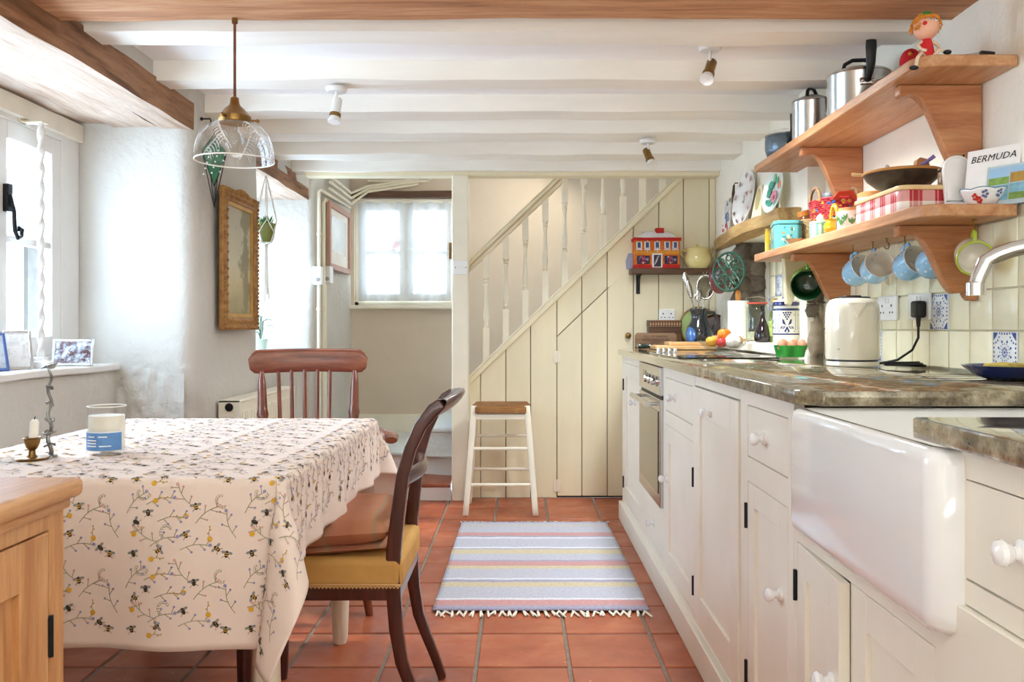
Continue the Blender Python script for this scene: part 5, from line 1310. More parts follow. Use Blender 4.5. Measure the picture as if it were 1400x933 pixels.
photo_frame('upright silver framed pale photo near the left window edge', (-1.78, 2.985, .9265), .75, .100, .145, photo_mat('pale_photo', [(.3, '#b9b6b2'), (.5, '#e6e3df'), (.7, '#a59c94')], 14), pm('silver_frame', '#d8d6d2', .25, metal=.7), .30)
photo_frame('blue-backed photo frame leaning furthest left on the sill', (-1.80, 2.88, .9265), .9, .10, .14, photo_mat('dull_photo', [(.3, '#7d8895'), (.6, '#c9cdd0')], 14), pm('blue_frame', '#4a5f95', .4), .35)
solo('plug_adaptor', MB().box(-.03, .03, -.02, .02, 0, .028).box(.028, .045, -.008, .008, .008, .014), PLASTIC, 'small white plug adaptor lying on the sill by the twisted pole', 'plug', (-1.74, 3.07, .9262), bev=.004)
solo('black_remote', MB().box(-.05, .05, -.012, .012, 0, .012), BLACKP, 'dark slim object lying on the sill behind the photo frames', 'remote', (-1.84, 3.28, .9262), rz=1.2, bev=.003)
# light switch on the post, socket on the panelling
ls = thing('light_switch', 'white double light switch on the newel post', 'switch', (-.362, 5.199, EYE+(447-366)/F*5.2))
obj('plate', MB().box(-.043, .043, -.010, 0, -.043, .043), PLASTIC, ls, bev=.002)
for x in (-.012, .012): obj('rocker', MB().box(x-.006, x+.006, -.014, -.009, -.012, .012), PLASTIC, ls, bev=.001)
for x in (-.032, .032): obj('screw', MB().lathe([(.0035, 0), (.0035, .0015), (0, .002)], 10, TR(x, -.010, 0, PI/2)), BRASS, ls)
# ------------------------------------------------------------------ helpers for small things
def sock(label, loc, rz, w=.146, h=.086):
    t = thing('wall_socket', label, 'socket', loc, rz=rz, group='white wall sockets')
    obj('plate', MB().box(-w/2, w/2, -.011, 0, -h/2, h/2), PLASTIC, t, bev=.003)
    mb = MB()
    for s in (-1, 1):
        c = s*w*.25
        mb.box(c-.0035, c+.0035, -.0115, -.010, .004, .013)
        for q in (-1, 1): mb.box(c+q*.011-.0035, c+q*.011+.0035, -.0115, -.010, -.018, -.012)
    obj('pin_holes', mb, IRON, t)
    for s in (-1, 1): obj('rocker', MB().box(s*.012-.006, s*.012+.006, -.0145, -.010, .018, .034), PLASTIC, t, bev=.001)
    return t
def pot(name, label, cat, loc, prof, mat, t=.004, seg=32, rz=0, group=None):
    T = thing(name, label, cat, loc, rz=rz, group=group); obj('body', MB().shell(prof, t, seg), mat, T, smooth=60); return T
ZT = TZ+.0005
# ------------------------------------------------------------------ KETTLE, SOCKETS, CABLE
KET = pm('cream_enamel', '#efe9d8', .12, var=.01, coat=.6)
kt = thing('electric_kettle', 'tall cream electric kettle on the worktop', 'kettle', (1.075, 2.715, ZT))
obj('base_plate', MB().lathe([(.078, 0), (.082, .004), (.080, .016), (0, .018)], 40), KET, kt)
obj('base_ring', MB().lathe([(.077, .016), (.077, .022)], 40), BLACKP, kt)
obj('body', MB().lathe([(0, .022), (.081, .022), (.083, .030), (.083, .17), (.080, .195), (.070, .213), (.045, .221), (0, .223)], 44), KET, kt, smooth=60)
obj('lid_ring', MB().tube([(.052*math.cos(a*PI/18), .052*math.sin(a*PI/18), .2195) for a in range(36)], .003, 6, True), BLACKP, kt)
obj('lid_handle', MB().box(-.026, .026, -.012, .012, .219, .2275), BLACKP, kt, bev=.003)
mb = MB(); mb.prism([(-.030, .205), (.030, .205), (0, .150)], -.094, -.070, 'xz', TR(0, 0, 0, 0, 0, -.2)); obj('spout', mb, KET, kt, bev=.006, bseg=3)
obj('handle', MB().tube([(0, .074, .195), (0, .105, .19), (0, .125, .16), (0, .125, .09), (0, .105, .055), (0, .078, .045)], .011, 10), KET, kt, smooth=60)
obj('maker_mark', MB().grid(lambda u, v: (.0835*math.cos(-2.50+.10*u), .0835*math.sin(-2.50+.10*u), .054+.003*v), 4, 1), pm('grey_mark', '#8d8b86', .4), kt)
s1 = sock('white double wall socket behind the kettle on the tiles', (WALL_R-.0145, 2.965, 1.145), -PI/2)
s2 = sock('white double wall socket with a black plug on the tiles', (WALL_R-.0145, 2.730, 1.145), -PI/2)
pg = thing('black_plug', 'black mains plug with a cable hanging down to the kettle', 'plug', (WALL_R-.0255, 2.695, 1.135), rz=-PI/2)
obj('plug_body', MB().box(-.025, .025, -.032, 0, -.026, .028), BLACKP, pg, bev=.008, bseg=3)
obj('strain_relief', MB().tube([(0, -.016, -.026), (0, -.016, -.055)], [.008, .0055], 10), BLACKP, pg)
cab = [(0, -.016, -.05), (.004, -.018, -.09), (-.012, -.03, -.13), (-.05, -.06, -.163), (-.09, -.10, -.176), (-.13, -.17, -.1765)]
obj('cable', MB().tube([(p[0], p[1], p[2]) for p in cab], .004, 8), BLACKP, pg, smooth=60)
solo('coiled_cable', MB().tube([(.06*math.cos(a*.35)*(1-.008*a), .022*math.sin(a*.35)+.01, .005+.0028*(a % 36)/9) for a in range(40)], .0042, 8), BLACKP, 'black cable end coiled on the worktop beside the kettle', 'cable', (1.20, 2.62, ZT), rz=-.3, smooth=60)

# ------------------------------------------------------------------ SAUCEPANS ON THE UPPER SHELF
BAKE = pm('black_bakelite', '#1d1d1f', .4, var=.1)
UZ = US+.0005
def saucepan(label, loc, r, h, hand, lid_r, mat=STEEL, rz=0, loop=True, handle_up=.16):
    t = thing('saucepan', label, 'saucepan', loc, rz=rz, group='saucepans on the upper shelf')
    obj('body', MB().shell([(r*.93, 0), (r, .012), (r, h-.004), (r*1.025, h)], .003, 40), mat, t, smooth=50)
    ld = obj('lid', MB().lathe([(r*1.02, h+.001), (r*1.02, h+.006), (r*.97, h+.010), (r*.5, h+.026), (0, h+.032)], 36), STEEL, t, smooth=50)
    if loop:
        obj('lid_handle', MB().tube([(-r*.5, 0, h+.024), (-r*.45, 0, h+.044), (-r*.2, 0, h+.058), (r*.2, 0, h+.058), (r*.45, 0, h+.044), (r*.5, 0, h+.024)], .007, 8), BAKE, ld, smooth=60)
    hb_ = obj('handle_bracket', MB().box(-.026, .026, -r-.006, -r+.004, h*.62, h*.62+.026), CHROME, t, bev=.006, bseg=3)
    for s in (-1, 1): obj('rivet', MB().ball(.005, 8, 6, TR(s*.016, -r-.007, h*.62+.013)), CHROME, hb_)
    mb = MB(); y0 = -r-.008; z0 = h*.62+.012
    pts = [(0, y0, z0), (0, y0-.02, z0+.02), (0, y0-.032, z0+.05), (0, y0-.036, z0+handle_up*.7), (0, y0-.036, z0+handle_up)]
    mb.tube(pts, [.008, .011, .015, .018, .015], 12, flat=.65); o = obj('handle', mb, BAKE, t, smooth=60)
    obj('hang_hole', MB().lathe([(.006, 0), (.006, .002), (0, .002)], 12, TR(0, y0-.0455, z0+handle_up-.014, PI/2)), pm('hole_grey', '#8b8780', .5), o)
    return t
saucepan('large steel saucepan with the longest black handle on the upper shelf', (1.182, 2.93, UZ), .104, .150, 0, .1, handle_up=.150, rz=-.12)
saucepan('middle-sized steel saucepan with a glass lid and black handle', (1.172, 3.37, UZ), .076, .175, 0, .08, handle_up=.13, rz=.75)
t = thing('saucepan', 'small blue-grey hammered saucepan at the far end of the shelf', 'saucepan', (1.150, 3.655, UZ), group='saucepans on the upper shelf')
obj('body', MB().shell([(.045, 0), (.070, .018), (.080, .05), (.080, .09), (.078, .105)], .003, 36), pm('hammered_blue_grey', '#6f7d88', .3, metal=.6, var=.2, vs=12, bmp=.8, bs=50, bd=.004), t, smooth=60)
ld = obj('lid', MB().lathe([(.080, .106), (.080, .110), (.060, .126), (.03, .136), (0, .138)], 30), GLASS, t, smooth=60)
obj('lid_rim', MB().tube([(.080*math.cos(a*PI/18), .080*math.sin(a*PI/18), .108) for a in range(36)], .003, 6, True), CHROME, ld)
obj('handle', MB().tube([(-.005, -.078, .06), (-.003, -.10, .075), (0, -.115, .11), (0, -.118, .175)], [.008, .011, .010, .012], 10, flat=.7), BAKE, t, smooth=60)
obj('handle_bracket', MB().box(-.02, .01, -.085, -.072, .04, .065), CHROME, t, bev=.004)
for i, (r_, z_) in enumerate(((.085, 0), (.082, .016), (.078, .032))):
    t = thing('pan_lid', ['lowest steel lid in the stack beside the red bird', 'middle steel lid in the stack beside the red bird', 'top steel lid in the stack beside the red bird'][i], 'lid', (1.185, 2.62, UZ+z_), group='steel lids stacked on the upper shelf')
    obj('plate', MB().lathe([(r_*.9, 0), (r_, .010), (r_*1.03, .012), (r_*.95, .0135), (0, .0145)], 36), STEEL, t)
    if i == 2: obj('knob', MB().lathe([(.012, .014), (.010, .03), (.018, .036), (0, .042)], 16), STEEL, t)
# bird and doll
RED = pm('red_felt', '#c21f2a', .85, var=.12, vs=14)
bd = thing('toy_bird', 'plump red toy robin on the corner of the upper shelf', 'toy bird', (1.118, 2.405, UZ), rz=0)
mb = MB(); mb.ball(.029, 18, 12, TR(0, 0, .0375), sz=1.28); obj('body', mb, RED, bd)
obj('beak', MB().lathe([(.006, 0), (0, .012)], 8, TR(-.012, -.025, .052, PI/2+.2, 0, -.3)), pm('orange_beak', '#e08a2e', .5), bd)
for dx in (-.006, .016): obj('eye', MB().ball(.003, 8, 6, TR(dx, -.0245, .058)), IRON, bd)
SKIN = pm('doll_skin', '#eeb295', .5, var=.04); DRESS = pm('doll_red', '#d4262b', .7)
el = thing('pixie_doll', 'seated pixie doll in red with orange hair and a green cap', 'doll', (1.098, 2.268, UZ))
obj('body', MB().lathe([(.019, 0), (.021, .010), (.017, .035), (.013, .052), (.008, .060)], 18), DRESS, el)
hd = obj('head', MB().ball(.033, 20, 14, TR(-.002, -.002, .086), sz=1.02), SKIN, el)
obj('nose', MB().ball(.0055, 10, 8, TR(-.019, -.031, .088)), DRESS, hd)
for dx in (-.004, .010):
    e = obj('eye', MB().ball(.0042, 10, 8, TR(dx, -.0315, .097)), WHITE, hd); obj('pupil', MB().ball(.0018, 8, 6, TR(dx-.001, -.0355, .097)), IRON, e)
mb = MB(); rr = random.Random(5)
for k in range(260):
    a = rr.uniform(-PI*.22, PI*1.22); b_ = rr.uniform(.15, 1.75)
    p0 = Vector((-.002+.033*math.cos(a)*math.sin(b_), -.002+.033*math.sin(a)*math.sin(b_), .086+.034*math.cos(b_))); d = (p0-Vector((-.002, -.002, .086))).normalized()
    mb.tube([p0-d*.002, p0+d*.004+Vector((0, 0, .001)), p0+d*.006+Vector((rr.uniform(-.004, .004), rr.uniform(-.003, .003), -.008))], [.002, .0022, .0008], 5)
for k in range(26):
    a = PI+(k/25)*PI; p0 = Vector((-.002+.026*math.cos(a), -.002+.026*math.sin(a), .111)); mb.tube([p0, p0+Vector((.004*math.cos(a), .005*math.sin(a), -.003)), p0+Vector((.006*math.cos(a), .007*math.sin(a), -.010))], [.0032, .003, .0008], 5)
obj('hair', mb, pm('orange_hair', '#d98a2c', .7, var=.2, vs=60), hd, kind='stuff')
obj('cap', MB().ball(.019, 16, 8, TR(-.004, -.004, .113), sz=.75), pm('green_felt', '#2f8f3a', .85), hd)
for s in (-1, 1):
    obj('arm', MB().tube([(s*.014, -.002, .048), (s*.027, -.008, .036), (s*.024, -.020, .022), (s*.012, -.026, .016)], [.0045, .0045, .004, .004], 8), pm('doll_cream', '#e9d0b4', .6), el, smooth=60)
obj('leg', MB().tube([(.010, -.014, .006), (.024, -.030, .018), (.036, -.026, .012)], .0048, 8), MATS['doll_cream'], el, smooth=60)
obj('leg', MB().tube([(-.012, -.012, .006), (-.030, -.034, .008), (-.050, -.054, -.012), (-.056, -.058, -.036)], .0048, 8), MATS['doll_cream'], el, smooth=60)
obj('shoe', MB().ball(.008, 10, 8, TR(.040, -.032, .010), sx=1.4, sz=.8), BLACKP, el); obj('shoe', MB().ball(.008, 10, 8, TR(-.063, -.062, -.041), sx=1.6, sz=.8), BLACKP, el)
kn = thing('kitchen_knife', 'black-handled knife lying on the near end of the upper shelf', 'knife', (1.235, 2.255, UZ), rz=.25)
obj('blade', MB().prism([(-.07, .002), (.0, .004), (.0, .016), (-.02, .012)], -.001, .001, 'xz'), STEEL, kn); obj('handle', MB().box(0, .045, -.007, .007, .004, .020), BLACKP, kn, bev=.003)

# ------------------------------------------------------------------ LOWER SHELF
LZ = LS+.0005
yj = thing('spice_jar', 'slim yellow glass jar at the far tip of the lower shelf', 'jar', (1.082, 3.665, LZ))
obj('jar_body', MB().lathe([(0, 0), (.011, 0), (.012, .004), (.012, .088), (.010, .094), (0, .095)], 18), pm('yellow_glass', '#d9b52c', .15, coat=.6), yj); obj('lid', MB().lathe([(.0115, .094), (.0115, .104), (0, .105)], 16), pm('gold_lid', '#c9a54a', .35, metal=.6), yj)
tn = thing('turquoise_tin', 'turquoise printed tin caddy near the far end of the lower shelf', 'tin', (1.120, 3.52, LZ), rz=-.12)
TURQ = pm('turquoise_tin_paint', '#6fc0bf', .3, var=.06, vs=14)
obj('tin_body', MB().prism([(-.05, -.075), (.03, -.075), (.052, -.05), (.052, .075), (-.052, .075), (-.062, -.05)], 0, .098), TURQ, tn, bev=.005, bseg=2)
obj('lid', MB().prism([(-.053, -.078), (.032, -.078), (.055, -.052), (.055, .078), (-.055, .078), (-.065, -.052)], .099, .115), TURQ, tn, bev=.005, bseg=2)
mb = MB(); rr = random.Random(8)
for k in range(26): mb.disc(rr.uniform(.004, .009), 7, TR(rr.uniform(-.038, .022), -.0757, rr.uniform(.02, .085), PI/2), k % 3, rr.uniform(.6, 1), 1)
for k in range(22): mb.disc(rr.uniform(.004, .010), 7, TR(-.0625+.009*rr.random()-.001, -.05+.115*rr.random(), rr.uniform(.02, .085), 0, -PI/2), k % 3)
obj('print', mb, [pm('tin_gold', '#c0a86a', .4), pm('tin_teal', '#3f7f96', .4), pm('tin_cream', '#e6e0b8', .4)], tn, smooth=0, kind='stuff')
# small wicker basket
WICK = pm('pale_wicker', '#c79f6a', .8, var=.25, vs=30, col2='#e0c495')
def woven(prof, seg=40, rows=None, mat=None, r=.0035):
    """basket wall of stacked wavy canes"""
    mb = MB()
    for i, (rad, z, sx, sy) in enumerate(prof):
        mb.tube([((rad+.0022*math.cos(k*PI+i*PI))*math.cos(2*PI*k/seg)*sx, (rad+.0022*math.cos(k*PI+i*PI))*math.sin(2*PI*k/seg)*sy, z) for k in range(seg)], r, 6, True)
    return mb
wb = thing('wicker_basket', 'small round wicker basket with a cane handle behind the turquoise tin', 'basket', (1.232, 3.52, LZ))
obj('weave', woven([(.052+.010*i/17, .004+.0068*i, 1, 1) for i in range(18)], 36), WICK, wb, smooth=60, kind='stuff')
obj('lining', MB().shell([(.048, .001), (.058, .12)], .003, 24), WICK, wb)
obj('handle', MB().tube([(.0, .06*math.cos(a), .12+.062*math.sin(a)) for a in [i*PI/14 for i in range(15)]], .0055, 8), WICK, wb)
jr = thing('label_jar', 'brown-capped jar standing in the small wicker basket', 'jar', (1.218, 3.515, LZ+.006))
obj('jar_body', MB().lathe([(0, .07), (.026, .07), (.027, .13), (.022, .138), (0, .139)], 20, TR(0, 0, 0, 0, -.2)), pm('amber_jar', '#8a4a1c', .2, coat=.4), jr); obj('lid', MB().lathe([(.026, .136), (.026, .158), (0, .159)], 18, TR(0, 0, 0, 0, -.2)), pm('ochre_cap', '#c9792a', .4), jr)
mb = MB(); mb.grid(lambda u, v: (.0275*math.cos(2.4+1.6*u), .0275*math.sin(2.4+1.6*u), .085+.035*v), 10, 1, TR(0, 0, 0, 0, -.2)); obj('label', mb, pm('grey_label', '#b9b5b0', .6), jr)
# grey metal canister
gc = thing('metal_canister', 'tall grey metal canister behind the red basket', 'canister', (1.262, 3.40, LZ))
obj('can', MB().lathe([(0, 0), (.045, 0), (.045, .20), (.047, .202), (.047, .215), (0, .216)], 28), pm('dull_grey_metal', '#a9a9ab', .35, metal=.6, var=.15), gc)
# dish
pot('small_dish', 'small stone-coloured dish in front of the red basket', 'dish', (1.088, 3.31, LZ), [(.020, 0), (.024, .004), (.040, .022)], pm('stoneware', '#b9a384', .4, var=.1), .003)
# red woven basket
def rag_mat():
    m, nt, b = NT('red_rag_weave'); v = coords(nt, (1, 1, 1.0)); vo = N(nt, 'ShaderNodeTexVoronoi'); vo.inputs['Scale'].default_value = 75; L(nt, v, vo.inputs['Vector'])
    L(nt, ramp(nt, vo.outputs['Color'], [(0, C('#9b1f26')), (.45, C('#c5363a')), (.62, C('#b9862f')), (.72, C('#c2474a')), (.80, C('#3f5f9a')), (.88, C('#e0d2b8')), (1, C('#a52a35'))], 'CONSTANT'), b.inputs['Base Color']); b.inputs['Roughness'].default_value = .9; return m
rb = thing('rag_basket', 'red multicoloured woven rag basket on the lower shelf', 'basket', (1.195, 3.195, LZ))
obj('weave', woven([(.066+.020*i/19, .004+.0078*i, .95, 1.42) for i in range(20)], 52, r=.0045), rag_mat(), rb, smooth=60, kind='stuff')
obj('lining', MB().shell([(.062, .001), (.081, .152)], .003, 30, sx=.95, sy=1.42), pm('dark_red_cloth', '#7d2226', .9), rb)
ROPEC = pm('brown_twist_rope', '#6b4a38', .9, var=.3, vs=60, col2='#b08a62')
for s in (-1, 1):
    obj('handle', MB().tube([(s*.072, .055*math.cos(a), .148+.055*math.sin(a)) for a in [i*PI/14 for i in range(15)]], .0065, 8), ROPEC, rb)
for k in range(4):
    obj('red_cloth_fold', MB().prism([(-.05, .15), (.05, .15), (.02, .185+.006*k), (-.03, .18)], -.003, .003, 'xz', TR(0, -.07+.045*k, 0, .3, 0, .4*k)), pm('orange_red_cloth', '#b23a22', .9), rb)
# mint pot
mp = thing('mint_pot', 'small mint green striped pot with a lid on the lower shelf', 'pot', (1.100, 3.075, LZ))
obj('body', MB().lathe([(0, 0), (.036, 0), (.0375, .003), (.0375, .052)], 32), stripes_mat('mint_stripes', 'x', [(0, '#7fc4a8'), (.45, '#93d0b6'), (.5, '#cfe6da'), (.95, '#cfe6da'), (1, '#7fc4a8')], 60, .2), mp); obj('lid', MB().lathe([(.039, .052), (.039, .058), (.034, .062), (0, .063)], 32), pm('mint_lid', '#9fd3bd', .25), mp)
solo('garlic_bulb', MB().lathe([(0, 0), (.012, .002), (.015, .010), (.010, .020), (.003, .026), (0, .03)], 14), pm('garlic_white', '#ece4d8', .6, var=.06, vs=40), 'small white garlic bulb on the mint green pot', 'garlic', (1.100, 3.075, LZ+.0632))
# yellow handled pot
yp = thing('yellow_basket_pot', 'mustard yellow ceramic pot with an arched handle on the lower shelf', 'pot', (1.098, 2.932, LZ))
YEL = pm('mustard_glaze', '#dca41f', .18, var=.08, coat=.5)
obj('body', MB().shell([(.022, 0), (.033, .012), (.036, .028), (.028, .044), (.033, .052)], .004, 28), YEL, yp, smooth=60); obj('handle', MB().tube([(0, .031*math.cos(a), .048+.052*math.sin(a)) for a in [i*PI/14 for i in range(15)]], .0085, 10, flat=.8), YEL, yp, smooth=60)
for i, dy in enumerate((-.010, .012)): solo('pebble', MB().ball(.012, 12, 8, sz=.8), pm('pebble_grey', '#c9c0b5', .6, var=.15, vs=40), ['grey pebble in the mustard pot, nearer the viewer', 'grey pebble in the mustard pot, further back'][i], 'pebble', (1.096, 2.932+dy, LZ+.048))
# white leaf-pattern canisters
WLEAF = pm('white_ceramic', '#f0efe9', .15, var=.02, coat=.5); LEAFG = pm('leaf_print_green', '#5f8f4c', .4, var=.2); CORK = pm('cork', '#c98f55', .8, var=.15, vs=60)
def leaf_prints(parent, r, zs, n=7, a0=-3.6, seed=1):
    mb = MB(); rr = random.Random(seed)
    for k in range(n):
        a = a0+k*.42; z = zs[k % len(zs)]
        def P(u, w): return (r*math.cos(a+u/r), r*math.sin(a+u/r), z+w)
        ang = rr.uniform(-.6, .6)
        for q in (-.5, 0, .5):
            d = (math.sin(ang+q), math.cos(ang+q)); nn = (-d[1], d[0]); l = .026; w_ = .0042
            mb.add([P(0, 0), P(d[0]*l*.5+nn[0]*w_, d[1]*l*.5+nn[1]*w_), P(d[0]*l, d[1]*l), P(d[0]*l*.5-nn[0]*w_, d[1]*l*.5-nn[1]*w_)], [(0, 1, 2, 3)])
    return obj('leaf_print', mb, LEAFG, parent, smooth=0, kind='stuff')
wc1 = thing('leaf_canister', 'low white canister with green leaf print and cork lid beside the mustard pot', 'canister', (1.112, 2.815, LZ), group='leaf print canisters'); obj('body', MB().lathe([(0, 0), (.043, 0), (.046, .005), (.048, .062)], 34), WLEAF, wc1, smooth=50); obj('lid', MB().lathe([(.043, .062), (.041, .074), (0, .076)], 28), CORK, wc1); leaf_prints(wc1, .0488, (.015, .028), 8)
wc2 = thing('leaf_canister', 'tall white canister with green leaf print and cork lid behind the plaid tin', 'canister', (1.225, 2.885, LZ), group='leaf print canisters'); obj('body', MB().lathe([(0, 0), (.060, 0), (.062, .006), (.062, .118)], 34), WLEAF, wc2, smooth=50); obj('lid', MB().lathe([(.062, .118), (.062, .134), (.058, .137), (0, .138)], 28), CORK, wc2); leaf_prints(wc2, .0628, (.045, .07), 9, seed=4)
# plaid tin
def plaid_mat():
    m, nt, b = NT('red_plaid'); tc = N(nt, 'ShaderNodeTexCoord'); sp = N(nt, 'ShaderNodeSeparateXYZ'); L(nt, tc.outputs['Object'], sp.inputs[0])
    def band(sock_, sc):
        mu = N(nt, 'ShaderNodeMath', operation='MULTIPLY'); mu.inputs[1].default_value = sc; L(nt, sock_, mu.inputs[0]); fr = N(nt, 'ShaderNodeMath', operation='FRACT'); L(nt, mu.outputs[0], fr.inputs[0])
        return ramp(nt, fr.outputs[0], [(0, (0,)*3), (.5, (1,)*3), (.60, (0,)*3), (.63, (1,)*3), (.84, (0,)*3), (.87, (1,)*3)], 'CONSTANT')
    ad = N(nt, 'ShaderNodeMath', operation='ADD'); L(nt, sp.outputs[0], ad.inputs[0]); L(nt, sp.outputs[1], ad.inputs[1])
    a = band(ad.outputs[0], 14)
    gz = N(nt, 'ShaderNodeMath', operation='GREATER_THAN'); gz.inputs[1].default_value = .034; L(nt, sp.outputs[2], gz.inputs[0]); z = gz.outputs[0]
    mx = N(nt, 'ShaderNodeMix', data_type='RGBA', blend_type='ADD'); mx.inputs[0].default_value = 1; L(nt, a, mx.inputs[6]); L(nt, z, mx.inputs[7])
    hv = N(nt, 'ShaderNodeMath', operation='MULTIPLY'); hv.inputs[1].default_value = .5
    sm = N(nt, 'ShaderNodeMath', operation='ADD'); L(nt, a, sm.inputs[0]); L(nt, z, sm.inputs[1]); L(nt, sm.outputs[0], hv.inputs[0])
    L(nt, ramp(nt, hv.outputs[0], [(0, C('#efe8de')), (.25, C('#d89a97')), (.75, C('#ad1f2c'))], 'CONSTANT'), b.inputs['Base Color']); b.inputs['Roughness'].default_value = .25; return m
pt = thing('plaid_tin', 'long red and white plaid biscuit tin on the lower shelf', 'tin', (1.190, 2.545, LZ))
obj('tin_body', MB().prism(rrect(-.112, .105, -.165, .175, .03), 0, .066), plaid_mat(), pt, smooth=50, bev=.002); obj('lid', MB().prism(rrect(-.115, .108, -.168, .178, .03), .066, .080), pm('cream_tin_lid', '#e0c28f', .35), pt, bev=.004, bseg=2)
PTZ = LZ+.0805
wbw = thing('wooden_bowl', 'dark turned wooden bowl on top of the plaid tin', 'bowl', (1.160, 2.55, PTZ))
obj('bowl', MB().shell([(.035, 0), (.075, .020), (.100, .042), (.112, .062)], .007, 40), wood('dark_bowl_wood', '#221a15', '#3f3229', '#5a4a3a', 'y', 4, .4, 6, .2, knots=False), wbw, smooth=60)
obj('rim', MB().tube([(.109*math.cos(a*PI/24), .109*math.sin(a*PI/24), .062) for a in range(48)], .0045, 8, True), pm('honey_rim', '#b9813f', .4), wbw)
for i, (lb_, a, b_, m_) in enumerate((('purple-handled spoon in the wooden bowl', (-.03, -.05, .03), (.05, -.10, .095), pm('purple_plastic', '#6f5f9a', .4)), ('grey metal whisk handle in the wooden bowl', (.04, .05, .03), (-.05, -.01, .082), STEEL), ('pale wooden spoon lying across the wooden bowl', (.06, -.02, .04), (-.10, .13, .082), PALEW))):
    solo('bowl_utensil', MB().tube([Vector(a), Vector(a).lerp(Vector(b_), .5), Vector(b_)], [.006, .004, .006], 8), m_, lb_, 'utensil', (1.160, 2.55, PTZ), smooth=60, group='utensils in the wooden bowl')
solo('ginger_root', MB().lathe([(0, 0), (.020, .004), (.026, .018), (.020, .032), (.010, .038), (0, .04)], 14, TR(0, 0, 0, PI/2, 0, .6)), pm('brown_ginger', '#b07a4a', .7, var=.15, vs=40, bmp=.4, bs=50), 'knobbly brown ginger root in the wooden bowl', 'ginger', (1.185, 2.515, PTZ+.075))
solo('terracotta_dish', MB().shell([(.040, 0), (.052, .016), (.056, .026)], .004, 28), pm('terracotta_glaze', '#b0683c', .4, var=.1), 'small terracotta dish behind the wooden bowl', 'dish', (1.262, 2.68, PTZ), smooth=60)
for i, (x, y) in enumerate(((1.222, 2.418), (1.262, 2.438))):
    j = thing('cork_jar', ['small glass jar of corks on the plaid tin, nearer the shelf edge', 'small glass jar of corks on the plaid tin, nearer the wall'][i], 'jar', (x, y, PTZ), group='small jars on the plaid tin')
    obj('glass', MB().shell([(.018, 0), (.020, .004), (.020, .045), (.017, .052)], .0015, 22), GLASS, j, smooth=60); obj('contents', MB().lathe([(0, .004), (.017, .004), (.0175, .04), (0, .042)], 18), pm('cork_bits', '#b58f66', .8, var=.4, vs=90), j); obj('stopper', MB().lathe([(.016, .050), (.018, .056), (.006, .062), (.008, .072), (0, .076)], 16), GLASS, j)
# white ceramic spoon rest standing on its end
sr = thing('spoon_rest', 'white ceramic paddle-shaped spoon rest standing on the lower shelf', 'spoon rest', (1.235, 2.362, LZ), rz=-.12)
mb = MB(); mb.prism([(-.038+.0*0, .02), (.038, .02), (.040, .12)]+[(.038*math.cos(a), .128+.036*math.sin(a)) for a in [i*PI/12 for i in range(13)]]+[(-.040, .12)], -.006, .006, 'xz', TR(0, 0, 0, -.15)); obj('paddle', mb, PORC, sr, bev=.004, bseg=2)
obj('raised_rim', MB().tube([(.034*math.cos(a), -.006, .128+.032*math.sin(a)) for a in [i*PI/12 for i in range(13)]]+[(-.036, -.006, .12), (-.034, -.006, .03), (.034, -.006, .03), (.036, -.006, .12)], .004, 6, True, TR(0, 0, 0, -.15)), PORC, sr); obj('foot', MB().box(-.05, .05, -.05, .02, 0, .02), PORC, sr, bev=.008, bseg=3); obj('hole', MB().lathe([(.003, 0), (.003, .002), (0, .002)], 10, TR(0, -.030, .152, PI/2-.15)), IRON, sr)
# flower bowl
fb = thing('flower_bowl', 'scalloped white bowl painted with red flowers at the shelf end', 'bowl', (1.248, 2.262, LZ))
mb = MB()
def fbowl(u, v):
    a = u*2*PI; t = v; r = .024+.032*t**.8; sc = 1+.06*t*abs(math.cos(3*a)); return (r*sc*math.cos(a), r*sc*math.sin(a), .002+.040*t**1.4*(1+.12*abs(math.cos(3*a))))
mb.grid(fbowl, 60, 8); mb.lathe([(0, 0), (.026, 0), (.025, .004), (0, .005)], 24); o = obj('bowl', mb, PORC, fb, smooth=80); sd = o.modifiers.new('t', 'SOLIDIFY'); sd.thickness = .003
mb = MB(); rr = random.Random(2)
for a_, t_ in ((-2.5, .6), (-2.3, .4), (-.75, .65), (-.55, .45), (-.9, .35), (-2.0, .7), (-1.3, .75)):
    for q in range(5):
        u, v = (a_+.10*math.cos(q*1.26))/(2*PI) % 1, t_+.14*math.sin(q*1.26); P = Vector(fbowl(u, v)); n = Vector((P.x, P.y, -.03)).normalized()
        mb.disc(.0042, 7, frame_to(P+n*.0018, n), 0 if t_ < .7 else 1)
obj('flower_print', mb, [pm('red_flower_print', '#c2362b', .3), pm('blue_flower_print', '#6a6f9a', .3)], fb, smooth=0, kind='stuff')
obj('blue_rim', MB().tube([Vector(fbowl(k/60, 1)) for k in range(60)], .0012, 5, True), pm('blue_rim_line', '#4f7f9a', .3), fb)
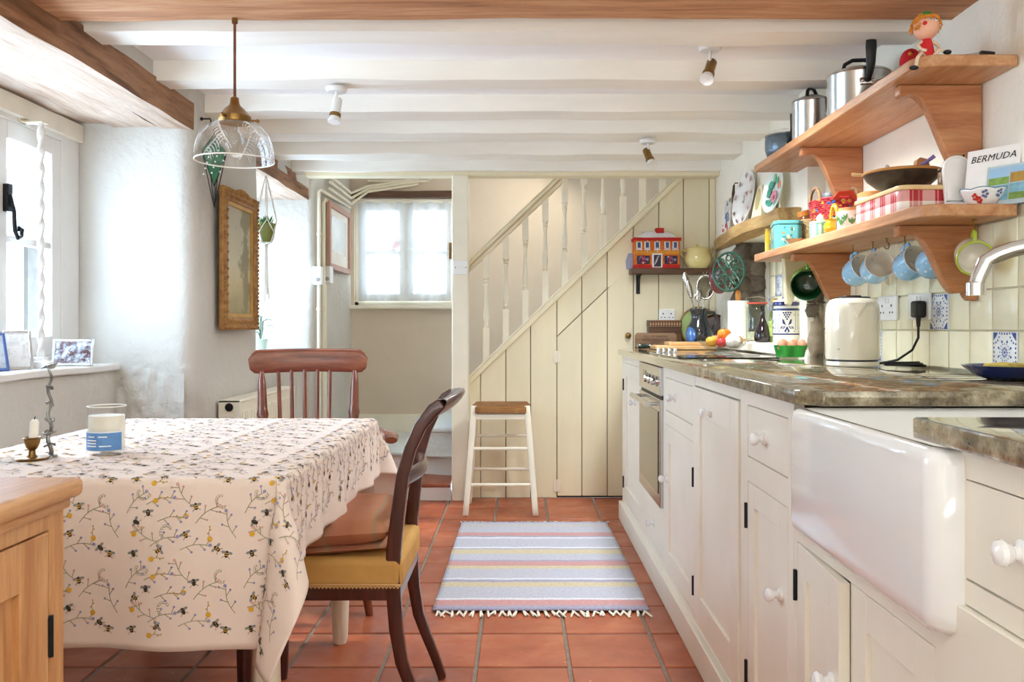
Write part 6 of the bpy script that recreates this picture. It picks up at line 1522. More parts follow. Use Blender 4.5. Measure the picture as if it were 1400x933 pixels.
# books leaning against the wall
def book(label, loc, rz, w, h, th, cover, lean, name='book'):
    t = thing(name, label, 'book', loc, rot=(lean, 0, rz), group='books at the end of the lower shelf')
    obj('cover', MB().box(-w/2, w/2, 0, .002, 0, h).box(-w/2, w/2, th-.002, th, 0, h).box(-w/2, -w/2+.002, 0, th, 0, h), cover, t); obj('pages', MB().box(-w/2+.002, w/2-.003, .002, th-.002, .002, h-.003), pm('page_ivory', '#e6ddc6', .8), t); return t
b1 = book('large pale book titled BERMUDA leaning against the wall', (1.262, 2.262, LZ), -1.02, .145, .165, .010, pm('book_white', '#eeeae6', .4), -.16)
obj('title', text_mb('BERMUDA', .026, TR(.0, -.0006, .137, PI/2), .25, spacing=1.05), pm('ink_black', '#2b2a2c', .6), b1)
b2_ = book('smaller picture-cover book in front of the BERMUDA book', (1.278, 2.212, LZ), -1.02, .110, .108, .008, pm('book_cover_blue', '#b9c9cf', .35), -.16)
SC = [pm('cover_sky', '#9cc0dc', .4), pm('cover_green', '#7c9a4a', .4, var=.3, vs=60), pm('cover_ochre', '#b08a3f', .4, var=.2, vs=60), pm('cover_sea', '#7fb0c2', .4, var=.2, vs=60)]
mb = MB()
for (x0, x1, z0, z1, mi) in ((-.050, .004, .075, .102, 0), (-.050, .004, .056, .075, 1), (.007, .050, .085, .102, 0), (.007, .050, .058, .085, 2), (-.050, .004, .012, .053, 3), (.007, .050, .030, .055, 3), (.007, .050, .012, .030, 1)):
    mb.add([(x0, -.0008, z0), (x1, -.0008, z0), (x1, -.0008, z1), (x0, -.0008, z1)], [(0, 1, 2, 3)], None, mi)
obj('cover_pictures', mb, SC, b2_, smooth=0, kind='stuff')
book('dark brown book standing nearest the wall end of the shelf', (1.303, 2.236, LZ), -1.02, .06, .112, .010, pm('brown_cover', '#4a2f28', .5), -.10)

# ------------------------------------------------------------------ MUGS, HOOKS, BOWL UNDER THE LOWER SHELF
def polka():
    m, nt, b = NT('blue_polka_glaze'); v = coords(nt); vo = N(nt, 'ShaderNodeTexVoronoi'); vo.inputs['Scale'].default_value = 46; vo.inputs['Randomness'].default_value = .25; L(nt, v, vo.inputs['Vector'])
    L(nt, ramp(nt, vo.outputs['Distance'], [(.20, C('#eef2f4')), (.27, C('#8fbfe2'))]), b.inputs['Base Color']); b.inputs['Roughness'].default_value = .12; b.inputs['Coat Weight'].default_value = .5; return m
POLKA = polka(); INNER = pm('ivory_glaze', '#e9e2d6', .15, coat=.4)
def mug(label, hook, tilt, outer, inner, r=.043, h=.078, rim=None, group='mugs hanging under the lower shelf', name='mug'):
    """mug hung by its handle from a cup hook; hook = hook point on the shelf underside, tilt = rotation of the hanging mug"""
    hx, hy, hz = hook
    solo('cup_hook', MB().lathe([(.006, 0), (.006, -.002), (.0022, -.003), (.0022, -.012)], 10).tube([(0, 0, -.010), (.006, 0, -.015), (.011, 0, -.024), (.006, 0, -.034), (-.003, 0, -.034), (-.008, 0, -.028)], .0022, 6), BRASS, 'brass hook holding '+label.split(' hanging')[0].replace(' with a dark green inside','').replace(' with a lime green rim','')+(' '+label.split(' hanging')[1] if ' hanging' in label else ''), 'hook', (hx, hy, hz-.0003), rz=1.0, group='cup hooks under the lower shelf')
    t = thing(name, label, 'mug', (hx, hy, hz-.030), group=group)
    t.rotation_euler = tilt
    # local: mug axis along -Y (mouth towards -Y), handle up at +Z
    M = TR(0, h/2, -r-.022, PI/2)
    obj('body', MB().lathe([(0, 0), (r*.72, 0), (r*.80, .004), (r*.97, h*.3), (r, h*.6), (r*1.0, h)], 36, M, cap=False), outer, t, smooth=60)
    obj('base', MB().lathe([(0, 0), (r*.72, 0)], 30, M, cap=False), outer, t)
    obj('inside', MB().lathe([(r*1.0, h), (r*.985, h+.0015), (r*.93, h), (r*.90, h*.3), (r*.70, .008), (0, .006)], 36, M, cap=False), inner, t, smooth=60)
    if rim: obj('rim', MB().tube([(r*.98*math.cos(a*PI/18), -h/2-.0005, -r-.022+r*.98*math.sin(a*PI/18)) for a in range(36)], .0035, 8, True), rim, t)
    obj('handle', MB().tube([(0, -.022, -.026), (0, -.018, -.006), (0, 0, -.001), (0, .014, -.008), (0, .020, -.028)], [.006, .0065, .0065, .0065, .006], 10, flat=.8), rim or outer, t, smooth=60)
    return t
SB = 1.370
for px, py, Y, rz_, dn, lb_ in ((1166, 350, 2.99, .22, 0, 'blue polka-dot mug hanging furthest from the viewer'), (1193, 342, 2.86, -.05, 0, 'blue polka-dot mug hanging second from the far bracket'), (1237, 335, 2.68, .2, 0, 'blue polka-dot mug hanging third from the far bracket'), (1269, 330, 2.545, .22, 0, 'blue polka-dot mug hanging beside the near bracket')):
    X = (px-CX)/F*Y
    mug(lb_, (X, Y, SB), (-.38, .0, rz_), POLKA, INNER, r=.049, h=.082)
solo('cup_hook', MB().lathe([(.006, 0), (.006, -.002), (.0022, -.003), (.0022, -.012)], 10).tube([(0, 0, -.010), (.006, 0, -.015), (.011, 0, -.024), (.006, 0, -.034), (-.003, 0, -.034), (-.008, 0, -.028)], .0022, 6), BRASS, 'empty brass cup hook between the second and third blue mugs', 'hook', ((1212-CX)/F*2.75, 2.75, SB-.0003), rz=.2, group='cup hooks under the lower shelf')
LIME = pm('lime_glaze', '#a9b83c', .15, var=.1, coat=.5)
mg = mug('cream mug with a lime green rim hanging near the tap', (1.225, 2.265, SB), (.30, 0, -.35), pm('cream_mug_glaze', '#ebe4cc', .15, coat=.4), INNER, r=.046, h=.085, rim=LIME)
mb = MB()
for k in range(6): mb.disc(.006, 6, frame_to(Vector((-.044+.002*(k % 2), -.02+.009*k, -.075-.008*(k % 3))), (-1, 0, -.25)))
obj('blue_flower_print', mb, BLUE, mg, smooth=0)
GRB = pm('green_glaze_outer', '#5fae3a', .15, var=.12, coat=.5)
mug('green mug with a dark green inside hanging beside the far bracket', (1.155, 3.165+.21, SB), (.35, 0, -.35), GRB, pm('dark_green_glaze', '#143a1c', .12, coat=.5), r=.064, h=.085, name='green_mug')
# cream cleaver-shaped board hanging from the shelf
cb = thing('hanging_board', 'cream wooden chopping board hanging below the lower shelf tip', 'chopping board', (1.192, 3.595, 1.205), rz=.25)
mb = MB(); mb.prism([(-.075, .17), (-.045, .205), (.06, .205), (.085, .14), (.055, .045), (-.01, .03), (-.04, -.035), (-.06, -.03)], -.012, .012, 'xz'); obj('board', mb, pm('cream_wood', '#e6d9b5', .5, var=.05), cb, bev=.003)

# ------------------------------------------------------------------ RUSTIC LEDGE AND WHAT STANDS ON IT
LG = 1.605
mb = MB(); mb.rbox(0, 1, 3.70, 5.28, LG-.055, LG, (4, 30, 2), .0, 5, 3)
def led(x, y, z):
    fr = 1.125+.012*math.sin(y*7)+.11*max(0, (y-4.55)/.73)**1.6+.35*max(0, LG-.022-z)
    d = .007*noise.noise_vector(Vector((x, y*5, z*9)))
    return (WALL_RF-.003-(WALL_RF-.003-fr)*(1-x)+(d.x if x < .9 else 0), y, z+d.z)
mb.v = [led(*p) for p in mb.v]
solo('timber_ledge', mb, wood('old_oak', '#7a5c36', '#a5834f', '#bfa06a', 'y', 2.5, .75, 9, .6, knots=False), 'rough waney-edged oak ledge on the far right wall', 'ledge', smooth=60)
LGZ = LG+.006
def leaning(name, label, cat, y, r, mat, prints=None, tilt=.16, rzz=0, sx=1, x=None):
    t = thing(name, label, cat, ((WALL_RF-.05) if x is None else x, y, LGZ), rot=(0, tilt, rzz))
    M = Matrix(((0, 0, -1, 0), (-1, 0, 0, 0), (0, 1, 0, r), (0, 0, 0, 1)))
    obj('plate', MB().lathe([(0, -.004), (r*.55, -.004), (r*.62, 0), (r, .012), (r, .015), (r*.62, .005), (r*.55, .001), (0, .001)], 40, M, 0, sx, 1), mat, t, smooth=60)
    return t, M
pl1, M = leaning('dinner_plate', 'large white plate with small floral sprigs on the oak ledge', 'plate', 4.46, .150, PORC, sx=1.0, rzz=.10, x=1.176)
mb = MB(); rr = random.Random(4)
for k in range(9):
    a = k*2*PI/9+.2
    for q in range(4): mb.disc(.008, 6, M @ TR(.122*math.cos(a)+rr.uniform(-.012, .012), .122*math.sin(a)+rr.uniform(-.012, .012), .0165), q % 3)
for q in range(7): mb.disc(.008, 6, M @ TR(rr.uniform(-.018, .018), rr.uniform(-.035, .035), .0035), q % 3)
obj('sprig_print', mb, [pm('mauve_print', '#a98a94', .4), pm('brown_print', '#8a6a52', .4), pm('rose_print', '#c4838a', .4)], pl1, smooth=0, kind='stuff')
pl2, M = leaning('floral_plate', 'smaller plate painted with teal leaves and a pink flower on the oak ledge', 'plate', 3.93, .105, pm('pale_green_ceramic', '#e3eee8', .15, coat=.5), rzz=.14, x=1.178)
mb = MB()
for (x, y, r_, mi, sx_) in ((-.03, .03, .022, 0, 1.3), (-.045, -.005, .024, 0, 1), (.0, .06, .024, 1, .6), (.03, .045, .018, 0, .7), (.015, -.03, .030, 2, 1), (.02, -.035, .012, 3, 1), (-.02, -.055, .018, 0, 1.4), (.06, .02, .020, 4, .8), (-.055, -.05, .015, 0, 1), (.045, -.07, .015, 0, 1.3)):
    mb.disc(r_, 9, M @ TR(x, y, .0095), mi, sx_, 1)
obj('flower_print', mb, [pm('teal_print', '#3aa08a', .3), pm('leaf_print2', '#7cc08a', .3), pm('pink_print', '#dc8296', .3), pm('deep_pink_print', '#b03a5f', .3), pm('coral_print', '#d98a6a', .3)], pl2, smooth=0, kind='stuff')
cbd = thing('breadboard', 'cream paddle board with an oval hole between the two ledge plates', 'board', (1.185, 4.20, LGZ), rot=(0, .14, .1))
outer = [(-.065, 0), (.065, 0), (.050, .10)]+[(.034*math.cos(a), .145+.036*math.sin(a)) for a in [i*PI/10 for i in range(11)]]+[(-.050, .10)]
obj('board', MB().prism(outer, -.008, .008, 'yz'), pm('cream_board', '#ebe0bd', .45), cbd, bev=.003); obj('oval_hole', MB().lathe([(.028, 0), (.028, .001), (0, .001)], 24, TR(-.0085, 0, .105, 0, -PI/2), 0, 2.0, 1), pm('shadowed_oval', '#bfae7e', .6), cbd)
fo = solo('cream_folder', MB().box(-.004, .004, -.075, .075, 0, .17), pm('manila', '#d8c48c', .7), 'plain buff card folder standing behind the paddle board', 'folder', (1.224, 4.10, LGZ+.001))
pcd = thing('postcard', 'colourful picture card of costumed people at the far end of the oak ledge', 'card', (1.190, 4.87, LGZ), rot=(0, .10, .12))
obj('card', MB().box(-.002, .002, -.055, .055, 0, .21), pm('card_white', '#ece6e0', .6), pcd)
mb = MB(); rr = random.Random(9)
for k in range(40):
    z = rr.uniform(.01, .20); mb.disc(rr.uniform(.008, .016), 6, TR(-.0026, rr.uniform(-.045, .045), z, 0, -PI/2), 0 if z < .07 else (1 if z < .13 else (2 if z < .17 else 3)))
obj('card_picture', mb, [pm('card_rose', '#c9666a', .6), pm('card_blue', '#7f8fb5', .6), pm('card_pale', '#dfe0e4', .6), pm('card_mix', '#8a9a86', .6)], pcd, smooth=0, kind='stuff')
# pan scoop on a nail
nc = thing('ladle', 'brown-handled ladle hanging on the wall beside the picture card', 'ladle', (1.212, 4.75, 1.88)); obj('handle', MB().tube([(0, 0, 0), (-.004, 0, -.05), (-.008, -.01, -.10), (-.004, -.03, -.13)], [.006, .009, .008, .005], 8), DARKW, nc); obj('hook', MB().tube([(0, 0, 0), (.006, 0, .012), (.024, 0, .012)], .003, 6), IRON, nc)

# ------------------------------------------------------------------ TRIVET under the ledge, with copper pan behind
tv = thing('iron_trivet', 'round green cast-iron openwork trivet hanging below the oak ledge', 'trivet', (1.160, 4.66, 1.385))
GRI = pm('green_cast_iron', '#2c5140', .4, metal=.2, var=.25, vs=30)
M = frame_to(Vector((0, 0, 0)), (-.79, -.61, 0)); R_ = .106
obj('rim', MB().tube([(R_*math.cos(a*PI/24), R_*math.sin(a*PI/24), 0) for a in range(48)], .007, 8, True, M), GRI, tv)
mb = MB()
for k in range(8):
    a0 = k*PI/4
    def pol(r, a): return (r*math.cos(a), r*math.sin(a), 0)
    mb.tube([pol(.02, a0), pol(.05, a0+.35), pol(.077, a0+.25), pol(.101, a0+.05)], .0042, 6, False, M)
    mb.tube([pol(.03, a0), pol(.055, a0-.4), pol(.081, a0-.30), pol(.102, a0-.1)], .0042, 6, False, M)
    mb.tube([pol(.075+.016*math.cos(t), a0+.2*math.sin(t)) for t in [i*PI/4 for i in range(8)]], .0038, 6, True, M)
    mb.tube([pol(.045+.011*math.cos(t), a0+.22*math.sin(t)+.4) for t in [i*PI/4 for i in range(8)]], .0034, 6, True, M)
mb.tube([(.024*math.cos(a*PI/10), .024*math.sin(a*PI/10), 0) for a in range(20)], .0045, 6, True, M)
obj('scrollwork', mb, GRI, tv)
cp = thing('copper_pan', 'dark red-brown round pan hanging behind the green trivet', 'pan', (1.170, 4.80, 1.368)); obj('pan_body', MB().lathe([(0, 0), (.072, 0), (.098, .018), (.100, .020), (.075, -.003), (0, -.004)], 36, frame_to(Vector((-.01, 0, 0)), (-.9, -.42, 0))), pm('oxblood_enamel', '#5a2620', .3, var=.2, coat=.3), cp)

# ------------------------------------------------------------------ SMALL SHELF ON THE PANELLING
ZS = EYE+(447-367)/F*5.2
sf = thing('small_shelf', 'narrow dark wooden shelf on the stair boarding with a black iron bracket', 'shelf', (0, 0, 0))
xa, xb = (862-CX)/F*5.22, 1.236
obj('board', MB().box(xa, xb, 5.19, Y_PANEL-.001, ZS-.034, ZS), DARKW, sf, bev=.003)
xk = (874-CX)/F*5.25
obj('bracket', MB().box(xk-.012, xk+.012, Y_PANEL-.008, Y_PANEL-.001, ZS-.155, ZS-.034).box(xk-.012, xk+.012, 5.215, Y_PANEL-.001, ZS-.041, ZS-.034).tube([(xk, Y_PANEL-.012, ZS-.13), (xk, 5.27, ZS-.085), (xk, 5.225, ZS-.045)], .005, 8), IRON, sf)
# tea cosy shaped like a shop
tcx = (898-CX)/F*5.22
tc2 = thing('tea_cosy', 'padded orange tea cosy shaped like a shop front on the small shelf', 'tea cosy', (tcx, 5.25, ZS+.0005))
OR_ = pm('orange_quilt', '#c4531f', .85, var=.2, vs=30, col2='#d97a2a'); RDQ = pm('red_quilt', '#b8241e', .85, var=.15, vs=30); DKQ = pm('dark_window_print', '#332636', .6, var=.4, vs=80); PALEQ = pm('pale_quilt', '#d9d6d8', .85, var=.08, vs=20)
w2_ = .138
def puff(x0, x1, z0, z1, d=.045, y=0): return MB().rbox(x0, x1, y-d, y+d, z0, z1, (6, 3, 4), .003, 14)
obj('ground_floor', puff(-w2_, w2_, .0, .10), OR_, tc2, smooth=70, bev=0); obj('upper_floor', puff(-w2_-.003, w2_+.003, .10, .178, .043), OR_, tc2, smooth=70)
obj('red_base', puff(-w2_-.002, w2_+.002, .001, .024, .048), RDQ, tc2, smooth=70); obj('cornice', puff(-w2_-.010, w2_+.010, .172, .190, .050), RDQ, tc2, smooth=70); obj('mid_band', puff(-w2_-.002, w2_+.002, .086, .108, .048), pm('ochre_quilt', '#d08a2e', .85, var=.15, vs=30), tc2, smooth=70)
mb = MB(); mb.grid(lambda u, v: ((2*u-1)*(w2_-.01-.055*v), -.045+.03*v-.004*abs(math.sin(u*9*PI)), .188+.040*v), 40, 6).grid(lambda u, v: ((2*u-1)*(w2_-.01-.055*v), .045-.03*v, .188+.040*v), 20, 4).box(-.083, .083, -.015, .015, .226, .230); obj('padded_roof', mb, PALEQ, tc2, smooth=70)
for s in (-1, 1):
    obj('roof_tie', MB().tube([(-.03+.03*s, -.044, .18), (-.03+.03*s, -.05, .10)], .002, 6), PALEQ, tc2)
obj('chimney', MB().rbox(-.005, .045, -.03, .01, .222, .252, (3, 2, 2), .002), RDQ, tc2)
for x in (-.112, -.062, 0, .062, .112):
    o = obj('upper_window', MB().box(x-.017, x+.017, -.048, -.040, .122, .165), pm('white_window_print', '#e0dde0', .7), tc2, bev=.002); obj('pane', MB().box(x-.010, x+.010, -.0495, -.046, .126, .161), pm('blue_window_print', '#3f5378', .6, var=.4, vs=90), o)
    obj('window_sill', MB().box(x-.02, x+.02, -.051, -.040, .112, .119), PALEQ, tc2)
for x in (-.085, .085):
    obj('shop_window', MB().box(x-.040, x+.040, -.0505, -.040, .026, .078), DKQ, tc2, bev=.003)
    mb = MB(); rr = random.Random(int(x*1000))
    for k in range(14): mb.disc(rr.uniform(.005, .009), 6, TR(x+rr.uniform(-.03, .03), -.0512, rr.uniform(.034, .07), PI/2), k % 3)
    obj('shop_goods', mb, [pm('goods_red', '#c0334a', .6), pm('goods_blue', '#5f78c0', .6), pm('goods_pale', '#d9c9d0', .6)], tc2, smooth=0, kind='stuff')
o = obj('shop_door', MB().box(-.032, .032, -.0525, -.040, .004, .092), pm('white_door_print', '#e4e0de', .7), tc2, bev=.003); obj('door_glass', MB().box(-.022, .022, -.0545, -.050, .010, .082), DKQ, o)
mb = MB()
for k in range(5): mb.add([(-.022+.004*k, -.0549, .02+.012*k), (-.018+.004*k, -.0549, .02+.012*k), (-.002+.004*k, -.0549, .042+.009*k), (-.006+.004*k, -.0549, .042+.009*k)], [(0, 1, 2, 3)])
obj('glass_glints', mb, PALEQ, o, smooth=0)
solo('pot_holder', MB().prism([(-.03, 0), (.03, .0), (.035, .05), (.02, .10), (-.02, .10), (-.035, .05)], -.006, .006, 'xz'), pm('lavender_cloth', '#a3a7bd', .9), 'lavender grey cloth pot holder hanging behind the tea cosy', 'pot holder', (xa+.015, 5.297, ZS+.0008), bev=.003)
# cream two-handled pot
pcx = (954-CX)/F*5.24
cpot = thing('lidded_pot', 'cream glazed two-handled lidded pot on the small shelf', 'pot', (pcx, 5.245, ZS+.0005)); CRG = pm('butter_glaze', '#dfcd8c', .15, var=.04, coat=.5)
obj('body', MB().lathe([(0, 0), (.062, 0), (.066, .005), (.082, .035), (.086, .055), (.080, .08), (.072, .10), (.078, .118), (.081, .122)], 40), CRG, cpot, smooth=60); ld = obj('lid', MB().lathe([(.080, .122), (.076, .127), (.04, .134), (0, .137)], 36), CRG, cpot, smooth=60); obj('lid_knob', MB().lathe([(.008, .135), (.007, .142), (.012, .149), (0, .153)], 16), CRG, ld)
for s in (-1, 1): obj('handle', MB().tube([(s*.074, 0, .108), (s*.095, 0, .118), (s*.108, 0, .105), (s*.104, 0, .085), (s*.084, 0, .072)], .006, 8), CRG, cpot, smooth=60)

# ------------------------------------------------------------------ FAR END OF THE WORKTOP
sock('white single wall socket on the boarding above the inlaid box', ((912-CX)/F*5.30, Y_PANEL-.0005, EYE+(447-431)/F*5.3), 0, w=.10, h=.075)
def stand_x(px, Y): return (px-CX)/F*Y
sg = thing('wooden_sign', 'small brown wooden sign with faded lettering leaning at the worktop end', 'sign', (stand_x(897, 5.16), 5.16, ZT), rot=(-.12, 0, 0))
obj('plaque', MB().prism([(-.128, 0), (.128, 0), (.128, .078), (.116, .090), (-.116, .090), (-.128, .078)], 0, .014, 'xz'), wood('plaque_wood', '#6b4a30', '#8d6a4c', '#a58464', 'x', 3, .6, 10, .1, knots=False), sg, bev=.002)
for k, (tx, z, s_) in enumerate((('MILL OF GARDEN', .066, .019), ('REFRIGERATEURS', .046, .021), ('FAMILY', .027, .018))):
    obj('lettering', text_mb(tx, s_, TR(0, -.0005, z, PI/2)), pm('faded_ink', '#4a3426', .8), sg)
ib = thing('inlaid_box', 'small dark inlaid wooden box with ivory dots behind the wooden sign', 'box', (stand_x(907, 5.24), 5.245, ZT))
obj('box_body', MB().box(-.095, .105, -.045, .045, .0, .130).box(-.097, .107, -.047, .047, .130, .168), DARKW, ib, bev=.002)
mb = MB()
for k in range(12):
    for z in (.128, .164): mb.box(-.093+.0165*k, -.083+.0165*k, -.0485, -.046, z, z+.004)
    mb.prism([(-.092+.0165*k, .138), (-.080+.0165*k, .138), (-.086+.0165*k, .156)], -.0482, -.046, 'xz')
obj('inlay', mb, pm('bone_inlay', '#c79f78', .5, var=.2), ib, kind='stuff')
gt = thing('green_tray', 'round pale green tray leaning against the boarding behind the jug', 'tray', (stand_x(957, 5.25), 5.245, ZT), rot=(-.16, 0, 0))
obj('tray_face', MB().lathe([(0, 0), (.118, 0), (.118, .004), (0, .004)], 48, TR(0, -.002, .128, PI/2)), pm('pale_green_paint', '#a9c27c', .5, var=.08), gt); obj('tray_rim', MB().tube([(.122*math.cos(a*PI/28), -.004, .128+.122*math.sin(a*PI/28)) for a in range(56)], .007, 8, True), pm('tan_rim', '#9a7a4a', .6), gt)
bt = solo('brown_tray', MB().lathe([(0, 0), (.085, 0), (.098, .012), (.100, .010), (.086, -.004), (0, -.004)], 40, TR(0, 0, .105, PI/2-.0)), pm('tortoiseshell_lacquer', '#4a2217', .2, var=.5, vs=18, coat=.5), 'dark brown lacquer plate leaning right of the utensil jug', 'plate', (stand_x(978, 5.16), 5.17, ZT+.0005), rz=-.25)
bt.rotation_euler = (-.15, 0, -.2)
jg = thing('utensil_jug', 'dark glazed jug with a blue patch holding metal kitchen utensils', 'jug', (stand_x(956, 4.98), 4.98, ZT))
JUGM, nt, b = NT('dark_blue_jug_glaze'); tc = N(nt, 'ShaderNodeTexCoord'); dv = N(nt, 'ShaderNodeVectorMath', operation='DISTANCE'); dv.inputs[1].default_value = (-.085, -.045, .075); L(nt, tc.outputs['Object'], dv.inputs[0])
L(nt, ramp(nt, dv.outputs['Value'], [(.0, C('#4a7cc0')), (.052, C('#3f6cae')), (.058, C('#22262a'))]), b.inputs['Base Color']); b.inputs['Roughness'].default_value = .15; b.inputs['Coat Weight'].default_value = .6
obj('body', MB().shell([(r_*1.24, z_*1.24) for r_, z_ in [(.040, 0), (.052, .012), (.062, .045), (.064, .07), (.056, .105), (.042, .130), (.038, .145), (.040, .170), (.048, .180), (.048, .186)]], .005, 40), JUGM, jg, smooth=60)
obj('handle', MB().tube([(.050, 0, .208), (.082, -.01, .213), (.099, -.012, .183), (.097, -.012, .134), (.074, -.008, .093)], .009, 10), pm('dark_handle_glaze', '#2a2d30', .15, coat=.6), jg, smooth=60)
jl = Vector((jg.location.x, jg.location.y, ZT+.012))
def utensil(label, a, b, head):
    t = thing('kitchen_utensil', label, 'utensil', jl, group='utensils in the dark jug')
    a, b = Vector(a)*1.2, Vector((b[0]*1.2, b[1]*1.2, b[2]*1.32)); obj('handle', MB().tube([a, a.lerp(b, .5), b], .005, 8), STEEL, t)
    d = (b-a).normalized(); head(t, b, d)
def h_sieve(t, p, d):
    c = p+d*.065; M = frame_to(c, (-.25, -1, .15)); obj('sieve_rim', MB().tube([(.050*math.cos(a*PI/16), .070*math.sin(a*PI/16), 0) for a in range(32)], .006, 8, True, M), STEEL, t, smooth=60)
    m = glass('fine_mesh', (.62, .60, .56)); obj('sieve_mesh', MB().lathe([(.0, .045), (.03, .035), (.046, .012), (.05, 0)][::-1], 24, M @ TR(0, 0, -.045), 0, 1, 1.4), m, t, smooth=60); obj('hook', MB().tube([c+Vector((-.012, 0, .068)), c+Vector((-.014, 0, .088)), c+Vector((.006, 0, .088)), c+Vector((.008, 0, .068))], .0025, 6), STEEL, t)
def h_paddle(w, l, m=STEEL):
    def f(t, p, d):
        M = frame_to(p, d, (0, -1, 0)); 
        obj('blade', MB().grid(lambda u, v: ((2*u-1)*w*math.sin(PI*min(.95, max(.08, v*.9+.08)))**.5, .006*(1-(2*u-1)**2), v*l), 8, 12, M), m, t, smooth=80).modifiers.new('t', 'SOLIDIFY').thickness = .002
    return f
def h_loop(t, p, d):
    for k in range(4):
        M = frame_to(p, d, (math.cos(k*PI/4), math.sin(k*PI/4), 0)); obj('whisk_wire', MB().tube([(.022*math.sin(PI*i/14)*(1 if i <= 14 else 1), 0, .075*(1-math.cos(PI*i/14))/2*1.0) for i in range(15)], .0016, 5, False, M), CHROME, t)
utensil('wire sieve, the largest utensil in the dark jug', (.0, .01, .0), (.022, -.012, .215), h_sieve)
utensil('long metal tongs leaning left in the dark jug', (.02, .0, 0), (-.055, .005, .270), h_paddle(.020, .085))
utensil('metal spatula second from left in the dark jug', (.015, .01, 0), (-.040, -.008, .215), h_paddle(.018, .11))
utensil('shiny spoon in the middle of the dark jug', (0, -.01, 0), (-.012, -.030, .200), h_paddle(.022, .065, CHROME))
utensil('balloon whisk behind the spoon in the dark jug', (0, .02, 0), (.0, .020, .205), h_loop)
utensil('dark wooden spoon leaning right in the dark jug', (-.015, .0, 0), (.050, -.005, .215), h_paddle(.012, .05, DARKW))
# chopping boards and knife at the hob edge
for i, (lb_, px, Y, w_, z_, h_, rz_) in enumerate((('long pale wooden chopping board lying on the worktop, lower of two', 934, 4.72, .345, 0, .022, .04), ('shorter pale wooden chopping board lying on top of the other', 942, 4.76, .25, .0225, .018, -.03))):
    solo('chopping_board', MB().prism(rrect(-w_/2, w_/2, -.10, .10, .02), 0, h_), PALEW, lb_, 'chopping board', (stand_x(px, Y), Y+.02, ZT+z_), rz=rz_, group='chopping boards', bev=.004, bseg=2)
solo('pepper_mill', MB().lathe([(0, 0), (.014, 0), (.016, .01), (.014, .05), (.010, .055), (.012, .06), (.012, .085), (0, .088)], 18, TR(0, 0, .016, 0, PI/2)), pm('dark_green_glass', '#26332f', .1, coat=.6), 'dark green glass pepper mill lying at the worktop corner', 'mill', (stand_x(872, 4.80), 4.80, ZT), smooth=50)
# glass bowl with fruit
fx, fy = 1.020, 4.21
fg = thing('glass_bowl', 'clear pressed glass bowl of fruit on the worktop', 'bowl', (fx, fy, ZT))
mb = MB()
def gb(u, v):
    a = u*2*PI; r = .045+.080*v**.8; f = 1+.05*v*math.cos(9*a); return (r*f*math.cos(a), r*f*math.sin(a), .003+.050*v**1.3+.004*v*math.cos(9*a))
mb.grid(gb, 72, 10); mb.lathe([(0, .0), (.046, 0), (.046, .004), (0, .005)], 30); o = obj('bowl', mb, glass('pressed_glass', (.93, .93, .92)), fg, smooth=40); o.modifiers.new('t', 'SOLIDIFY').thickness = .004
def fruit(name, label, cat, dx, dy, dz, r, mat, sz=.95, stem=True):
    t = thing(name, label, cat, (fx+dx, fy+dy, ZT+dz), group='fruit in the glass bowl'); obj('flesh', MB().lathe([(0, -r*sz*.9), (r*.5, -r*sz*.93), (r*.88, -r*sz*.5), (r, 0), (r*.88, r*sz*.55), (r*.5, r*sz*.9), (r*.15, r*sz*.88), (0, r*sz*.8)], 24), mat, t, smooth=80)
    if stem: obj('stalk', MB().tube([(0, 0, r*sz*.8), (.002, 0, r*sz*1.15)], .0018, 6), DARKW, t)
fruit('satsuma', 'orange satsuma at the left of the glass bowl', 'orange', -.062, -.02, .052, .030, pm('orange_peel', '#e0a030', .4, var=.08, bmp=.3, bs=120), .9, False)
fruit('peach', 'pinkish peach at the back of the glass bowl', 'peach', -.030, .035, .058, .028, pm('peach_skin', '#dd8a62', .6, var=.15, vs=20), .95)
fruit('apple', 'yellow-orange apple on top of the fruit in the glass bowl', 'apple', .006, .0, .086, .036, pm('yellow_apple', '#d99a25', .3, var=.2, vs=14, col2='#c9661f'), .9)
fruit('apple', 'red apple in the middle of the glass bowl', 'apple', -.018, -.042, .048, .027, pm('red_apple', '#c93a38', .25, var=.2, vs=20), .92)
fruit('apple', 'red and yellow apple at the right of the glass bowl', 'apple', .075, .012, .056, .028, pm('red_yellow_apple', '#cf5a2a', .25, var=.3, vs=16, col2='#dba23a'), .92)
gl = thing('garlic_bulb', 'large white garlic head at the front of the glass bowl', 'garlic', (fx+.038, fy-.046, ZT+.022), group='fruit in the glass bowl')
mb = MB(); mb.grid(lambda u, v: (((.040*math.sin(PI*v)**.7)*(1+.07*math.cos(7*u*2*PI)))*math.cos(u*2*PI), ((.040*math.sin(PI*v)**.7)*(1+.07*math.cos(7*u*2*PI)))*math.sin(u*2*PI), .030-.032*math.cos(PI*v)+.012*max(0, v-.8)*5), 56, 14); obj('bulb', mb, pm('garlic_skin', '#eee7e2', .5, var=.08, vs=30), gl, smooth=80); obj('neck', MB().lathe([(.008, .062), (.004, .078), (0, .08)], 10), MATS['garlic_skin'], gl)
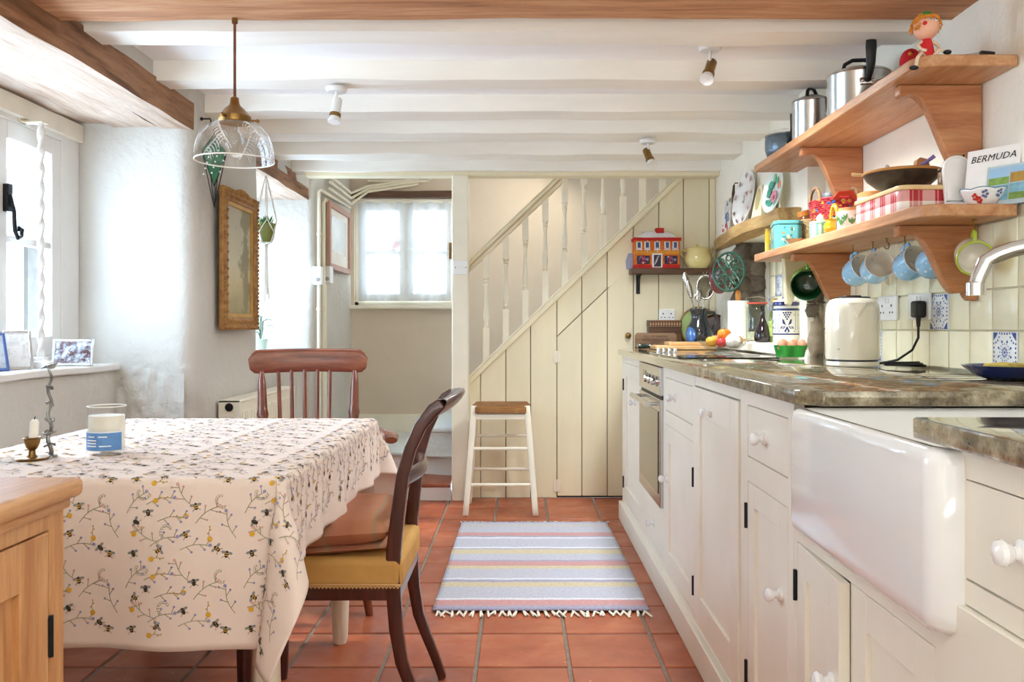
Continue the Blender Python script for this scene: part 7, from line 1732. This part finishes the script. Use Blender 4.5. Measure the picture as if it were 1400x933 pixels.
# things on the plaster ledge: paper roll, jars, bottles
LZ2 = 1.0035
pr_ = thing('kitchen_roll', 'roll of white kitchen paper on an orange wooden stand', 'paper roll', (stand_x(1007, 4.62), 4.62, ZT)); pr_.location = (1.150, 4.605, LZ2)
pr_.location = (1.222, 4.70, LZ2-.004)
obj('base', MB().lathe([(0, 0), (.065, 0), (.066, .010), (0, .012)], 32), PALEW, pr_); obj('paper', MB().lathe([(.018, .013), (.057, .013), (.057, .225), (.018, .225)], 40), pm('white_paper', '#efece6', .9, var=.02, vs=30, bmp=.3, bs=90), pr_); obj('pole', MB().lathe([(.012, .012), (.012, .225), (.014, .232), (.016, .255), (.015, .275), (.010, .284), (0, .286)], 18), pm('orange_wood', '#d08a3c', .4), pr_)
cj2 = thing('clip_jar', 'large glass preserving jar with a red rubber seal on the ledge', 'jar', (1.236, 4.37, LZ2))
obj('glass', MB().shell([(.050, 0), (.056, .008), (.058, .02), (.058, .16), (.050, .185), (.046, .195)], .003, 36), glass('jar_glass', (.92, .95, .92)), cj2, smooth=60); obj('seal', MB().lathe([(.048, .195), (.053, .196), (.053, .202), (.048, .203)], 32), pm('red_rubber', '#cf5440', .5), cj2); ld = obj('lid', MB().lathe([(.050, .203), (.052, .208), (.050, .218), (.03, .224), (0, .225)], 32), glass('jar_glass'), cj2, smooth=60); obj('clip', MB().tube([(-.058, 0, .17), (-.064, 0, .20), (-.055, 0, .225), (0, -.01, .232), (.055, 0, .225), (.064, 0, .20), (.058, 0, .17)], .002, 6), STEEL, cj2); obj('contents', MB().lathe([(0, .008), (.052, .008), (.053, .05), (0, .052)], 30), pm('pale_oats', '#d6cdb2', .9, var=.2, vs=90), cj2)
ba = thing('balsamic_bottle', 'dark pear-shaped vinegar bottle in front of the jars', 'bottle', (1.200, 4.15, LZ2)); obj('glass', MB().lathe([(0, 0), (.034, 0), (.040, .010), (.042, .03), (.036, .06), (.024, .09), (.014, .115), (.010, .14), (.010, .17), (.013, .174), (.013, .18), (0, .181)], 32), pm('black_purple_glass', '#20131a', .08, coat=.8), ba, smooth=60)
ol = thing('oil_bottle', 'green olive oil bottle with a gold cap and label', 'bottle', (1.252, 4.13, LZ2)); obj('glass', MB().lathe([(0, 0), (.026, 0), (.027, .006), (.027, .12), (.022, .145), (.011, .165), (.011, .195)], 24), pm('olive_glass', '#5c6a2c', .1, coat=.7), ol, smooth=60); obj('cap', MB().lathe([(.0145, .190), (.0145, .215), (0, .216)], 18), pm('gold_cap', '#b8912e', .3, metal=.6), ol)
mb = MB(); mb.grid(lambda u, v: (.0274*math.cos(2.5+2.6*u), .0274*math.sin(2.5+2.6*u), .03+.075*v), 14, 1); obj('label', mb, pm('olive_label', '#aebf6a', .6, var=.3, vs=60), ol)
# blue and white storage jar
bw = thing('majolica_jar', 'white storage jar painted with blue grapes and leaves', 'jar', (stand_x(1076, 3.93), 3.93, ZT)); bw.location = (1.178, 3.99, LZ2); WGL = pm('tin_glaze_white', '#eceae4', .15, coat=.5)
bw.location = (1.225, 3.86, LZ2)
RJ = .060; obj('body', MB().lathe([(0, 0), (RJ-.003, 0), (RJ, .004), (RJ, .155), (RJ-.004, .160), (RJ-.004, .172)], 40), WGL, bw, smooth=50); [obj('blue_band', MB().lathe(q_, 40, cap=False), pm('deep_cobalt', '#2b2f6e', .2, coat=.4), bw) for q_ in ([(RJ+.0006, .150), (RJ+.0008, .158), (RJ-.002, .160)], [(RJ+.0004, .040), (RJ+.0006, .042), (RJ+.0006, .045), (RJ+.0004, .046)], [(RJ-.002, .173), (RJ+.002, .176), (RJ+.002, .187), (RJ-.002, .190)])]
ld = obj('lid', MB().lathe([(RJ, .190), (RJ-.004, .197), (.03, .205), (0, .206)], 36), WGL, bw, smooth=50); obj('lid_knob', MB().lathe([(.008, .205), (.006, .212), (.012, .220), (0, .227)], 16), WGL, ld)
mb = MB(); r_ = RJ+.0009
for a0 in [i*2*PI/4-PI/2-.25 for i in range(4)]:
    def P(u, z, a0=a0): return Vector((r_*math.cos(a0+u/r_), r_*math.sin(a0+u/r_), z))
    def D(u, z, rr_, sx_=1, n=7): mb.add([P(u+rr_*sx_*math.cos(2*PI*k/n), z+rr_*math.sin(2*PI*k/n)) for k in range(n)], [list(range(n))])
    for row in range(4):
        for k in range(4-row): D((k-(3-row)/2)*.0105, .140-.0095*row, .0042)
    for s in (-1, 1):
        mb.add([P(s*.004, .082), P(s*.014, .108), P(s*.022, .112), P(s*.019, .092)], [(0, 1, 2, 3)]); mb.add([P(s*.006, .078), P(s*.026, .078), P(s*.032, .068), P(s*.014, .068)], [(0, 1, 2, 3)]); mb.add([P(s*.004, .072), P(s*.012, .056), P(s*.006, .050), P(0, .066)], [(0, 1, 2, 3)])
        for (z0, z1) in ((.048, .148),): mb.add([P(s*.040, z0+.018), P(s*.042, z0+.018), P(s*.042, z1), P(s*.040, z1)], [(0, 1, 2, 3)])
        mb.add([P(s*.042, .066), P(s*.042, .063), P(0, .048), P(0, .051)], [(0, 1, 2, 3)])
        for z in (.056, .130): D(s*.034, z, .0026)
    D(0, .072, .006, .6)
obj('grape_painting', mb, pm('painted_cobalt', '#33386f', .25), bw, smooth=0, kind='stuff')
# egg tray
et = thing('egg_tray', 'bright green ceramic egg tray on the worktop', 'egg tray', (1.118, 3.47, ZT))
GRN = pm('bright_green_glaze', '#2f9a3a', .15, var=.1, coat=.5)
def etf(u, v):
    a = u*2*PI; k = .78+.22*v; lob = 1+.12*(1-v*.75)*math.cos(6*a)
    sq = 1/max(abs(math.cos(a)), abs(math.sin(a)))**.55
    return (.066*k*lob*sq*math.cos(a), .052*k*lob*sq*math.sin(a), .002+.048*v)
mb = MB(); mb.grid(etf, 60, 8); mb.add([etf(k/60, 0) for k in range(60)], [list(range(60))]); mb.add([Vector(etf(k/60, 1))*.97 for k in range(60)], [list(range(60))]); obj('tray', mb, GRN, et, smooth=50)
for i, (dx, dy, lb_) in enumerate(((-.040, -.018, 'brown egg at the front left of the green tray'), (.002, -.018, 'brown egg at the front middle of the green tray'), (.042, -.018, 'brown egg at the front right of the green tray'), (-.02, .022, 'brown egg at the back left of the green tray'), (.026, .022, 'brown egg at the back right of the green tray'))):
    solo('egg', MB().lathe([(.0205*math.sin(PI*k/10)*(1+.10*math.cos(PI*k/10)), -.0255*math.cos(PI*k/10)) for k in range(11)], 18), pm('brown_eggshell', '#cf9272', .5, var=.06, rnd=.08), lb_, 'egg', (et.location.x+dx, et.location.y+dy, ZT+.050), group='eggs in the green tray', smooth=80)
# blue bowl near the tap
bb = thing('blue_bowl', 'dark blue dish with a yellow sponge at the right edge of the worktop', 'bowl', (1.185, 2.02, ZT)); obj('dish', MB().shell([(.055, 0), (.085, .010), (.108, .030), (.112, .034)], .005, 40), pm('navy_glaze', '#22356f', .12, var=.08, coat=.5), bb, smooth=60)
solo('sponge', MB().rbox(-.05, .05, -.032, .032, 0, .024, (4, 3, 2), .003, 30), pm('yellow_sponge', '#c9b25a', .95, var=.15, vs=60, bmp=.8, bs=90), 'yellow sponge lying in the dark blue dish', 'sponge', (1.170, 2.02, ZT+.0155), rz=.6, bev=.004)
